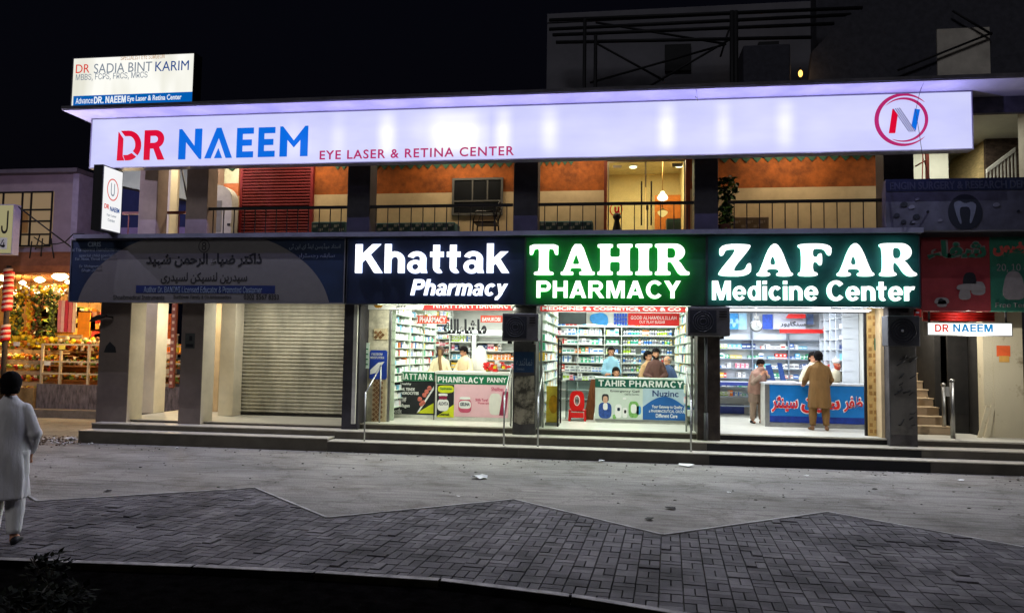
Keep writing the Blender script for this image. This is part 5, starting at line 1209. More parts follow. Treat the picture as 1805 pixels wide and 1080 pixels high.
# black tube armchair
c = pt(858, 405, .7); t = thing('tube_armchair', 'black metal tube armchair behind the railing below the grey window', 'chair', (c.x, .7, 4.5))
for s in (-1, 1):
    y = .7 + s * .25
    b = MB(); b.tube([(c.x - .28, y, 4.5), (c.x - .26, y, 4.98), (c.x - .2, y, 5.16), (c.x + .18, y, 5.16), (c.x + .22, y, 4.95), (c.x + .26, y, 4.5)], .018); b.obj('leg', M_black, t)
b = MB(); b.box(c.x - .25, c.x + .24, .46, .94, 4.9, 4.94); b.obj('seat', M_black, t)
b = MB()
for s in (-1, 1): b.tube([(c.x + .2, .7 + s * .22, 4.92), (c.x + .32, .7 + s * .22, 5.4)], .018)
for k in range(5): b.tube([(c.x + .22 + k * .022, .48, 5.02 + k * .09), (c.x + .22 + k * .022, .92, 5.02 + k * .09)], .012)
b.obj('backrest', M_black, t)
# climbing plant in the corner of the last bay
t = thing('potted_vine', 'dark green leafy vine growing up beside the upper pillar', 'plant', (pt(1278, 400, -.1).x, -.05, 4.5)); px_ = t.location.x
rv = random.Random(9)
MB().lathe((px_, -.05, 4.5), [(.1, 0), (.13, .2), (.14, .22)], 12).obj('pot', mat('pot_clay', (96, 60, 44), .8), t)
MB().tube([(px_, -.05, 4.7), (px_ + .03, -.06, 5.1), (px_ - .02, -.05, 5.5)], .014).obj('stem', mat('stem_green', (50, 60, 34), .8), t)
b = MB()
for i in range(420):
    h = rv.random(); z = 4.66 + h * 1.06; rad = (.13 if h < .6 else .24 - abs(h - .8) * .4)
    a = rv.uniform(0, 6.283); r_ = rad * rv.random() ** .5; cc = Vector((px_ + .03 + r_ * math.cos(a), -.05 + r_ * math.sin(a) * .8, z))
    u = Vector((rv.uniform(-1, 1), rv.uniform(-1, 1), rv.uniform(-.9, .3))).normalized(); w = u.cross(Vector((rv.uniform(-1, 1), rv.uniform(-1, 1), 1))).normalized(); L = rv.uniform(.08, .15)
    b.quad([cc, cc + u * L * .5 + w * L * .36, cc + u * L, cc + u * L * .5 - w * L * .36], 0 if rv.random() < .6 else 1)
b.obj('leaves', [mat('leaf_dark', (42, 66, 34), .7, var=.4), mat('leaf_fresh', (104, 140, 56), .7, var=.3)], t)
# white arched cabinet at the left end, slanted sheet and struts
t = thing('white_cabinet', 'white cabinet with a rounded top left of the red shutter', 'cabinet', (-9.4, 1.2, 4.5)); q = R(379, 328, 414, 414, 1.25)
poly_mesh([[(q[0], 4.5), (q[1], 4.5), (q[1], q[3] - .35)] + arc(q[0] + .1, q[3] - .35, q[1] - q[0] - .1, .35, 0, 90, 8) + [(q[0], q[3])]], 1.4, .3, 'body', mat('cabinet_white', (196, 196, 190), .5, var=.1), t)
MB().box(q[0] + .12, q[0] + .26, 1.09, 1.099, 4.85, 5.62).obj('panel', mat('cabinet_grey', (128, 130, 126), .5), t); b = MB(); b.box(q[1] - .09, q[1] - .03, 1.07, 1.1, 5.0, 5.06); b.obj('handle', M_black, t)
t = thing('awning_sheet', 'pale slanted awning sheet seen between the left upper pillars', 'awning', (-12, 2.2, 6.2)); A = R(290, 295, 330, 350, 1.9); A2 = R(229, 295, 250, 335, 1.9)
c4 = [pt(215, 330, 2.4), pt(340, 356, 2.4), pt(340, 285, 2.6), pt(215, 290, 2.6)]
b = MB(); b.quad(c4); o = b.obj('sheet', mat('sheet_pale', (176, 184, 168), .6, var=.12, scale=2), t); so = o.modifiers.new('thick', 'SOLIDIFY'); so.thickness = .02
b = MB(); b.tube([c4[0], c4[1]], .03); b.tube([(pt(320, 297, .5).x, .5, pt(320, 297, .5).z), (pt(330, 350, .5).x, .5, pt(330, 350, .5).z)], .02); b.obj('bar', M_black, t)
q = R(170, 280, 345, 420, 4.2); MB().box(q[0], q[1], 4.6, 4.75, 4.5, 5.6).obj('lower_wall', mat('lavender_wall', (140, 122, 168), .85, var=.1), BLD); MB().box(q[0], q[1], 4.6, 4.75, 5.6, 7.0).obj('upper_wall', mat('navy_wall', (44, 50, 96), .85, var=.1), BLD)
wall(-11.2, xl, 5.6, 5.75, 4.5, 7.0, mat('mauve_back_wall', (96, 86, 128), .85, var=.1), 'wall')

# ------------------------------------------------------------------ right hand bays with the stairway
t = thing('dental_sign', 'dark unlit dental clinic sign with a round tooth emblem', 'sign', (7.0, -.75, 4.47)); q = (5.07, 8.8, 4.46, 5.43)
MB().box(q[0], q[1], -.75, -.55, q[2], q[3]).obj('panel', mat('dental_grey', (58, 58, 68), .6, var=.35, scale=2.5), t)
qb = R(1562, 318, 1805, 336, -.75); MB().box(q[0], q[1], -.758, -.751, qb[2], q[3] + .012).obj('header_strip', mat('dental_navy', (18, 26, 46), .6), t)
M_dimg = mat('dim_grey_print', (52, 56, 68), .6)
text('ENGIN SURGERY & RESEARCH DENTISTRY & CLINIC', (q[0] + .08, q[1] - .1, qb[2] + .03, q[3] - .04), -.758, M_dimg, t, bold=.02)
c = pt(1701, 374, -.75); poly_mesh([[(c.x + .3 * math.cos(k * math.pi / 18), c.z + .34 * math.sin(k * math.pi / 18)) for k in range(36)]], -.751, .006, 'emblem', mat('dental_dark', (14, 18, 28), .6), t)
poly_mesh([chaikin([(c.x - .2, c.z + .18), (c.x - .1, c.z + .22), (c.x, c.z + .16), (c.x + .12, c.z + .2), (c.x + .2, c.z + .14), (c.x + .17, c.z - .02), (c.x + .1, c.z - .22), (c.x + .07, c.z - .2), (c.x + .1, c.z + .02), (c.x + .06, c.z + .1), (c.x - .08, c.z + .1), (c.x - .1, c.z), (c.x - .06, c.z - .22), (c.x - .1, c.z - .22), (c.x - .17, c.z)], .2, 1)], -.757, .004, 'emblem', mat('dim_tooth', (78, 82, 94), .6), t)
rd = random.Random(4); b = MB()
for i in range(20):
    u, v = rd.uniform(q[0] + .1, q[1] - .2), rd.uniform(q[2] + .1, qb[2] - .15)
    if abs(u - c.x) < .42: continue
    k_ = rd.uniform(.04, .12); b.prism(chaikin([(u, v), (u + k_ * 1.4, v + .02), (u + k_, v + k_), (u + .02, v + k_ * .8)], .25, 2), -.756 - i * .0003, -.751, 'y', rd.choice((0, 1)))
b.obj('picture_print', [mat('dental_light', (84, 84, 94), .6), mat('dental_dark', (14, 18, 28), .6)], t)
t = thing('shop_sign', 'unlit red sign with a green Urdu word and pictures of devices', 'sign', (6.3, -.55, 2.96)); q = R(1624, 418, 1745, 548, -.55)
MB().box(q[0], q[1], -.55, -.45, q[2], q[3]).obj('panel', mat('sign_dull_red', (112, 34, 38), .6, var=.12), t)
w_ = R(1634, 424, 1738, 456, -.55); text(urdu('شفاء'), (w_[0] - .015, w_[1] + .015, w_[2] - .015, w_[3] + .015), -.551, mat('dim_grey_print2', (112, 106, 104), .6), t, bold=.08); text(urdu('شفاء'), w_, -.556, mat('sign_dull_green', (30, 84, 66), .6), t, bold=.04)
for qq, mm in (((1695, 480, 1722, 504), M_ink), ((1684, 500, 1738, 512), mat('dim_grey_print2', (112, 106, 104), .6)), ((1688, 508, 1712, 528), mat('dim_grey_print2', (112, 106, 104), .6)), ((1710, 496, 1738, 520), mat('dim_grey_print2', (112, 106, 104), .6)), ((1692, 512, 1706, 520), M_ink), ((1645, 524, 1674, 536), mat('dim_grey_print2', (112, 106, 104), .6)), ((1650, 528, 1670, 541), mat('dim_grey_print2', (112, 106, 104), .6)), ((1652, 526, 1664, 531), M_ink)):
    poly_mesh([chaikin([(R(*qq, -.55)[0], R(*qq, -.55)[2]), (R(*qq, -.55)[1], R(*qq, -.55)[2]), (R(*qq, -.55)[1] - .03, R(*qq, -.55)[3]), (R(*qq, -.55)[0] + .05, R(*qq, -.55)[3])], .22, 2)], -.551, .003 + .001 * (qq[0] % 5), 'picture_print', mm, t)
t = thing('shop_sign', 'unlit green sign with white writing at the right edge', 'sign', (7.6, -.55, 2.96)); q2 = (q[1] + .005, 8.8, q[2], q[3]); MB().box(q2[0], q2[1], -.55, -.45, q2[2], q2[3]).obj('panel', mat('sign_dull_green', (30, 84, 66), .6, var=.12), t)
q3 = R(1750, 426, 1803, 452, -.55); text(urdu('مریضوں'), (q3[0], q3[1] + .35, q3[2], q3[3]), -.551, mat('dim_red_print', (150, 60, 54), .6), t, bold=.06); text('20, 10 & 5', (q3[0] + .06, q3[1] + .2, q3[2] - .3, q3[2] - .14), -.551, mat('dim_grey_print2', (112, 106, 104), .6), t)
q3 = R(1764, 478, 1800, 528, -.55); poly_mesh([chaikin([(q3[0], q3[2]), (q3[1] + .1, q3[2]), (q3[1], q3[3]), (q3[0] + .1, q3[3])], .2, 2)], -.551, .003, 'picture_print', mat('dim_grey_print2', (112, 106, 104), .6), t); text('Free Testing', (q3[0] - .1, q3[1] + .3, q2[2] + .05, q2[2] + .16), -.551, mat('dim_grey_print2', (112, 106, 104), .6), t)
# small light box
q = R(1634, 568, 1785, 592, -.3); t = thing('small_light_box', 'small glowing white light box with red and blue words by the stairway', 'sign', ((q[0] + q[1]) / 2, -.3, q[2]))
MB().box(q[0], q[1], -.3, -.12, q[2], q[3]).obj('frame', M_alu, t); MB().rect((q[0] + .02, q[1] - .02, q[2] + .02, q[3] - .02), -.306, -.301).obj('panel', emat('box_white', (255, 255, 250), 1.6), t)
sans('DR', R(1648, 571, 1673, 585, -.306), -.306, M_red_t, t, .003); sans('NAEEM', R(1680, 571, 1750, 585, -.306), -.306, emat('glow_sky_text', (20, 130, 190), 1.0, sample=False), t, .003)
b = MB(); b.box(q[0] + .05, q[0] + .08, -.25, -.22, q[3], 3.4); b.box(q[1] - .1, q[1] - .07, -.25, -.22, q[3], 3.4); b.obj('bracket', M_black, t)
t = thing('rolled_shutter', 'red rolled up shutter above the small light box', 'shutter', (6.7, .1, 2.8)); b = MB(); q = R(1626, 552, 1752, 566, .2)
for i in range(3): b.tube([(q[0], .2, q[2] + .03 + i * .06), (q[1], .2, q[2] + .03 + i * .06)], .034)
b.obj('slats', mat('shutter_red', (200, 40, 34), .4), t)
lamp('box_glow_fill', 'POINT', (6.7, -.2, 2.84), 7, (1, .97, .9), .0)  # unseen point added above the box to brighten the red shutter
lamp('box_glow_fill', 'POINT', (6.9, -.6, 2.35), 60, (1, .97, .9), .0)  # unseen point added before the box to spread its glow
M_plast = mat('stained_plaster', (196, 186, 158), .85, var=.0, scale=2.2, rgb2=(128, 110, 82), thr=(.3, .42), bump=.4)
wall(7.5, 8.05, .55, .75, .5, 3.4, M_plast, 'wall'); wall(7.32, 7.5, .56, .8, .5, 3.4, M_plast, 'wall'); wall(7.32, 7.5, .8, 3.4, .5, 3.4, mat('wall_shaded', (34, 32, 30), .85, var=.3), 'wall')  # passage side of the wall coloured near black for its shade
wall(8.12, 9.4, .3, .5, .5, 3.4, mat('wall_pale_grey', (170, 168, 160), .8, var=.2), 'wall'); wall(5.7, 7.4, 4.6, 4.8, .5, 3.4, mat('wall_dim', (120, 112, 100), .85, var=.2), 'wall')
wall(5.66, 5.8, .3, 4.6, .5, 3.4, mat('wall_dim', (120, 112, 100), .85, var=.2), 'wall'); MB().box(5.7, 9.4, .3, 4.8, 3.3, 3.39).obj('ceiling', mat('wall_dim', (120, 112, 100)), BLD)
wall(6.78, 6.9, 1.5, 4.6, .5, 3.3, mat('stair_side_shaded', (40, 38, 36), .85, var=.2), 'wall')  # stair side coloured near black, the passage shade put into its colour
# stairs
M_st_t = mat('stair_tan', (144, 126, 102), .6, var=.12, scale=3); t = thing('staircase', 'tan tiled stairs climbing behind the rightmost pillar', 'staircase', (6.3, 1.0, .5))
b = MB(); b2 = MB()
for i in range(9):
    y = .75 + i * .27; b.box(5.82, 6.76, y, y + .27 if i < 8 else 4.5, .5, .5 + (i + 1) * .175 - .022); b2.box(5.82, 6.77, y - .015, y + .27, .5 + (i + 1) * .175 - .02, .5 + (i + 1) * .175)
b.obj('risers', M_st_t, t); b2.obj('treads', mat('tread_sand', (184, 164, 134), .5), t)
t = thing('stair_rail', 'slanting steel rail with thin bars along the tan stairs', 'handrail', (6.0, 1, .5)); b = MB(); b.tube([(6.02, .7, 1.55), (6.06, 2.9, 2.95)], .028); b.tube([(6.02, .7, 1.3), (6.06, 2.9, 2.7)], .014); b.tube([(6.02, .7, 1.05), (6.06, 2.9, 2.45)], .014); b.obj('rail', M_steel, t)
for y, z in ((.8, .67), (2.0, 1.4)): MB().tube([(6.03, y, z), (6.03, y, z + .95)], .025).obj('post', M_steel, t)
for nm, a, z0, z1, r_ in (('tall steel post at the foot of the tan stairs', (6.55, .15), .5, 1.6, .045), ('shorter steel post with a round plate beside the tall steel post', (6.66, .8), .5, 1.5, .04)):
    t = thing('steel_post', nm, 'post', (a[0], a[1], z0)); MB().tube([(a[0], a[1], z0), (a[0], a[1], z1)], r_).obj('tube', M_steel, t); b = MB(); b.lathe((a[0], a[1], z1), [(r_ * 1.15, 0), (r_ * 1.15, .04), (.01, .06)], 12); b.obj('cap', M_steel, t)
    if r_ < .045: MB().tube([(a[0] + .07, a[1] - .03, z1 - .12), (a[0] + .07, a[1] + .0, z1 - .12)], .1, 16).obj('plate', mat('plate_grey', (130, 130, 128), .4), t)
t = thing('wall_poster', 'pale blue and white poster at the top of the tan stairs', 'poster', (6.4, 4.55, 2)); q = R(1648, 610, 1672, 668, 4.55); MB().rect(q, 4.58, 4.595).obj('sheet', emat('poster_glow', (176, 186, 220), .25, base=(190, 198, 226)), t)  # faint emission added so the paper sheet looks brightly lit
b = MB()
for k in range(5): b.box(q[0] + .04, q[1] - .04, 4.575, 4.58, q[2] + .08 + k * .17, q[2] + .15 + k * .17)
b.obj('print', M_navyb, t)
t = thing('paper_notice', 'orange and yellow paper notices stuck on the stained plaster wall', 'notice', (7.75, .54, 2.2)); MB().rect(R(1757, 609, 1781, 628, .54), .543, .549).obj('sheet', mat('paper_orange', (222, 96, 48), .6, var=.1), t); MB().rect(R(1761, 627, 1779, 638, .54), .536, .5425).obj('sheet', mat('paper_yellow', (206, 156, 78), .6, var=.1), t)
t = thing('passage_shade_panel', 'near black panel put in for the shade of the passage right of the stairs', 'door', (7.1, 2.2, .5)); MB().box(6.92, 7.31, 1.2, 1.26, .5, 2.9).obj('leaf', mat('passage_shade', (34, 32, 30), .6, var=.3), t); MB().box(6.98, 7.24, 1.185, 1.199, .9, 1.4).obj('inset', mat('passage_shade_deep', (26, 25, 24), .6), t)  # dark sheet added where the passage lies in shade
t = thing('plastic_pipe', 'bent white board pieces leaning by the stained wall', 'board', (7.3, .5, .5)); b = MB(); b.prism([(7.12, .5), (7.2, .5), (7.38, 1.1), (7.3, 1.14)], .42, .45); b.prism([(7.26, .5), (7.36, .5), (7.46, 1.1), (7.4, 1.14)], .45, .5); b.obj('boards', M_plast, t)
t = thing('red_tag', 'small red box under the end of the teal sign', 'box', (5.72, -.5, 2.8)); MB().rect(R(1612, 545, 1622, 559, -.5), -.56, -.47).obj('case', M_red, t, bev=.01); MB().rect(R(1614, 549, 1620, 552, -.56), -.564, -.561).obj('print', M_ltxt, t)
# upper right room, seen past the end of the long sign
wall(5.95, 9.4, 4.2, 4.35, 4.5, 7.0, mat('room_grey_green', (190, 192, 176), .8, var=.04), 'wall'); wall(5.9, 5.98, 1.75, 4.2, 4.5, 7.0, mat('room_grey_green', (190, 192, 176), .8), 'wall'); 
wall(5.98, 7.35, 2.0, 2.1, 4.5, 6.9, mat('room_pale', (206, 208, 192), .8, var=.04), 'wall'); MB().box(5.98, 9.4, .1, 4.2, 6.9, 6.97).obj('room_ceiling', mat('room_pale', (206, 208, 192), .8), BLD)
M_brk = mat('dark_brick', (74, 62, 54), .85, var=.5, scale=7, stretch=(1, 1, 3))
q = R(1738, 225, 1792, 320, 1.8); wall(q[0], q[1] + .6, 1.8, 1.9, 4.5, q[3], M_brk, 'brick_wall')
b = MB(); A, B_ = pt(1738, 240, 1.9), pt(1705, 318, 1.9); b.prism([(A.x, A.z), (A.x, 4.5), (B_.x - .1, 4.5)], 1.9, 3.6); b.obj('stair_flank', mat('stair_flank_cream', (206, 184, 130), .7, var=.2, scale=6, stretch=(1, 1, 5)), BLD)
wall(7.85, 8.05, -.3, .1, 4.5, 7.03, mat('cream_dim', (150, 146, 132), .8), 'upper_pillar'); wall(6.55, 8.05, -.28, .1, 6.9, 7.03, M_cream, 'beam')
t = thing('stair_gate', 'white barred gate with a sloping rail in the upper right room', 'gate', (7.6, 1.2, 4.5)); A, B_ = pt(1740, 300, 1.2), pt(1790, 262, 1.2)
MB().prism([(A.x, A.z - .06), (B_.x, B_.z - .06), (B_.x, B_.z + .03), (A.x, A.z + .03)], 1.2, 1.26).obj('rail', mat('gate_white', (190, 190, 182), .5), t)
for k in range(9):
    f = k / 8; x = A.x + (B_.x - A.x) * f; MB().box(x - .012, x + .012, 1.21, 1.23, 4.5, A.z + (B_.z - A.z) * f - .07).obj('bar', mat('gate_white', (190, 190, 182), .5), t)
t = thing('window_grille', 'rust red window grille beside the dark upper pillar at the right', 'grille', (6.1, 1.0, 4.5)); q = R(1614, 250, 1638, 320, .9); b = MB(); b.box(q[1] - .06, q[1], .9, .96, 4.5, 6.4); b.tube([(q[0], .93, 5.35), (q[1], .93, 5.75)], .02); b.tube([(q[0] + .08, .93, 4.5), (q[0] + .16, .93, 6.4)], .012); b.tube([(q[0] + .2, .93, 4.5), (q[0] + .26, .93, 6.4)], .012); b.tube([(q[0], .93, 6.1), (q[1], .93, 6.25)], .015); b.obj('bars', mat('grille_red', (140, 62, 46), .6), t)
lamp('room_light', 'AREA', (7.0, .9, 6.85), 44, (1, .97, .84), .8, .8)
# cables over the roof edge
t = thing('cable', 'thin black cable hanging across the round emblem of the long sign', 'cable', (6, -1.7, 7.2)); b = MB(); P = [pt(1640, 120, -1.3), pt(1622, 160, -1.68), pt(1614, 195, -1.2), pt(1620, 232, -1.1), pt(1626, 275, -1.1), pt(1640, 320, -.9)]; b.tube(P, .005, 5); b.obj('wire', M_black, t)
t = thing('cable', 'short black cable hanging over the roof edge at the middle of the long sign', 'cable', (3, -1.65, 7.2)); b = MB(); P = [pt(1225, 152, -1.3), pt(1228, 160, -1.64), pt(1230, 178, -1.63), pt(1226, 170, -1.5)]; b.tube(P, .005, 5); b.obj('wire', M_black, t)

# ------------------------------------------------------------------ building under construction behind the roof
M_bk = mat('raw_concrete_dark', (100, 99, 106), .9, var=.15, scale=.6); M_bkd = mat('black_steel', (16, 16, 20), .7)
t = thing('unfinished_building', 'dark unfinished concrete building behind the roof with a pale square opening', 'building', (5, 9, 0))
MB().box(-2.4, 16, 9, 14, 0, 13.3).obj('wall', M_bk, t); MB().box(-2.4, 16, 8.96, 8.998, 13.3, 13.6).obj('roof_band', M_bk, t)
MB().box(6.2, 16, 8.3, 8.99, 0, 14.5).obj('wall', mat('black_wall', (58, 58, 66), .9, var=.2), t)
q = R(1652, 50, 1745, 140, 8.25); MB().rect(q, 8.24, 8.296).obj('window', mat('pale_panel', (176, 170, 160), .9, var=.2, scale=1.5), t); b = MB(); b.tube([(q[0] - 1.2, 8.1, q[2] + .3), (q[1], 8.1, q[3] - .25)], .035); b.tube([(q[1], 8.1, q[3] - .3), (q[0] + .4, 8.1, q[3] + .5)], .035); b.obj('strut', M_bkd, t)
q = R(1172, 78, 1218, 125, 8.9); MB().rect(q, 8.9, 8.99).obj('window', M_bkd, t)
t = thing('steel_scaffold', 'black steel frame of long rails and crossed braces on the roof', 'scaffold', (1.5, 7.5, 7.2))
SY_ = 7.5
for (a, b_) in (((968, 36), (1520, 14)), ((968, 52), (1500, 26)), ((974, 62), (1470, 42)), ((980, 75), (1430, 66))):
    A, B_ = pt(*a, SY_), pt(*b_, SY_); MB().tube([A, B_], .055, 6).obj('rail', M_bkd, t)
for px in (1031, 1050):
    A, B_ = pt(px, 34 if px == 1031 else 62, SY_), pt(px, 162, SY_); MB().tube([A, (A.x, SY_, 7.2)], .065, 6).obj('post', M_bkd, t)
for px in (1290, 1297): A = pt(px, 20, SY_); MB().tube([A, (A.x, SY_, 7.2)], .075, 6).obj('post', M_bkd, t)
for a, b_ in (((1050, 76), (1170, 142)), ((1040, 146), (1280, 78)), ((1135, 158), (1300, 62)), ((1050, 40), (1280, 78)), ((1295, 20), (1270, 100))): MB().tube([pt(*a, SY_), pt(*b_, SY_)], .035, 6).obj('brace', M_bkd, t)
t = thing('water_tank', 'dark boxy water tank on the roof right of the steel frame', 'tank', (4, 6, 7.2)); q = R(1310, 78, 1394, 170, 5.5); MB().box(q[0], q[1], 5.5, 6.4, 7.2, q[3]).obj('body', mat('tank_dark', (50, 50, 60), .8, var=.2), t, bev=.05); q2 = R(1340, 68, 1376, 78, 5.5); MB().box(q2[0], q2[1], 5.7, 6.2, q[3], q2[3]).obj('lid', M_bkd, t)
t = thing('roof_shed', 'black shed with a slanting roof beside the small orange lamp', 'shed', (6, 6, 7.2)); A = R(1400, 30, 1500, 170, 6.2); MB().prism([(A[0] + .05, 7.2), (A[1] + .9, 7.2), (A[1] + .9, A[3] + .2), (A[1] - .1, A[3]), (A[0] + .5, A[3] - 1.0)], 6.2, 6.45).obj('wall', mat('black_wall', (58, 58, 66), .9), t)
c = pt(1411, 130, 6.0); t = thing('roof_lamp', 'small orange lamp glowing on the roof beside the black shed', 'lamp', (c.x, 6.0, 7.2)); MB().ball((c.x, 6.0, c.z), (.06, .06, .1), 10, 8).obj('bulb', emat('lamp_orange', (255, 190, 90), 3.0), t); MB().tube([(c.x, 6.05, 7.2), (c.x, 6.05, c.z + .2), (c.x, 6.0, c.z + .1)], .02, 6).obj('post', M_bkd, t)
lamp('roof_lamp_light', 'POINT', (c.x - .05, 5.85, c.z), 5, (1, .6, .25), .03)
for i, (px0, px1, h) in enumerate(((1000, 1050, .35), (1067, 1088, .3), (1172, 1217, .35), (1228, 1258, .25))):
    q = R(px0, 150, px1, 165, 4.0); t = thing('roof_clutter', ('low dark heap', 'small dark box', 'dark crate', 'small dark mound')[i] + ' on the roof edge below the steel frame', ('heap', 'box', 'crate', 'mound')[i], (q[0], 4, 7.2)); MB().prism(chaikin([(q[0], 7.2), (q[1], 7.2), (q[1] - .05, 8.3 + h), (q[0] + .1, 8.3 + h)], .08, 1), 4.0, 4.6).obj('body', M_bkd, t)

# ------------------------------------------------------------------ neighbour building and fruit shop at the left
M_lav = mat('plaster_mauve', (168, 148, 160), .85, var=.12, scale=1.5, bump=.2)
t = thing('neighbour_building', 'mauve plastered house with tan window panes above the fruit shop', 'building', (-19, 4.4, 0))
MB().box(-26, -16.15, 4.4, 10, 4.7, 7.2).obj('wall', M_lav, t); MB().box(-26, -15.9, 4.1, 10, 7.2, 7.32).obj('roof', mat('roof_slab_mauve', (110, 100, 112), .85), t); MB().box(-16.149, -15.95, 4.28, 10, 4.6, 7.19).obj('wall', mat('plaster_lavender', (176, 162, 188), .85, var=.1), t)
W = MB().box(-19.6, -16.85, 4.37, 4.399, 5.0, 6.68).obj('window', emat('pane_tan', (150, 128, 96), .5, base=(150, 128, 96)), t)
b = MB()
for x in (-19.6, -18.55, -17.9, -17.6, -16.9): b.box(x, x + .05, 4.34, 4.369, 5.0, 6.68)
for z in (5.0, 5.35, 5.75, 6.1, 6.64): b.box(-19.6, -16.85, 4.335, 4.364, z, z + .05)
b.obj('frame', M_black, W); MB().box(-17.85, -17.65, 4.366, 4.3695, 5.42, 6.08).obj('pane', mat('pane_orange', (190, 140, 80), .5), W)
t = thing('corner_sign', 'lit pale yellow box sign cut off by the left edge', 'sign', (-15.8, 1.5, 4.4)); q = R(-60, 362, 20, 446, 1.5); MB().rect(q, 1.5, 1.53).obj('panel', emat('sign_cream', (196, 188, 140), .55), t); MB().box(q[0] - .02, q[1] + .02, 1.531, 1.75, q[2] - .03, q[3] + .03).obj('frame', mat('sign_lavender_side', (150, 142, 170), .6), t)
text('J', (q[1] - .3, q[1] - .1, q[3] - .75, q[3] - .15), 1.499, M_black, t); MB().rect((q[1] - .35, q[1] - .1, q[2] + .1, q[2] + .4), 1.495, 1.499).obj('sticker', mat('sticker_pale', (210, 210, 196), .5), t); text('4', (q[1] - .3, q[1] - .15, q[2] + .14, q[2] + .36), 1.494, M_black, t)
MB().tube([(q[1], 1.65, q[3]), (q[1] + 1.0, 3.6, q[2] - .2)], .02, 6).obj('stay', M_black, t)
# shop shell
M_wd = mat('ceiling_wood', (170, 112, 56), .7, var=.3, scale=4, stretch=(1, 6, 1)); M_mar = mat('marbled_wall', (112, 104, 106), .5, var=.55, scale=4, stretch=(3, 1, .8))
t = thing('fruit_shop', 'bright fruit shop with a wooden ceiling and hanging garlands', 'shop', (-16, 5, 0))
MB().box(-24, -15.2, 7.2, 7.35, 0, 4.6).obj('back_wall', mat('shop_back_tan', (168, 124, 74), .8, var=.35, scale=3), t); MB().box(-24, -11.6, 3.6, 7.2, 4.25, 4.4).obj('ceiling', M_wd, t)
b = MB()
for i in range(7): b.box(-24, -11.8, 3.9 + i * .5, 4.0 + i * .5, 4.15, 4.249)
b.obj('ceiling_beam', mat('beam_wood', (128, 78, 38), .7, var=.2), t)
MB().prism([(3.3, 4.12), (3.3, 4.3), (3.7, 4.75), (3.75, 4.4)], -24, -14.6, 'x').obj('canopy', mat('canopy_salmon', (150, 92, 62), .7, var=.25, scale=3), t)
MB().box(-16.75, -11.6, 4.0, 4.18, 0, .92).obj('low_wall', M_mar, t); MB().box(-17.2, -11.6, 3.55, 4.0, 0, .22).obj('plinth', mat('plinth_grey', (120, 112, 104), .8, var=.2), t); MB().box(-17.5, -16.76, 3.9, 4.18, 0, .8).obj('low_wall', mat('low_wall_tan', (150, 124, 84), .8, var=.2), t)
MB().box(-24, -11.6, 4.3, 7.2, 0, .3).obj('floor', mat('shop_floor', (130, 100, 70), .8), t)
M_bul = emat('bulb_shop', (255, 238, 180), 9.0)
bulbs = ((40, 498, 'low, over the leafy garlands'), (120, 497, 'beside the grey and blue board'), (70, 493, 'lowest left'), (86, 478, 'second from the right'), (106, 487, 'rightmost, largest'), (5, 490, 'at the left edge'), (62, 475, 'small, near the ceiling'))
for i, (px, py, lb) in enumerate(bulbs):
    c = pt(px, py, 4.3 + .25 * (i % 2)); tt = thing('shop_bulb', 'glowing bulb hung in the fruit shop, %s' % lb, 'bulb', tuple(c)); k_ = (.6, .55, .9, 1, 1.35, .9, .4)[i]
    b = MB(); b.lathe((c.x, c.y, c.z), [(.02, -.1 * k_), (.13 * k_, -.05 * k_), (.17 * k_, .0), (.1 * k_, .06 * k_), (.03, .1 * k_)], 12); b.obj('shade', M_bul, tt); MB().tube([(c.x, c.y, c.z + .08 * k_), (c.x, c.y, 4.26)], .008, 5).obj('cord', M_black, tt)
for x in (-18.3, -16.6, -15.0, -13.2): lamp('shop_lamp', 'POINT', (x, 4.6, 3.7), 420, (1, .74, .36), .12)
lamp('shop_lamp', 'POINT', (-15.6, 3.0, 2.9), 60, (1, .72, .36), .1)
M_rail = mat('rail_cream', (206, 186, 150), .6)
rf = random.Random(21)
t = thing('display_rack', 'cream railed display rack on the marbled low wall', 'rack', (-15.3, 4.1, .9))
b = MB()
for z in (1.2, 1.55, 2.05): b.box(-16.7, -11.7, 4.05, 4.09, z, z + .05)
b.obj('rail', M_rail, t)
for x in (-16.7, -16.1, -15.2, -14.2, -13.2, -12.2): MB().box(x, x + .06, 4.04, 4.1, .92, 2.1).obj('post', M_rail, t)
for i in range(3): MB().box(-16.6, -11.8, 4.3, 4.9, 1.0 + i * .42, 1.04 + i * .42).obj('shelf', M_wd, t)
t = thing('stepped_display', 'stepped slatted fruit display at the left of the shop', 'rack', (-18, 4.4, .3))
for i in range(5): MB().box(-20.5, -16.8, 4.25 + i * .18, 4.6 + i * .18, .5 + i * .32, .62 + i * .32).obj('shelf', mat('slat_tan', (188, 160, 120), .7, var=.2), t)
FR = [mat('fruit_%s' % n, c, .45, var=.2, scale=8) for n, c in (('orange', (226, 130, 30)), ('yellow', (230, 196, 40)), ('green', (120, 140, 50)), ('red', (180, 50, 36)), ('brown', (120, 76, 44)), ('cream', (226, 206, 160)))]
def fruit_mass(x0, x1, y0, y1, zf, n, label, r0=.045, w=None, name='fruit_heap'):
    b = MB()
    for _ in range(n):
        x, y = rf.uniform(x0, x1), rf.uniform(y0, y1); r_ = rf.uniform(r0, r0 * 1.6); b.ball((x, y, zf(x, y) + r_ + rf.random() * .1), r_, 6, 4, rf.choices(range(6), w or [3, 4, 3, 2, 2, 3])[0])
    return tag(b.obj(name, FR), label, 'fruit', kind='stuff')
fruit_mass(-20, -16.9, 4.25, 5.3, lambda x, y: .62 + int((y - 4.25) / .18) * .32 if y < 5.1 else 1.95, 420, 'mixed fruit heaped on the stepped display')
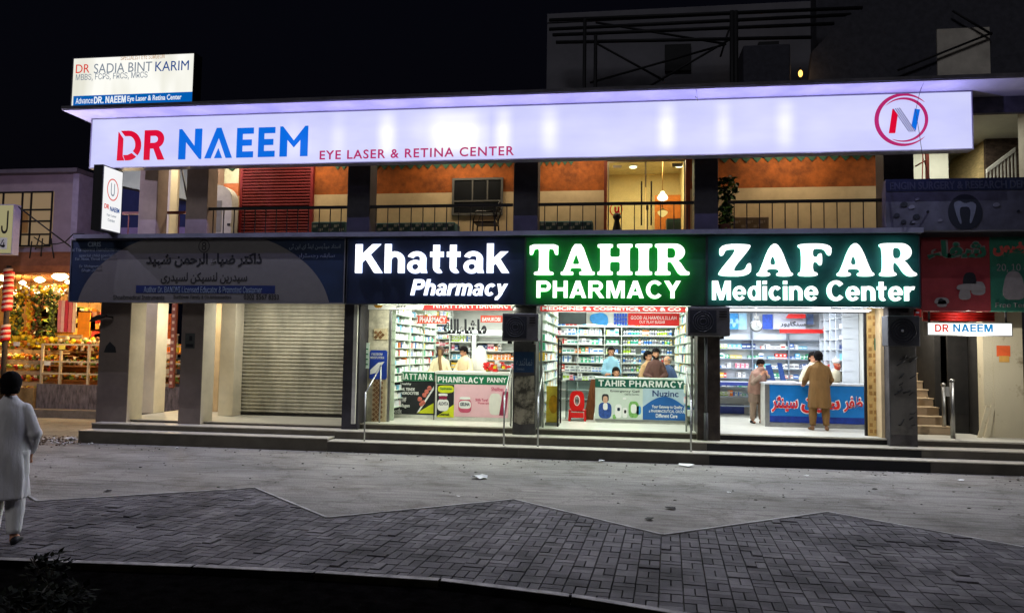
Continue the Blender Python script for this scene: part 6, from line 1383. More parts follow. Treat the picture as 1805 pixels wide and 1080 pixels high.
fruit_mass(-16.6, -11.9, 4.32, 4.85, lambda x, y: rf.choice((1.04, 1.46)), 430, 'small fruit and packets behind the cream rails', .04)
fruit_mass(-16.6, -13.6, 4.3, 4.9, lambda x, y: 1.92 + rf.random() * .18, 200, 'pale fruit piled on the top of the rack', .05, [2, 3, 2, 1, 3, 5])
b = MB()
for _ in range(330):
    zz_ = rf.choice((1.04, 1.46, 1.9)); x = rf.uniform(-16.6, -12.0); w_ = rf.uniform(.06, .16); h_ = rf.uniform(.08, .24); y = rf.uniform(4.5, 4.85); b.box(x, x + w_, y, y + .1, zz_, zz_ + h_, rf.randrange(6))
for _ in range(420):
    x = rf.uniform(-19.5, -15.3); z = rf.choice((1.4, 1.8, 2.2, 2.6, 3.0)); w_ = rf.uniform(.1, .24); h_ = rf.uniform(.12, .34); b.box(x, x + w_, 6.6, 6.8, z, z + h_, rf.randrange(6))
tag(b.obj('packet_stock', [mat('pack_%s' % n_, c_, .4, var=.15, scale=20) for n_, c_ in (('gold', (222, 176, 70)), ('cream', (236, 222, 190)), ('scarlet', (196, 60, 44)), ('brown', (130, 84, 50)), ('lime', (150, 170, 70)), ('orange', (230, 140, 50)))]), 'packets and jars crowded on the shelves of the fruit shop', 'packets', kind='stuff')
b = MB()
for k in range(60):
    x = -18.6 + k * .07 + rf.uniform(-.02, .02); b.ball((x, 4.35, 3.72 + .1 * math.sin(k * .55) + rf.uniform(-.04, .04)), .026, 6, 4)
tag(b.obj('light_string', emat('string_bulb', (255, 236, 190), 3.0, sample=False)), 'string of tiny glowing bulbs along the front of the fruit shop ceiling', 'string lights', kind='stuff')
for i, (px, py, cc) in enumerate(((30, 606, (240, 236, 220)), (110, 612, (250, 220, 90)), (84, 640, (240, 236, 220)))):
    c = pt(px, py, 4.02); t = thing('price_card', ('white price card on the stepped display', 'yellow price card on the top rail of the rack', 'white price card on the middle rail of the rack')[i], 'card', (c.x, 4.02, c.z)); MB().box(c.x - .1, c.x + .1, 4.0, 4.01, c.z - .06, c.z + .06).obj('card', mat('card_%d' % i, cc, .6), t); MB().box(c.x - .01, c.x + .01, 4.011, 4.05, c.z - .1, c.z + .02).obj('clip', M_black, t)
# hanging garlands
def garland(px, w, z0, z1, cols, label, Y=4.45, n=150, cat='garland'):
    c = pt(px, 580, Y); t = thing('hanging_garland', label, cat, (c.x, Y, z1), 'garlands hung in the fruit shop')
    b = MB()
    for _ in range(n):
        f = rf.random(); z = z1 - (z1 - z0) * f; rr_ = w * (.75 + .35 * math.sin(f * 9)) * (1 if f < .9 else .7); a = rf.uniform(0, 6.28); q = rr_ * rf.random() ** .5
        b.ball((c.x + q * math.cos(a), Y + q * math.sin(a), z), rf.uniform(.03, .055), 6, 4, rf.choice(range(len(cols))))
    b.obj('beads', cols, t); MB().tube([(c.x, Y, z1 - .05), (c.x, Y, 4.26)], .01, 5).obj('cord', M_black, t)
M_lfd = mat('garland_leaf', (62, 70, 30), .7, var=.5, scale=8)
garland(33, .17, 2.2, 3.55, [M_lfd, FR[2], M_lfd, FR[1]], 'leafy green garland nearest the striped pole'); garland(66, .17, 2.2, 3.6, [M_lfd, M_lfd, FR[4], FR[2]], 'dark leafy garland right of the yellow garland'); garland(90, .17, 2.3, 3.6, [M_lfd, M_lfd, FR[2]], 'dark leafy garland left of the pink packets')
garland(50, .13, 2.0, 3.5, [FR[1], FR[1], FR[0]], 'slim yellow garland between leafy ones'); garland(22, .1, 1.95, 3.3, [FR[1], FR[2]], 'thin yellow green garland beside the striped pole', n=90)
fruit_mass(-18.2, -15.0, 4.3, 4.7, lambda x, y: 3.45 + .25 * rf.random(), 230, 'string of pale baubles along the top of the fruit shop', .045, [1, 3, 1, .5, 1, 6], 'bauble_string')
fruit_mass(-17.9, -16.6, 4.3, 4.7, lambda x, y: 1.98 + .12 * rf.random(), 150, 'yellow fruit heaped under the garlands', .06, [2, 8, 1, .5, 0, 1])
for i, px in enumerate((105, 111, 117, 124, 131)):
    c = pt(px, 545, 4.5); t = thing('hanging_packet', ('pink', 'pale pink', 'crimson', 'rose', 'cream')[i] + ' paper strip hanging beside the leafy garlands', 'packet', (c.x, 4.5, 2.5)); MB().prism([(c.x - .05, 2.45), (c.x + .05, 2.45), (c.x + .06 , 3.4), (c.x - .05, 3.4)], 4.5, 4.53).obj('sheet', mat('strip_%d' % i, ((214, 130, 130), (224, 180, 170), (190, 60, 76), (206, 110, 110), (226, 200, 170))[i], .6), t); MB().tube([(c.x, 4.515, 3.4), (c.x, 4.515, 4.26)], .006, 5).obj('cord', M_black, t)
c = R(137, 550, 158, 594, 4.5); t = thing('hanging_cloth', 'bright orange cloth hanging at the right of the fruit shop', 'cloth', (c[0], 4.5, c[2])); MB().rect(c, 4.5, 4.53).obj('sheet', mat('cloth_orange', (230, 140, 30), .7, var=.12), t); MB().tube([(c[0] - .05, 4.515, c[3] + .02), (c[1] + .05, 4.515, c[3] + .02)], .02).obj('rod', M_black, t); MB().tube([(c[0] + .3, 4.515, c[3]), (c[0] + .3, 4.515, 4.26)], .006, 5).obj('cord', M_black, t)
for i, (px0, px1, py0, py1, cc) in enumerate(((96, 128, 580, 608, (196, 150, 70)), (88, 104, 592, 606, (150, 84, 44)), (106, 130, 594, 610, (226, 170, 60)), (128, 150, 596, 612, (170, 140, 100)))):
    q = R(px0, py0, px1, py1, 4.6); t = thing('fruit_crate', ('tan slatted crate below the pink strips', 'small brown crate in front of the tan crate', 'yellow crate at the right of the brown crate', 'pale crate below the orange cloth')[i], 'crate', (q[0], 4.6, q[2])); y = 4.62 - .06 * i; MB().box(q[0], q[1], y, y + .3, 2.1, 2.1 + (q[3] - q[2])).obj('body', mat('crate_%d' % i, cc, .7, var=.2, scale=6), t)
    b = MB()
    for k in range(3): b.box(q[0] - .01, q[1] + .01, y - .012, y - .001, 2.1 + (q[3] - q[2]) * (k * .33 + .05), 2.1 + (q[3] - q[2]) * (k * .33 + .2))
    b.obj('slats', M_rail, t)
# striped pole
c = pt(9, 600, 3.3); t = thing('striped_pole', 'dark pole wound with red and white striped ribbon', 'pole', (c.x, 3.3, 0)); MB().tube([(c.x, 3.3, 0), (c.x, 3.3, 4.3)], .07, 12).obj('pole', mat('pole_brown', (70, 60, 52), .8, var=.3), t)
M_strr = mat('ribbon_red', (206, 30, 30), .5); M_strw = mat('ribbon_white', (236, 196, 180), .5)
def wound(z0, z1, r_):
    b = MB(); n = int((z1 - z0) / .075)
    for i in range(n):
        z = z0 + i * .075; m = i % 2; k = r_ * (1 + .06 * math.sin(i)); tl = .03
        b.rings([[(c.x + k * math.cos(a * math.pi / 8), 3.3 + k * math.sin(a * math.pi / 8), z + dz + tl * math.cos(a * math.pi / 8)) for a in range(16)] for dz in (0, .037, .075)], m, cap=True)
    b.obj('ribbon', [M_strr, M_strw], t)
wound(3.0, 4.25, .13); wound(2.15, 2.62, .12)
# things seen between the pillars
t = thing('hanging_cloth', 'orange spotted cloth seen between the second pillars', 'cloth', (-12.6, 4.4, 2.4)); q = R(289, 553, 301, 597, 4.4); MB().rect(q, 4.4, 4.43).obj('sheet', mat('cloth_spotted', (216, 110, 40), .7, var=.0, rgb2=(60, 40, 20), scale=12, thr=(.4, .5)), t)
t = thing('hanging_cloth', 'blue cloth with an orange hem seen beside the corner pillar', 'cloth', (-13.6, 4.4, 2.4)); q = R(232, 548, 244, 570, 4.4); MB().rect(q, 4.4, 4.43).obj('sheet', mat('cloth_blue', (50, 110, 190), .7), t); q = R(231, 570, 245, 584, 4.4); MB().rect(q, 4.39, 4.43).obj('hem', mat('cloth_orange2', (226, 130, 40), .7), t)
t = thing('spotted_post', 'tall red and white spotted post by the second grey pillar', 'post', (-11.9, 3.6, 0)); q = R(302, 540, 310, 660, 4.0); MB().box(q[0], q[1], 3.96, 4.04, .9, 4.2).obj('post', mat('post_rose', (150, 90, 76), .7), t); b = MB()
for k in range(16): b.box(q[0] + .03, q[0] + .1, 3.95, 3.959, 1.0 + k * .19, 1.08 + k * .19)
b.obj('spots', mat('post_spot', (220, 190, 170), .6), t)
t = thing('white_column', 'pale grey pillar seen between the second pillars', 'pillar', (-12.5, 5.2, 0)); q = R(288, 595, 302, 680, 5.2); MB().box(q[0], q[1], 5.2, 5.5, .3, 2.4).obj('shaft', mat('column_grey', (170, 168, 180), .7), t); MB().box(q[0] - .02, q[1] + .02, 5.18, 5.52, 2.4, 2.45).obj('cap', mat('column_grey', (170, 168, 180), .7), t)
# wall lamp on the corner pillar
c = pt(178, 560, -.6); t = thing('wall_lamp', 'dark drooping lamp on a bracket at the top of the corner pillar', 'lamp', (c.x, -.5, c.z)); b = MB(); b.rings([[(c.x - .26 + dx, -.6 + ry * math.cos(a * math.pi / 6), c.z - .02 + dz + rz_ * math.sin(a * math.pi / 6)) for a in range(12)] for dx, dz, ry, rz_ in ((-.02, -.06, .01, .01), (.06, -.02, .06, .05), (.2, .03, .08, .055), (.34, .06, .05, .04), (.4, .07, .02, .02))]); b.obj('shade', M_black, t); MB().tube([(c.x + .12, -.6, c.z + .03), (c.x + .18, -.46, c.z + .02)], .02, 6).obj('bracket', M_black, t)
# wires and twigs above the canopy
t = thing('cable', 'tangle of loose cables above the fruit shop canopy', 'cable', (-15.5, 3.4, 4.6)); b = MB()
for a, b_, d in (((60, 418), (100, 430), 8), ((100, 430), (130, 412), 6), ((130, 412), (165, 424), -6), ((70, 414), (62, 440), 2), ((90, 420), (95, 455), 2), ((56, 425), (52, 455), 3), ((75, 420), (72, 452), 3)):
    A, B_ = pt(*a, 3.4), pt(*b_, 3.4); m_ = (A + B_) / 2 - Vector((0, 0, d * .015)); b.tube([A, m_, B_], .018, 5)
b.obj('wire', M_black, t)
# ------------------------------------------------------------------ people
SKIN = mat('skin_brown', (178, 126, 98), .6, var=.06, scale=12); HAIR = mat('hair_black', (18, 15, 15), .95, var=.3, scale=40, spec=.1)
def human(label, loc, yaw=0.0, s=1.0, lean=0.0, el=None, wr=None, ft=None, hyaw=0.0, hpitch=0.0, top=None, legs=None, hem=.52, hair='short', beard=None, hairm=None, skin=None, shoes=None, vox=.011, legs_on=True, hand_in=0.0, wide=1.0, cap=None, extra=None, fold=1.0):
    skin = skin or SKIN; hairm = hairm or HAIR
    t = thing('person', label, 'person', loc)
    rotm = Matrix.Translation(Vector(loc)) @ Matrix.Rotation(yaw, 4, 'Z') @ Matrix.Scale(s, 4)
    Lr = Matrix.Translation((0, 0, .95)) @ Matrix.Rotation(lean, 4, 'X') @ Matrix.Translation((0, 0, -.95))
    neck = Lr @ Vector((0, .01, 1.48)); chest = Lr @ Vector((0, 0, 1.3)); hip = Vector((0, 0, .95))
    sh = [Lr @ Vector((-.175 * wide, .01, 1.395)), Lr @ Vector((.175 * wide, .01, 1.395))]
    el = [Vector(p) for p in (el or ((-.25, .02, 1.13), (.25, .02, 1.13)))]; wr = [Vector(p) for p in (wr or ((-.26, -.06, .87), (.26, -.06, .87)))]
    ft = [Vector(p) for p in (ft or ((-.1, 0, .08), (.1, 0, .08)))]
    Hm = Matrix.Translation(neck) @ Matrix.Rotation(lean * .4 + hpitch, 4, 'X') @ Matrix.Rotation(hyaw, 4, 'Z')
    H = lambda x, y, z: Hm @ Vector((x, y, z))
    b = MB()
    def cap_(p, r0, q, r1, n=10):
        p, q = Vector(p), Vector(q); b.tube([p, q], [r0, r1], n); b.ball(p, r0, n, 6); b.ball(q, r1, n, 6)
    def eball(M_, c, r, seg=14, rng=10):
        out = []
        for i in range(rng + 1):
            a = math.pi * (i + .02) / (rng + .04) - math.pi / 2
            out.append([M_ @ Vector((c[0] + r[0] * math.cos(a) * math.cos(2 * math.pi * k / seg), c[1] + r[1] * math.cos(a) * math.sin(2 * math.pi * k / seg), c[2] + r[2] * math.sin(a))) for k in range(seg)])
        return out
    b.rings(eball(Lr, (0, 0, 1.27), (.15 * wide, .1, .2))); b.rings(eball(Matrix(), (0, 0, .97), (.14 * wide, .1, .13))); cap_(hip, .11, chest, .11)
    cap_(chest, .07, neck, .058); cap_(neck, .056, H(0, -.005, .06), .055)
    b.rings(eball(Hm, (0, -.005, .165), (.075, .093, .1))); b.rings(eball(Hm, (0, -.035, .095), (.06, .062, .075)))
    cap_(H(0, -.096, .15), .011, H(0, -.112, .118), .016, 8); cap_(H(-.03, -.086, .165), .012, H(.03, -.086, .165), .012, 8)
    cap_(H(-.02, -.09, .078), .009, H(.02, -.09, .078), .009, 8)
    for sx in (-1, 1): b.rings(eball(Hm, (sx * .077, .005, .135), (.013, .026, .034), 8, 6))
    for i, sx in ((0, -1), (1, 1)):
        cap_(sh[i] + Vector((-sx * .03, 0, -.02)), .04, el[i], .038); cap_(el[i], .038, wr[i], .029)
        d = (wr[i] - el[i]).normalized(); d2 = (d + Vector((-sx * hand_in, 0, 0))).normalized(); u = d2.cross(Vector((0, 1, 0.2))).normalized(); v = d2.cross(u)
        palm = wr[i] + d2 * .055
        cap_(wr[i], .026, palm + d2 * .02, .03)
        for k in range(4):
            o = u * ((k - 1.5) * .02); L = (.055, .066, .062, .048)[k]; a0 = palm + d2 * .035 + o; a1 = a0 + d2 * L * .55 + v * .012; a2 = a1 + d2 * L * .4 + v * .03
            cap_(a0, .0095, a1, .009, 6); cap_(a1, .009, a2, .0078, 6)
        cap_(wr[i] + d2 * .02 + u * .02 * -sx, .012, palm + u * .045 * -sx + d2 * .02, .01, 6)
        kn = Vector((ft[i].x * .95, ft[i].y * .4 - .03, .5)); hp = Vector((sx * .085, 0, .92))
        if legs_on:
            cap_(hp, .08, kn, .056); cap_(kn, .054, ft[i], .038); cap_(ft[i] + Vector((0, .03, -.035)), .035, ft[i] + Vector((sx * .02, -.14, -.045)), .033)
    def put(b, nm, m, vx=0, smooth=True, st=0):
        me = b.mesh(); me.transform(rotm); o = finish(me, nm, m, t, None, smooth)
        if vx:
            r_ = o.modifiers.new('remesh', 'REMESH'); r_.mode = 'VOXEL'; r_.voxel_size = vx * s; r_.use_smooth_shade = True
        if st:
            sm = o.modifiers.new('smooth', 'SMOOTH'); sm.iterations = st; sm.factor = .5
        return o
    put(b, 'body', skin, vox, st=1)
    # tunic
    b = MB(); prof = [(hem, .225, .175), (hem + .2, .215, .17), (.93, .205, .16), (1.1, .19, .14), (1.28, .2, .135), (1.36, .195, .125), (1.41, .172, .112), (1.445, .135, .098), (1.475, .098, .084), (1.5, .074, .072), (1.525, .064, .064)]
    prof = [p for i, p in enumerate(prof) if i < 1 or p[0] > hem + .05]
    out = []; rq = random.Random(len(label))
    ph = [rq.uniform(0, 6.28) for _ in range(3)]
    dense = []
    for p, q in zip(prof, prof[1:]):
        n = max(2, int((q[0] - p[0]) / .04)); dense += [tuple(p[k] + (q[k] - p[k]) * i / n for k in range(3)) for i in range(n)]
    dense.append(prof[-1])
    for z, rx, ry in dense:
        a = .05 * fold * max(0, min(1, (1.15 - z) / .55)); w2 = .018 * fold * (1 if z < 1.4 else 0)
        ring_ = []
        for k in range(40):
            th = 2 * math.pi * k / 40
            f = 1 + a * (math.sin(6 * th + ph[0] + z * 1.5) + .6 * math.sin(11 * th + ph[1] - z * 2)) + w2 * math.sin(3 * th + z * 14 + ph[2])
            p = Vector((rx * wide * f * math.cos(th), ry * f * math.sin(th), z)); ring_.append(Lr @ p if z > .95 else p)
        out.append(ring_)
    b.rings(out)
    for i, sx in ((0, -1), (1, 1)):
        A, E_, W_ = sh[i] + Vector((-sx * .025, 0, -.02)), el[i], wr[i]
        P = [A]; Rr = [.07]
        for f in (.3, .6, .85): P.append(A + (E_ - A) * f); Rr.append(.074 - .01 * f + .004 * math.sin(f * 20))
        P.append(E_); Rr.append(.066)
        for f in (.25, .5, .75, .93): P.append(E_ + (W_ - E_) * f); Rr.append(.064 - .016 * f + .004 * math.sin(f * 25 + i))
        b.tube(P, Rr, 14); b.ball(A, .071, 12, 8); b.ball(E_, .069, 12, 8)
    put(b, 'kurta', top, .013, st=2)
    if legs_on:
        for i, sx in ((0, -1), (1, 1)):
            kn = Vector((ft[i].x * .95, ft[i].y * .4 - .03, .5)); b = MB(); P = [Vector((sx * .085, 0, .95)), Vector((sx * .092, -.01, .72)), kn, (kn + ft[i]) / 2, ft[i] + Vector((0, 0, .02))]
            rr2 = [.12, .115, .095, .085, .062]; rs2 = []
            PP = []
            for (p, q, r0, r1) in zip(P, P[1:], rr2, rr2[1:]):
                for k in range(4): PP.append(p + (q - p) * k / 4); rs2.append((r0 + (r1 - r0) * k / 4) * (1 + .03 * math.sin(len(PP) * 1.7)))
            PP.append(P[-1]); rs2.append(rr2[-1]); b.tube(PP, rs2, 16)
            put(b, 'trouser_leg', legs or top, 0, st=1)
            if shoes:
                b = MB(); f0 = ft[i]; b.rings([[f0 + Vector((sx * .01 * j + hw_ * math.cos(a * math.pi / 6), yy, -.08 + max(0, hh * (math.sin(a * math.pi / 6) * .5 + .5)))) for a in range(12)] for j, (yy, hw_, hh) in enumerate(((.075, .02, .05), (.06, .036, .08), (0, .04, .085), (-.08, .046, .06), (-.14, .044, .045), (-.18, .02, .03)))]); put(b, 'shoe', shoes)
    if hair in ('short', 'long', 'fringe'):
        b = MB(); b.rings(eball(Hm, (0, .006, .178), (.087, .109, .106), 24, 16)); inv = Hm.inverted()
        kill = []
        for v in b.b.verts:
            q = inv @ v.co; lim = .185 if q.y < -.06 else (.15 if q.y < -.02 else (.11 if q.y < .03 else (.02 if hair != 'long' else -.02)))
            if hair == 'fringe' and q.z > .2: kill.append(v); continue
            if q.z < lim: kill.append(v)
        bmesh.ops.delete(b.b, geom=kill, context='VERTS')
        if hair != 'fringe':
            bk = eball(Hm, (0, .022, .115), (.08, .085, .1), 20, 12); old = set(b.b.verts); b.rings(bk)
            bmesh.ops.delete(b.b, geom=[v for v in b.b.verts if v not in old and ( (inv @ v.co).y < .028 or (inv @ v.co).z < .045)], context='VERTS')
        rh = random.Random(3)
        for v in b.b.verts: v.co += Vector((rh.uniform(-1, 1), rh.uniform(-1, 1), rh.uniform(-1, 1))) * .004
        o = put(b, 'hair', hairm); so = o.modifiers.new('thick', 'SOLIDIFY'); so.thickness = .016 * s; so.offset = .6
    if cap:
        b = MB(); b.rings([[H(.088 * k * math.cos(a * math.pi / 10), .01 + .105 * k * math.sin(a * math.pi / 10), .2 + z) for a in range(20)] for k, z in ((1, -.02), (1.02, .02), (.98, .05), (.7, .075), (.1, .085))]); put(b, 'cap', cap)
    if beard:
        b = MB(); b.rings(eball(Hm, (0, -.036, .078), (.066, .068, .075), 16, 12)); inv = Hm.inverted()
        bmesh.ops.delete(b.b, geom=[v for v in b.b.verts if (inv @ v.co).z > (.1 if abs((inv @ v.co).x) < .045 else .13) or (inv @ v.co).y > .005 or ((inv @ v.co).z > .066 and (inv @ v.co).z < .09 and abs((inv @ v.co).x) < .022)], context='VERTS')
        o = put(b, 'beard', beard); so = o.modifiers.new('thick', 'SOLIDIFY'); so.thickness = .008 * s; so.offset = 1
    for sx in (-1, 1):
        b = MB(); b.rings(eball(Hm, (sx * .03, -.088, .145), (.011, .008, .006), 8, 6)); put(b, 'eye', M_ink)
    if extra: extra(t, put, Lr, H, sh, el, wr)
    return t
def cloth(name, rgb, var=.1): return mat(name, rgb, .85, var=var, scale=5, bump=1.0, bscale=7, stretch=(1.6, 1.6, .55))
# the man at the left edge, seen from behind
c = pt(20, 955, -8.5)
human('man in a white kurta seen from behind at the left edge of the pavement', (c.x + .09, -8.72, .05), math.pi + .66, .975, 0, ((-.24, .03, 1.12), (.24, .03, 1.12)), ((-.2, -.1, .9), (.2, -.1, .9)), ((-.1, .06, .08), (.1, -.12, .08)), 0, 0, cloth('cloth_white', (214, 211, 210), .06), cloth('trouser_white', (216, 214, 210), .05), .46, shoes=M_ink, vox=.01, wide=.92, fold=1.7)
# shop with the blue counter
M_kb = cloth('cloth_olive_brown', (112, 82, 44), .15)
human('man in an olive brown kurta leaning at the blue counter, seen from behind', (4.28, 1.0, .5), math.pi - .06, .95, .1, ((-.27, -.1, 1.12), (.27, -.1, 1.12)), ((-.27, -.36, 1.0), (.27, -.34, 1.0)), ((-.14, .0, .08), (.14, -.02, .08)), 0, .12, M_kb, M_kb, .5, shoes=mat('sandal_brown', (110, 76, 44), .6), wide=1.08)
M_sw = cloth('shawl_dust_pink', (150, 116, 102), .15)
def shawl(t, put, Lr, H, sh, el, wr):
    b = MB(); out = []
    for z, rx, ry, cy_ in ((.78, .22, .17, -.03), (.95, .25, .19, -.04), (1.12, .27, .2, -.05), (1.28, .26, .19, -.05), (1.4, .23, .16, -.04), (1.47, .13, .12, -.05), (1.53, .09, .1, -.07), (1.58, .075, .06, -.09)):
        out.append([Lr @ Vector((rx * math.cos(a * math.pi / 18) * (1 + .05 * math.sin(a * 1.3 + z * 8)), cy_ + ry * math.sin(a * math.pi / 18) * (1 + .06 * math.sin(a * 1.1)), z + .09 * math.sin(a * math.pi / 9 + 1) * (1.4 - z))) for a in range(36)])
    b.rings(out); put(b, 'shawl', M_sw, .014, st=2)
human('man holding a dusty pink shawl to his face left of the blue counter', (3.22, 2.3, .5), .35, .86, .34, ((-.27, -.3, 1.08), (.27, -.3, 1.08)), ((-.08, -.42, 1.32), (.08, -.42, 1.32)), ((-.1, .02, .08), (.12, -.05, .08)), .2, .3, cloth('cloth_taupe', (128, 108, 92), .12), cloth('trouser_taupe', (140, 120, 102), .1), .56, shoes=M_ink, extra=shawl)
human('elderly man with a white cap bending behind the blue counter', (pt(1467, 655, 2.7).x, 2.75, .36), .5, .95, .3, top=cloth('cloth_cream', (214, 204, 176), .08), hair='none', cap=cloth('cap_white', (232, 230, 224), .05), beard=mat('beard_red', (168, 62, 40), .8), legs_on=False, skin=mat('skin_ruddy', (196, 116, 90), .6))
human('man in cream mostly hidden behind the olive brown customer', (pt(1432, 640, 2.6).x, 2.6, .4), .2, 1.0, .05, top=cloth('cloth_cream', (214, 204, 176), .08), legs_on=False)
# middle pharmacy
human('smiling man in a pale blue shirt with folded arms', (pt(1077, 640, 3.1).x, 3.1, .5), .1, .98, 0, ((-.2, -.05, 1.12), (.2, -.05, 1.12)), ((.06, -.2, 1.1), (-.06, -.22, 1.06)), top=cloth('cloth_pale_blue', (140, 184, 206), .08), legs_on=False, hand_in=.6, wide=.84)
human('small dark haired person seated in black behind the middle counter', (pt(1086, 655, 2.4).x, 2.4, .02), .3, .97, 0, top=cloth('cloth_black', (34, 30, 32), .2), legs_on=False, hair='long')
human('bearded man in a dark brown shirt resting his hands on the middle counter', (pt(1156, 650, 2.05).x, 2.1, .5), -.05, .96, .06, ((-.24, -.06, 1.12), (.24, -.06, 1.12)), ((-.08, -.26, 1.03), (.1, -.27, 1.03)), None, .1, .05, cloth('cloth_dark_brown', (78, 50, 44), .15), beard=HAIR, legs_on=False, hand_in=.8, wide=.92)
human('dark haired person half hidden behind the bearded man', (pt(1143, 650, 2.6).x, 2.7, .42), .8, .97, 0, top=cloth('cloth_tan', (176, 140, 100), .1), legs_on=False)
human('balding old man in a blue shirt beside the bearded man', (pt(1181, 650, 2.4).x, 2.5, .38), -1.0, .94, .1, top=cloth('cloth_slate_blue', (74, 92, 128), .12), legs_on=False, hair='fringe', hairm=mat('hair_grey', (150, 140, 130), .8), hpitch=.1, skin=mat('skin_light', (206, 150, 118), .6))
# left pharmacy
def stole(t, put, Lr, H, sh, el, wr):
    b = MB(); P = [H(0, .1, .2), H(0, .11, .05), Lr @ Vector((0, .14, 1.38)), Lr @ Vector((-.03, .15, 1.2)), Lr @ Vector((-.09, .155, 1.0)), Lr @ Vector((-.12, .15, .9))]
    b.tube(P, [.05, .045, .045, .045, .045, .04], 8); put(b, 'stole', mat('stole_brown', (122, 92, 58), .8), .012)
human('person in cream with a long brown stole down the back in the left pharmacy', (pt(776, 640, 2.2).x, 2.2, .5), math.pi + .1, .94, .03, top=cloth('cloth_cream_light', (222, 206, 168), .07), legs_on=False, hair='long', hairm=mat('hair_brown', (70, 50, 40), .8), extra=stole)
human('man in a cream shirt looking down behind the pink poster counter', (pt(822, 640, 2.3).x, 2.3, .5), -.55, .96, .12, ((-.26, -.1, 1.14), (.26, -.1, 1.14)), ((-.1, -.33, 1.02), (.16, -.33, 1.02)), None, -.2, .3, cloth('cloth_cream_warm', (224, 200, 160), .07), legs_on=False)
t = thing('hanging_coat', 'white coat hanging beside the man in the cream shirt', 'coat', (pt(846, 640, 2.6).x, 2.6, 1.3)); c = pt(846, 640, 2.6)
b = MB(); b.rings([[(c.x + rx * math.cos(a * math.pi / 9) * (1 + .08 * math.sin(a * 2.1)), 2.6 + .07 * math.sin(a * math.pi / 9), z) for a in range(18)] for z, rx in ((1.45, .2), (1.7, .19), (1.95, .17), (2.12, .12), (2.2, .04))]); b.obj('cloth', cloth('coat_white', (226, 226, 220), .05), t)
t = thing('flower_bunch', 'red and yellow packets heaped on the right end of the pink poster counter', 'packets', (-2.75, 1.2, 1.5)); b = MB(); rz2 = random.Random(8)
for i in range(26):
    x, z = rz2.uniform(-3.1, -2.45), rz2.uniform(0, .22); b.box(x, x + rz2.uniform(.05, .1), 1.15 + rz2.random() * .2, 1.4, 1.56 + z, 1.56 + z + rz2.uniform(.04, .08), rz2.choice((0, 0, 0, 1, 2)))
b.obj('packets', [M_red, mat('packet_yellow', (226, 206, 50), .5), M_ltxt], t)

# ------------------------------------------------------------------ litter, shrubs, near bed
rl = random.Random(17)
M_pap = mat('litter_paper', (206, 206, 200), .8, var=.1); M_lf = mat('litter_dark', (44, 40, 36), .8)
def scrap(px, py, w, label, m=M_pap, lift=.006):
    d = Vector((px - CX, py - CY, F)); wv = Vector((d.dot(Xc), d.dot(Yc), d.dot(Zc))); p = EYE + wv * ((0 - EYE.z) / wv.z)
    b = MB(); n = 9
    ring_ = [(p.x + w * (1 + rl.uniform(-.35, .3)) * math.cos(k * 2 * math.pi / n), p.y + w * .8 * (1 + rl.uniform(-.35, .3)) * math.sin(k * 2 * math.pi / n)) for k in range(n)]
    A = [b.b.verts.new((x, y, lift + rl.uniform(0, .05) * (w / .12))) for x, y in ring_]; B_ = b.b.verts.new((p.x, p.y, lift + .05 * (w / .12))); C_ = b.b.verts.new((p.x + .01, p.y, lift))
    for k in range(n): b.b.faces.new((A[k], A[(k + 1) % n], B_)); b.b.faces.new((A[(k + 1) % n], A[k], C_))
    tag(b.obj('litter_scrap', m, None, (p.x, p.y, 0)), label, 'litter', 'litter on the road')
scrap(845, 843, .13, 'largest crumpled white paper in the middle of the road'); scrap(1210, 822, .12, 'flat white paper by the foot of the taupe steps'); scrap(1061, 813, .07, 'crumpled white scrap left of the flat white paper')
scrap(1693, 847, .06, 'white scrap in front of the brownish right steps'); scrap(122, 776, .12, 'white scrap beside the end of the long pale steps', M_pap, .02); scrap(1421, 839, .045, 'small white scrap before the black steps'); scrap(1285, 868, .03, 'tiny pale scrap on the road right of the middle')
scrap(660, 797, .06, 'small scrap below the shutter steps'); scrap(312, 790, .05, 'small pale scrap near the left steps'); scrap(1182, 897, .07, 'dark leaf lying on the road before the paving', M_lf); scrap(1145, 916, .07, 'dark leaf close to the paving notch', M_lf); scrap(190, 866, .05, 'dark leaf on the left part of the road', M_lf); scrap(1542, 863, .05, 'dark leaf on the right part of the road', M_lf); scrap(735, 795, .05, 'pale scrap at the foot of the left pharmacy steps'); scrap(808, 875, .03, 'tiny white scrap behind the first paving peak')
b = MB()
for i in range(420):
    x, y = rl.uniform(-12, 8.5), (-1.2 - abs(rl.gauss(0, .35)) if rl.random() < .5 else rl.uniform(-5.2, -1.3)); k = rl.uniform(.006, .02)
    b.ball((x, y, k * .3), (k * rl.uniform(.7, 1.8), k, k * .5), 5, 3, rl.choice((0, 0, 0, 1, 2)))
tag(b.obj('road_grit', [mat('grit_grey', (100, 96, 90), .9), mat('grit_dark', (52, 48, 44), .9), mat('grit_pale', (170, 166, 158), .9)]), 'grit and crumbs scattered over the road', 'grit', kind='stuff')
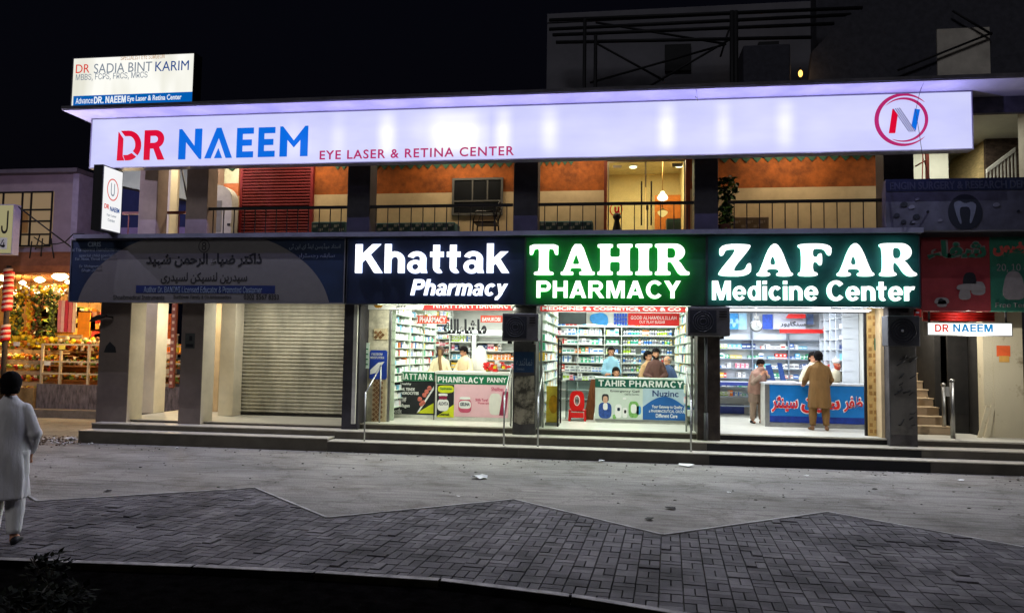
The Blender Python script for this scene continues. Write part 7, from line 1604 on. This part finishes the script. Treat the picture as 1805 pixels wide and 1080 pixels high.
# loose dirt at the left end of the steps
b = MB()
for i in range(260):
    x, y = rl.gauss(-11.9, .5), rl.gauss(-1.0, .35); k = rl.uniform(.01, .035); b.ball((x, y, k * .4), (k, k, k * .6), 5, 3, rl.choice((0, 0, 1)))
tag(b.obj('rubble', [mat('rubble_brown', (96, 80, 64), .9, var=.3), M_pap]), 'loose brown rubble at the left end of the pale steps', 'rubble', kind='stuff')
# the bed below the kerb, with dark shrubs
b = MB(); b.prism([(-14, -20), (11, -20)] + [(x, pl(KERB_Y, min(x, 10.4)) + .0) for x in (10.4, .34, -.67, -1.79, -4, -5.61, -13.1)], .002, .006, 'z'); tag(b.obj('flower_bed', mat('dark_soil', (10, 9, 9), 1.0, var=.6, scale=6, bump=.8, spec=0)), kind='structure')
def shrub(px, py, Y, h, r_, n, label, seed):
    c = pt(px, py, Y); rr3 = random.Random(seed); t = thing('shrub', label, 'shrub', (c.x, Y, 0), 'shrubs below the kerb')
    b = MB()
    for i in range(5): a = rr3.uniform(0, 6.28); b.tube([(c.x, Y, 0), (c.x + .4 * r_ * math.cos(a), Y + .4 * r_ * math.sin(a), h * .5), (c.x + .8 * r_ * math.cos(a), Y + .8 * r_ * math.sin(a), h * .9)], [.012, .009, .004], 5)
    b.obj('stems', mat('stem_dark', (40, 34, 26), .9), t)
    b = MB()
    for i in range(n):
        a, e = rr3.uniform(0, 6.28), rr3.uniform(.1, 1); q = r_ * e ** .5; f = rr3.random(); cc = Vector((c.x + q * math.cos(a), Y + q * math.sin(a), h * (.25 + .75 * f) * (1 - .25 * e)))
        u = Vector((rr3.uniform(-1, 1), rr3.uniform(-1, 1), rr3.uniform(-.4, .8))).normalized(); w = u.cross(Vector((0.3, .2, 1))).normalized(); L = rr3.uniform(.05, .1)
        b.quad([cc, cc + u * L * .5 + w * L * .28, cc + u * L, cc + u * L * .5 - w * L * .28], rr3.choice((0, 0, 1)))
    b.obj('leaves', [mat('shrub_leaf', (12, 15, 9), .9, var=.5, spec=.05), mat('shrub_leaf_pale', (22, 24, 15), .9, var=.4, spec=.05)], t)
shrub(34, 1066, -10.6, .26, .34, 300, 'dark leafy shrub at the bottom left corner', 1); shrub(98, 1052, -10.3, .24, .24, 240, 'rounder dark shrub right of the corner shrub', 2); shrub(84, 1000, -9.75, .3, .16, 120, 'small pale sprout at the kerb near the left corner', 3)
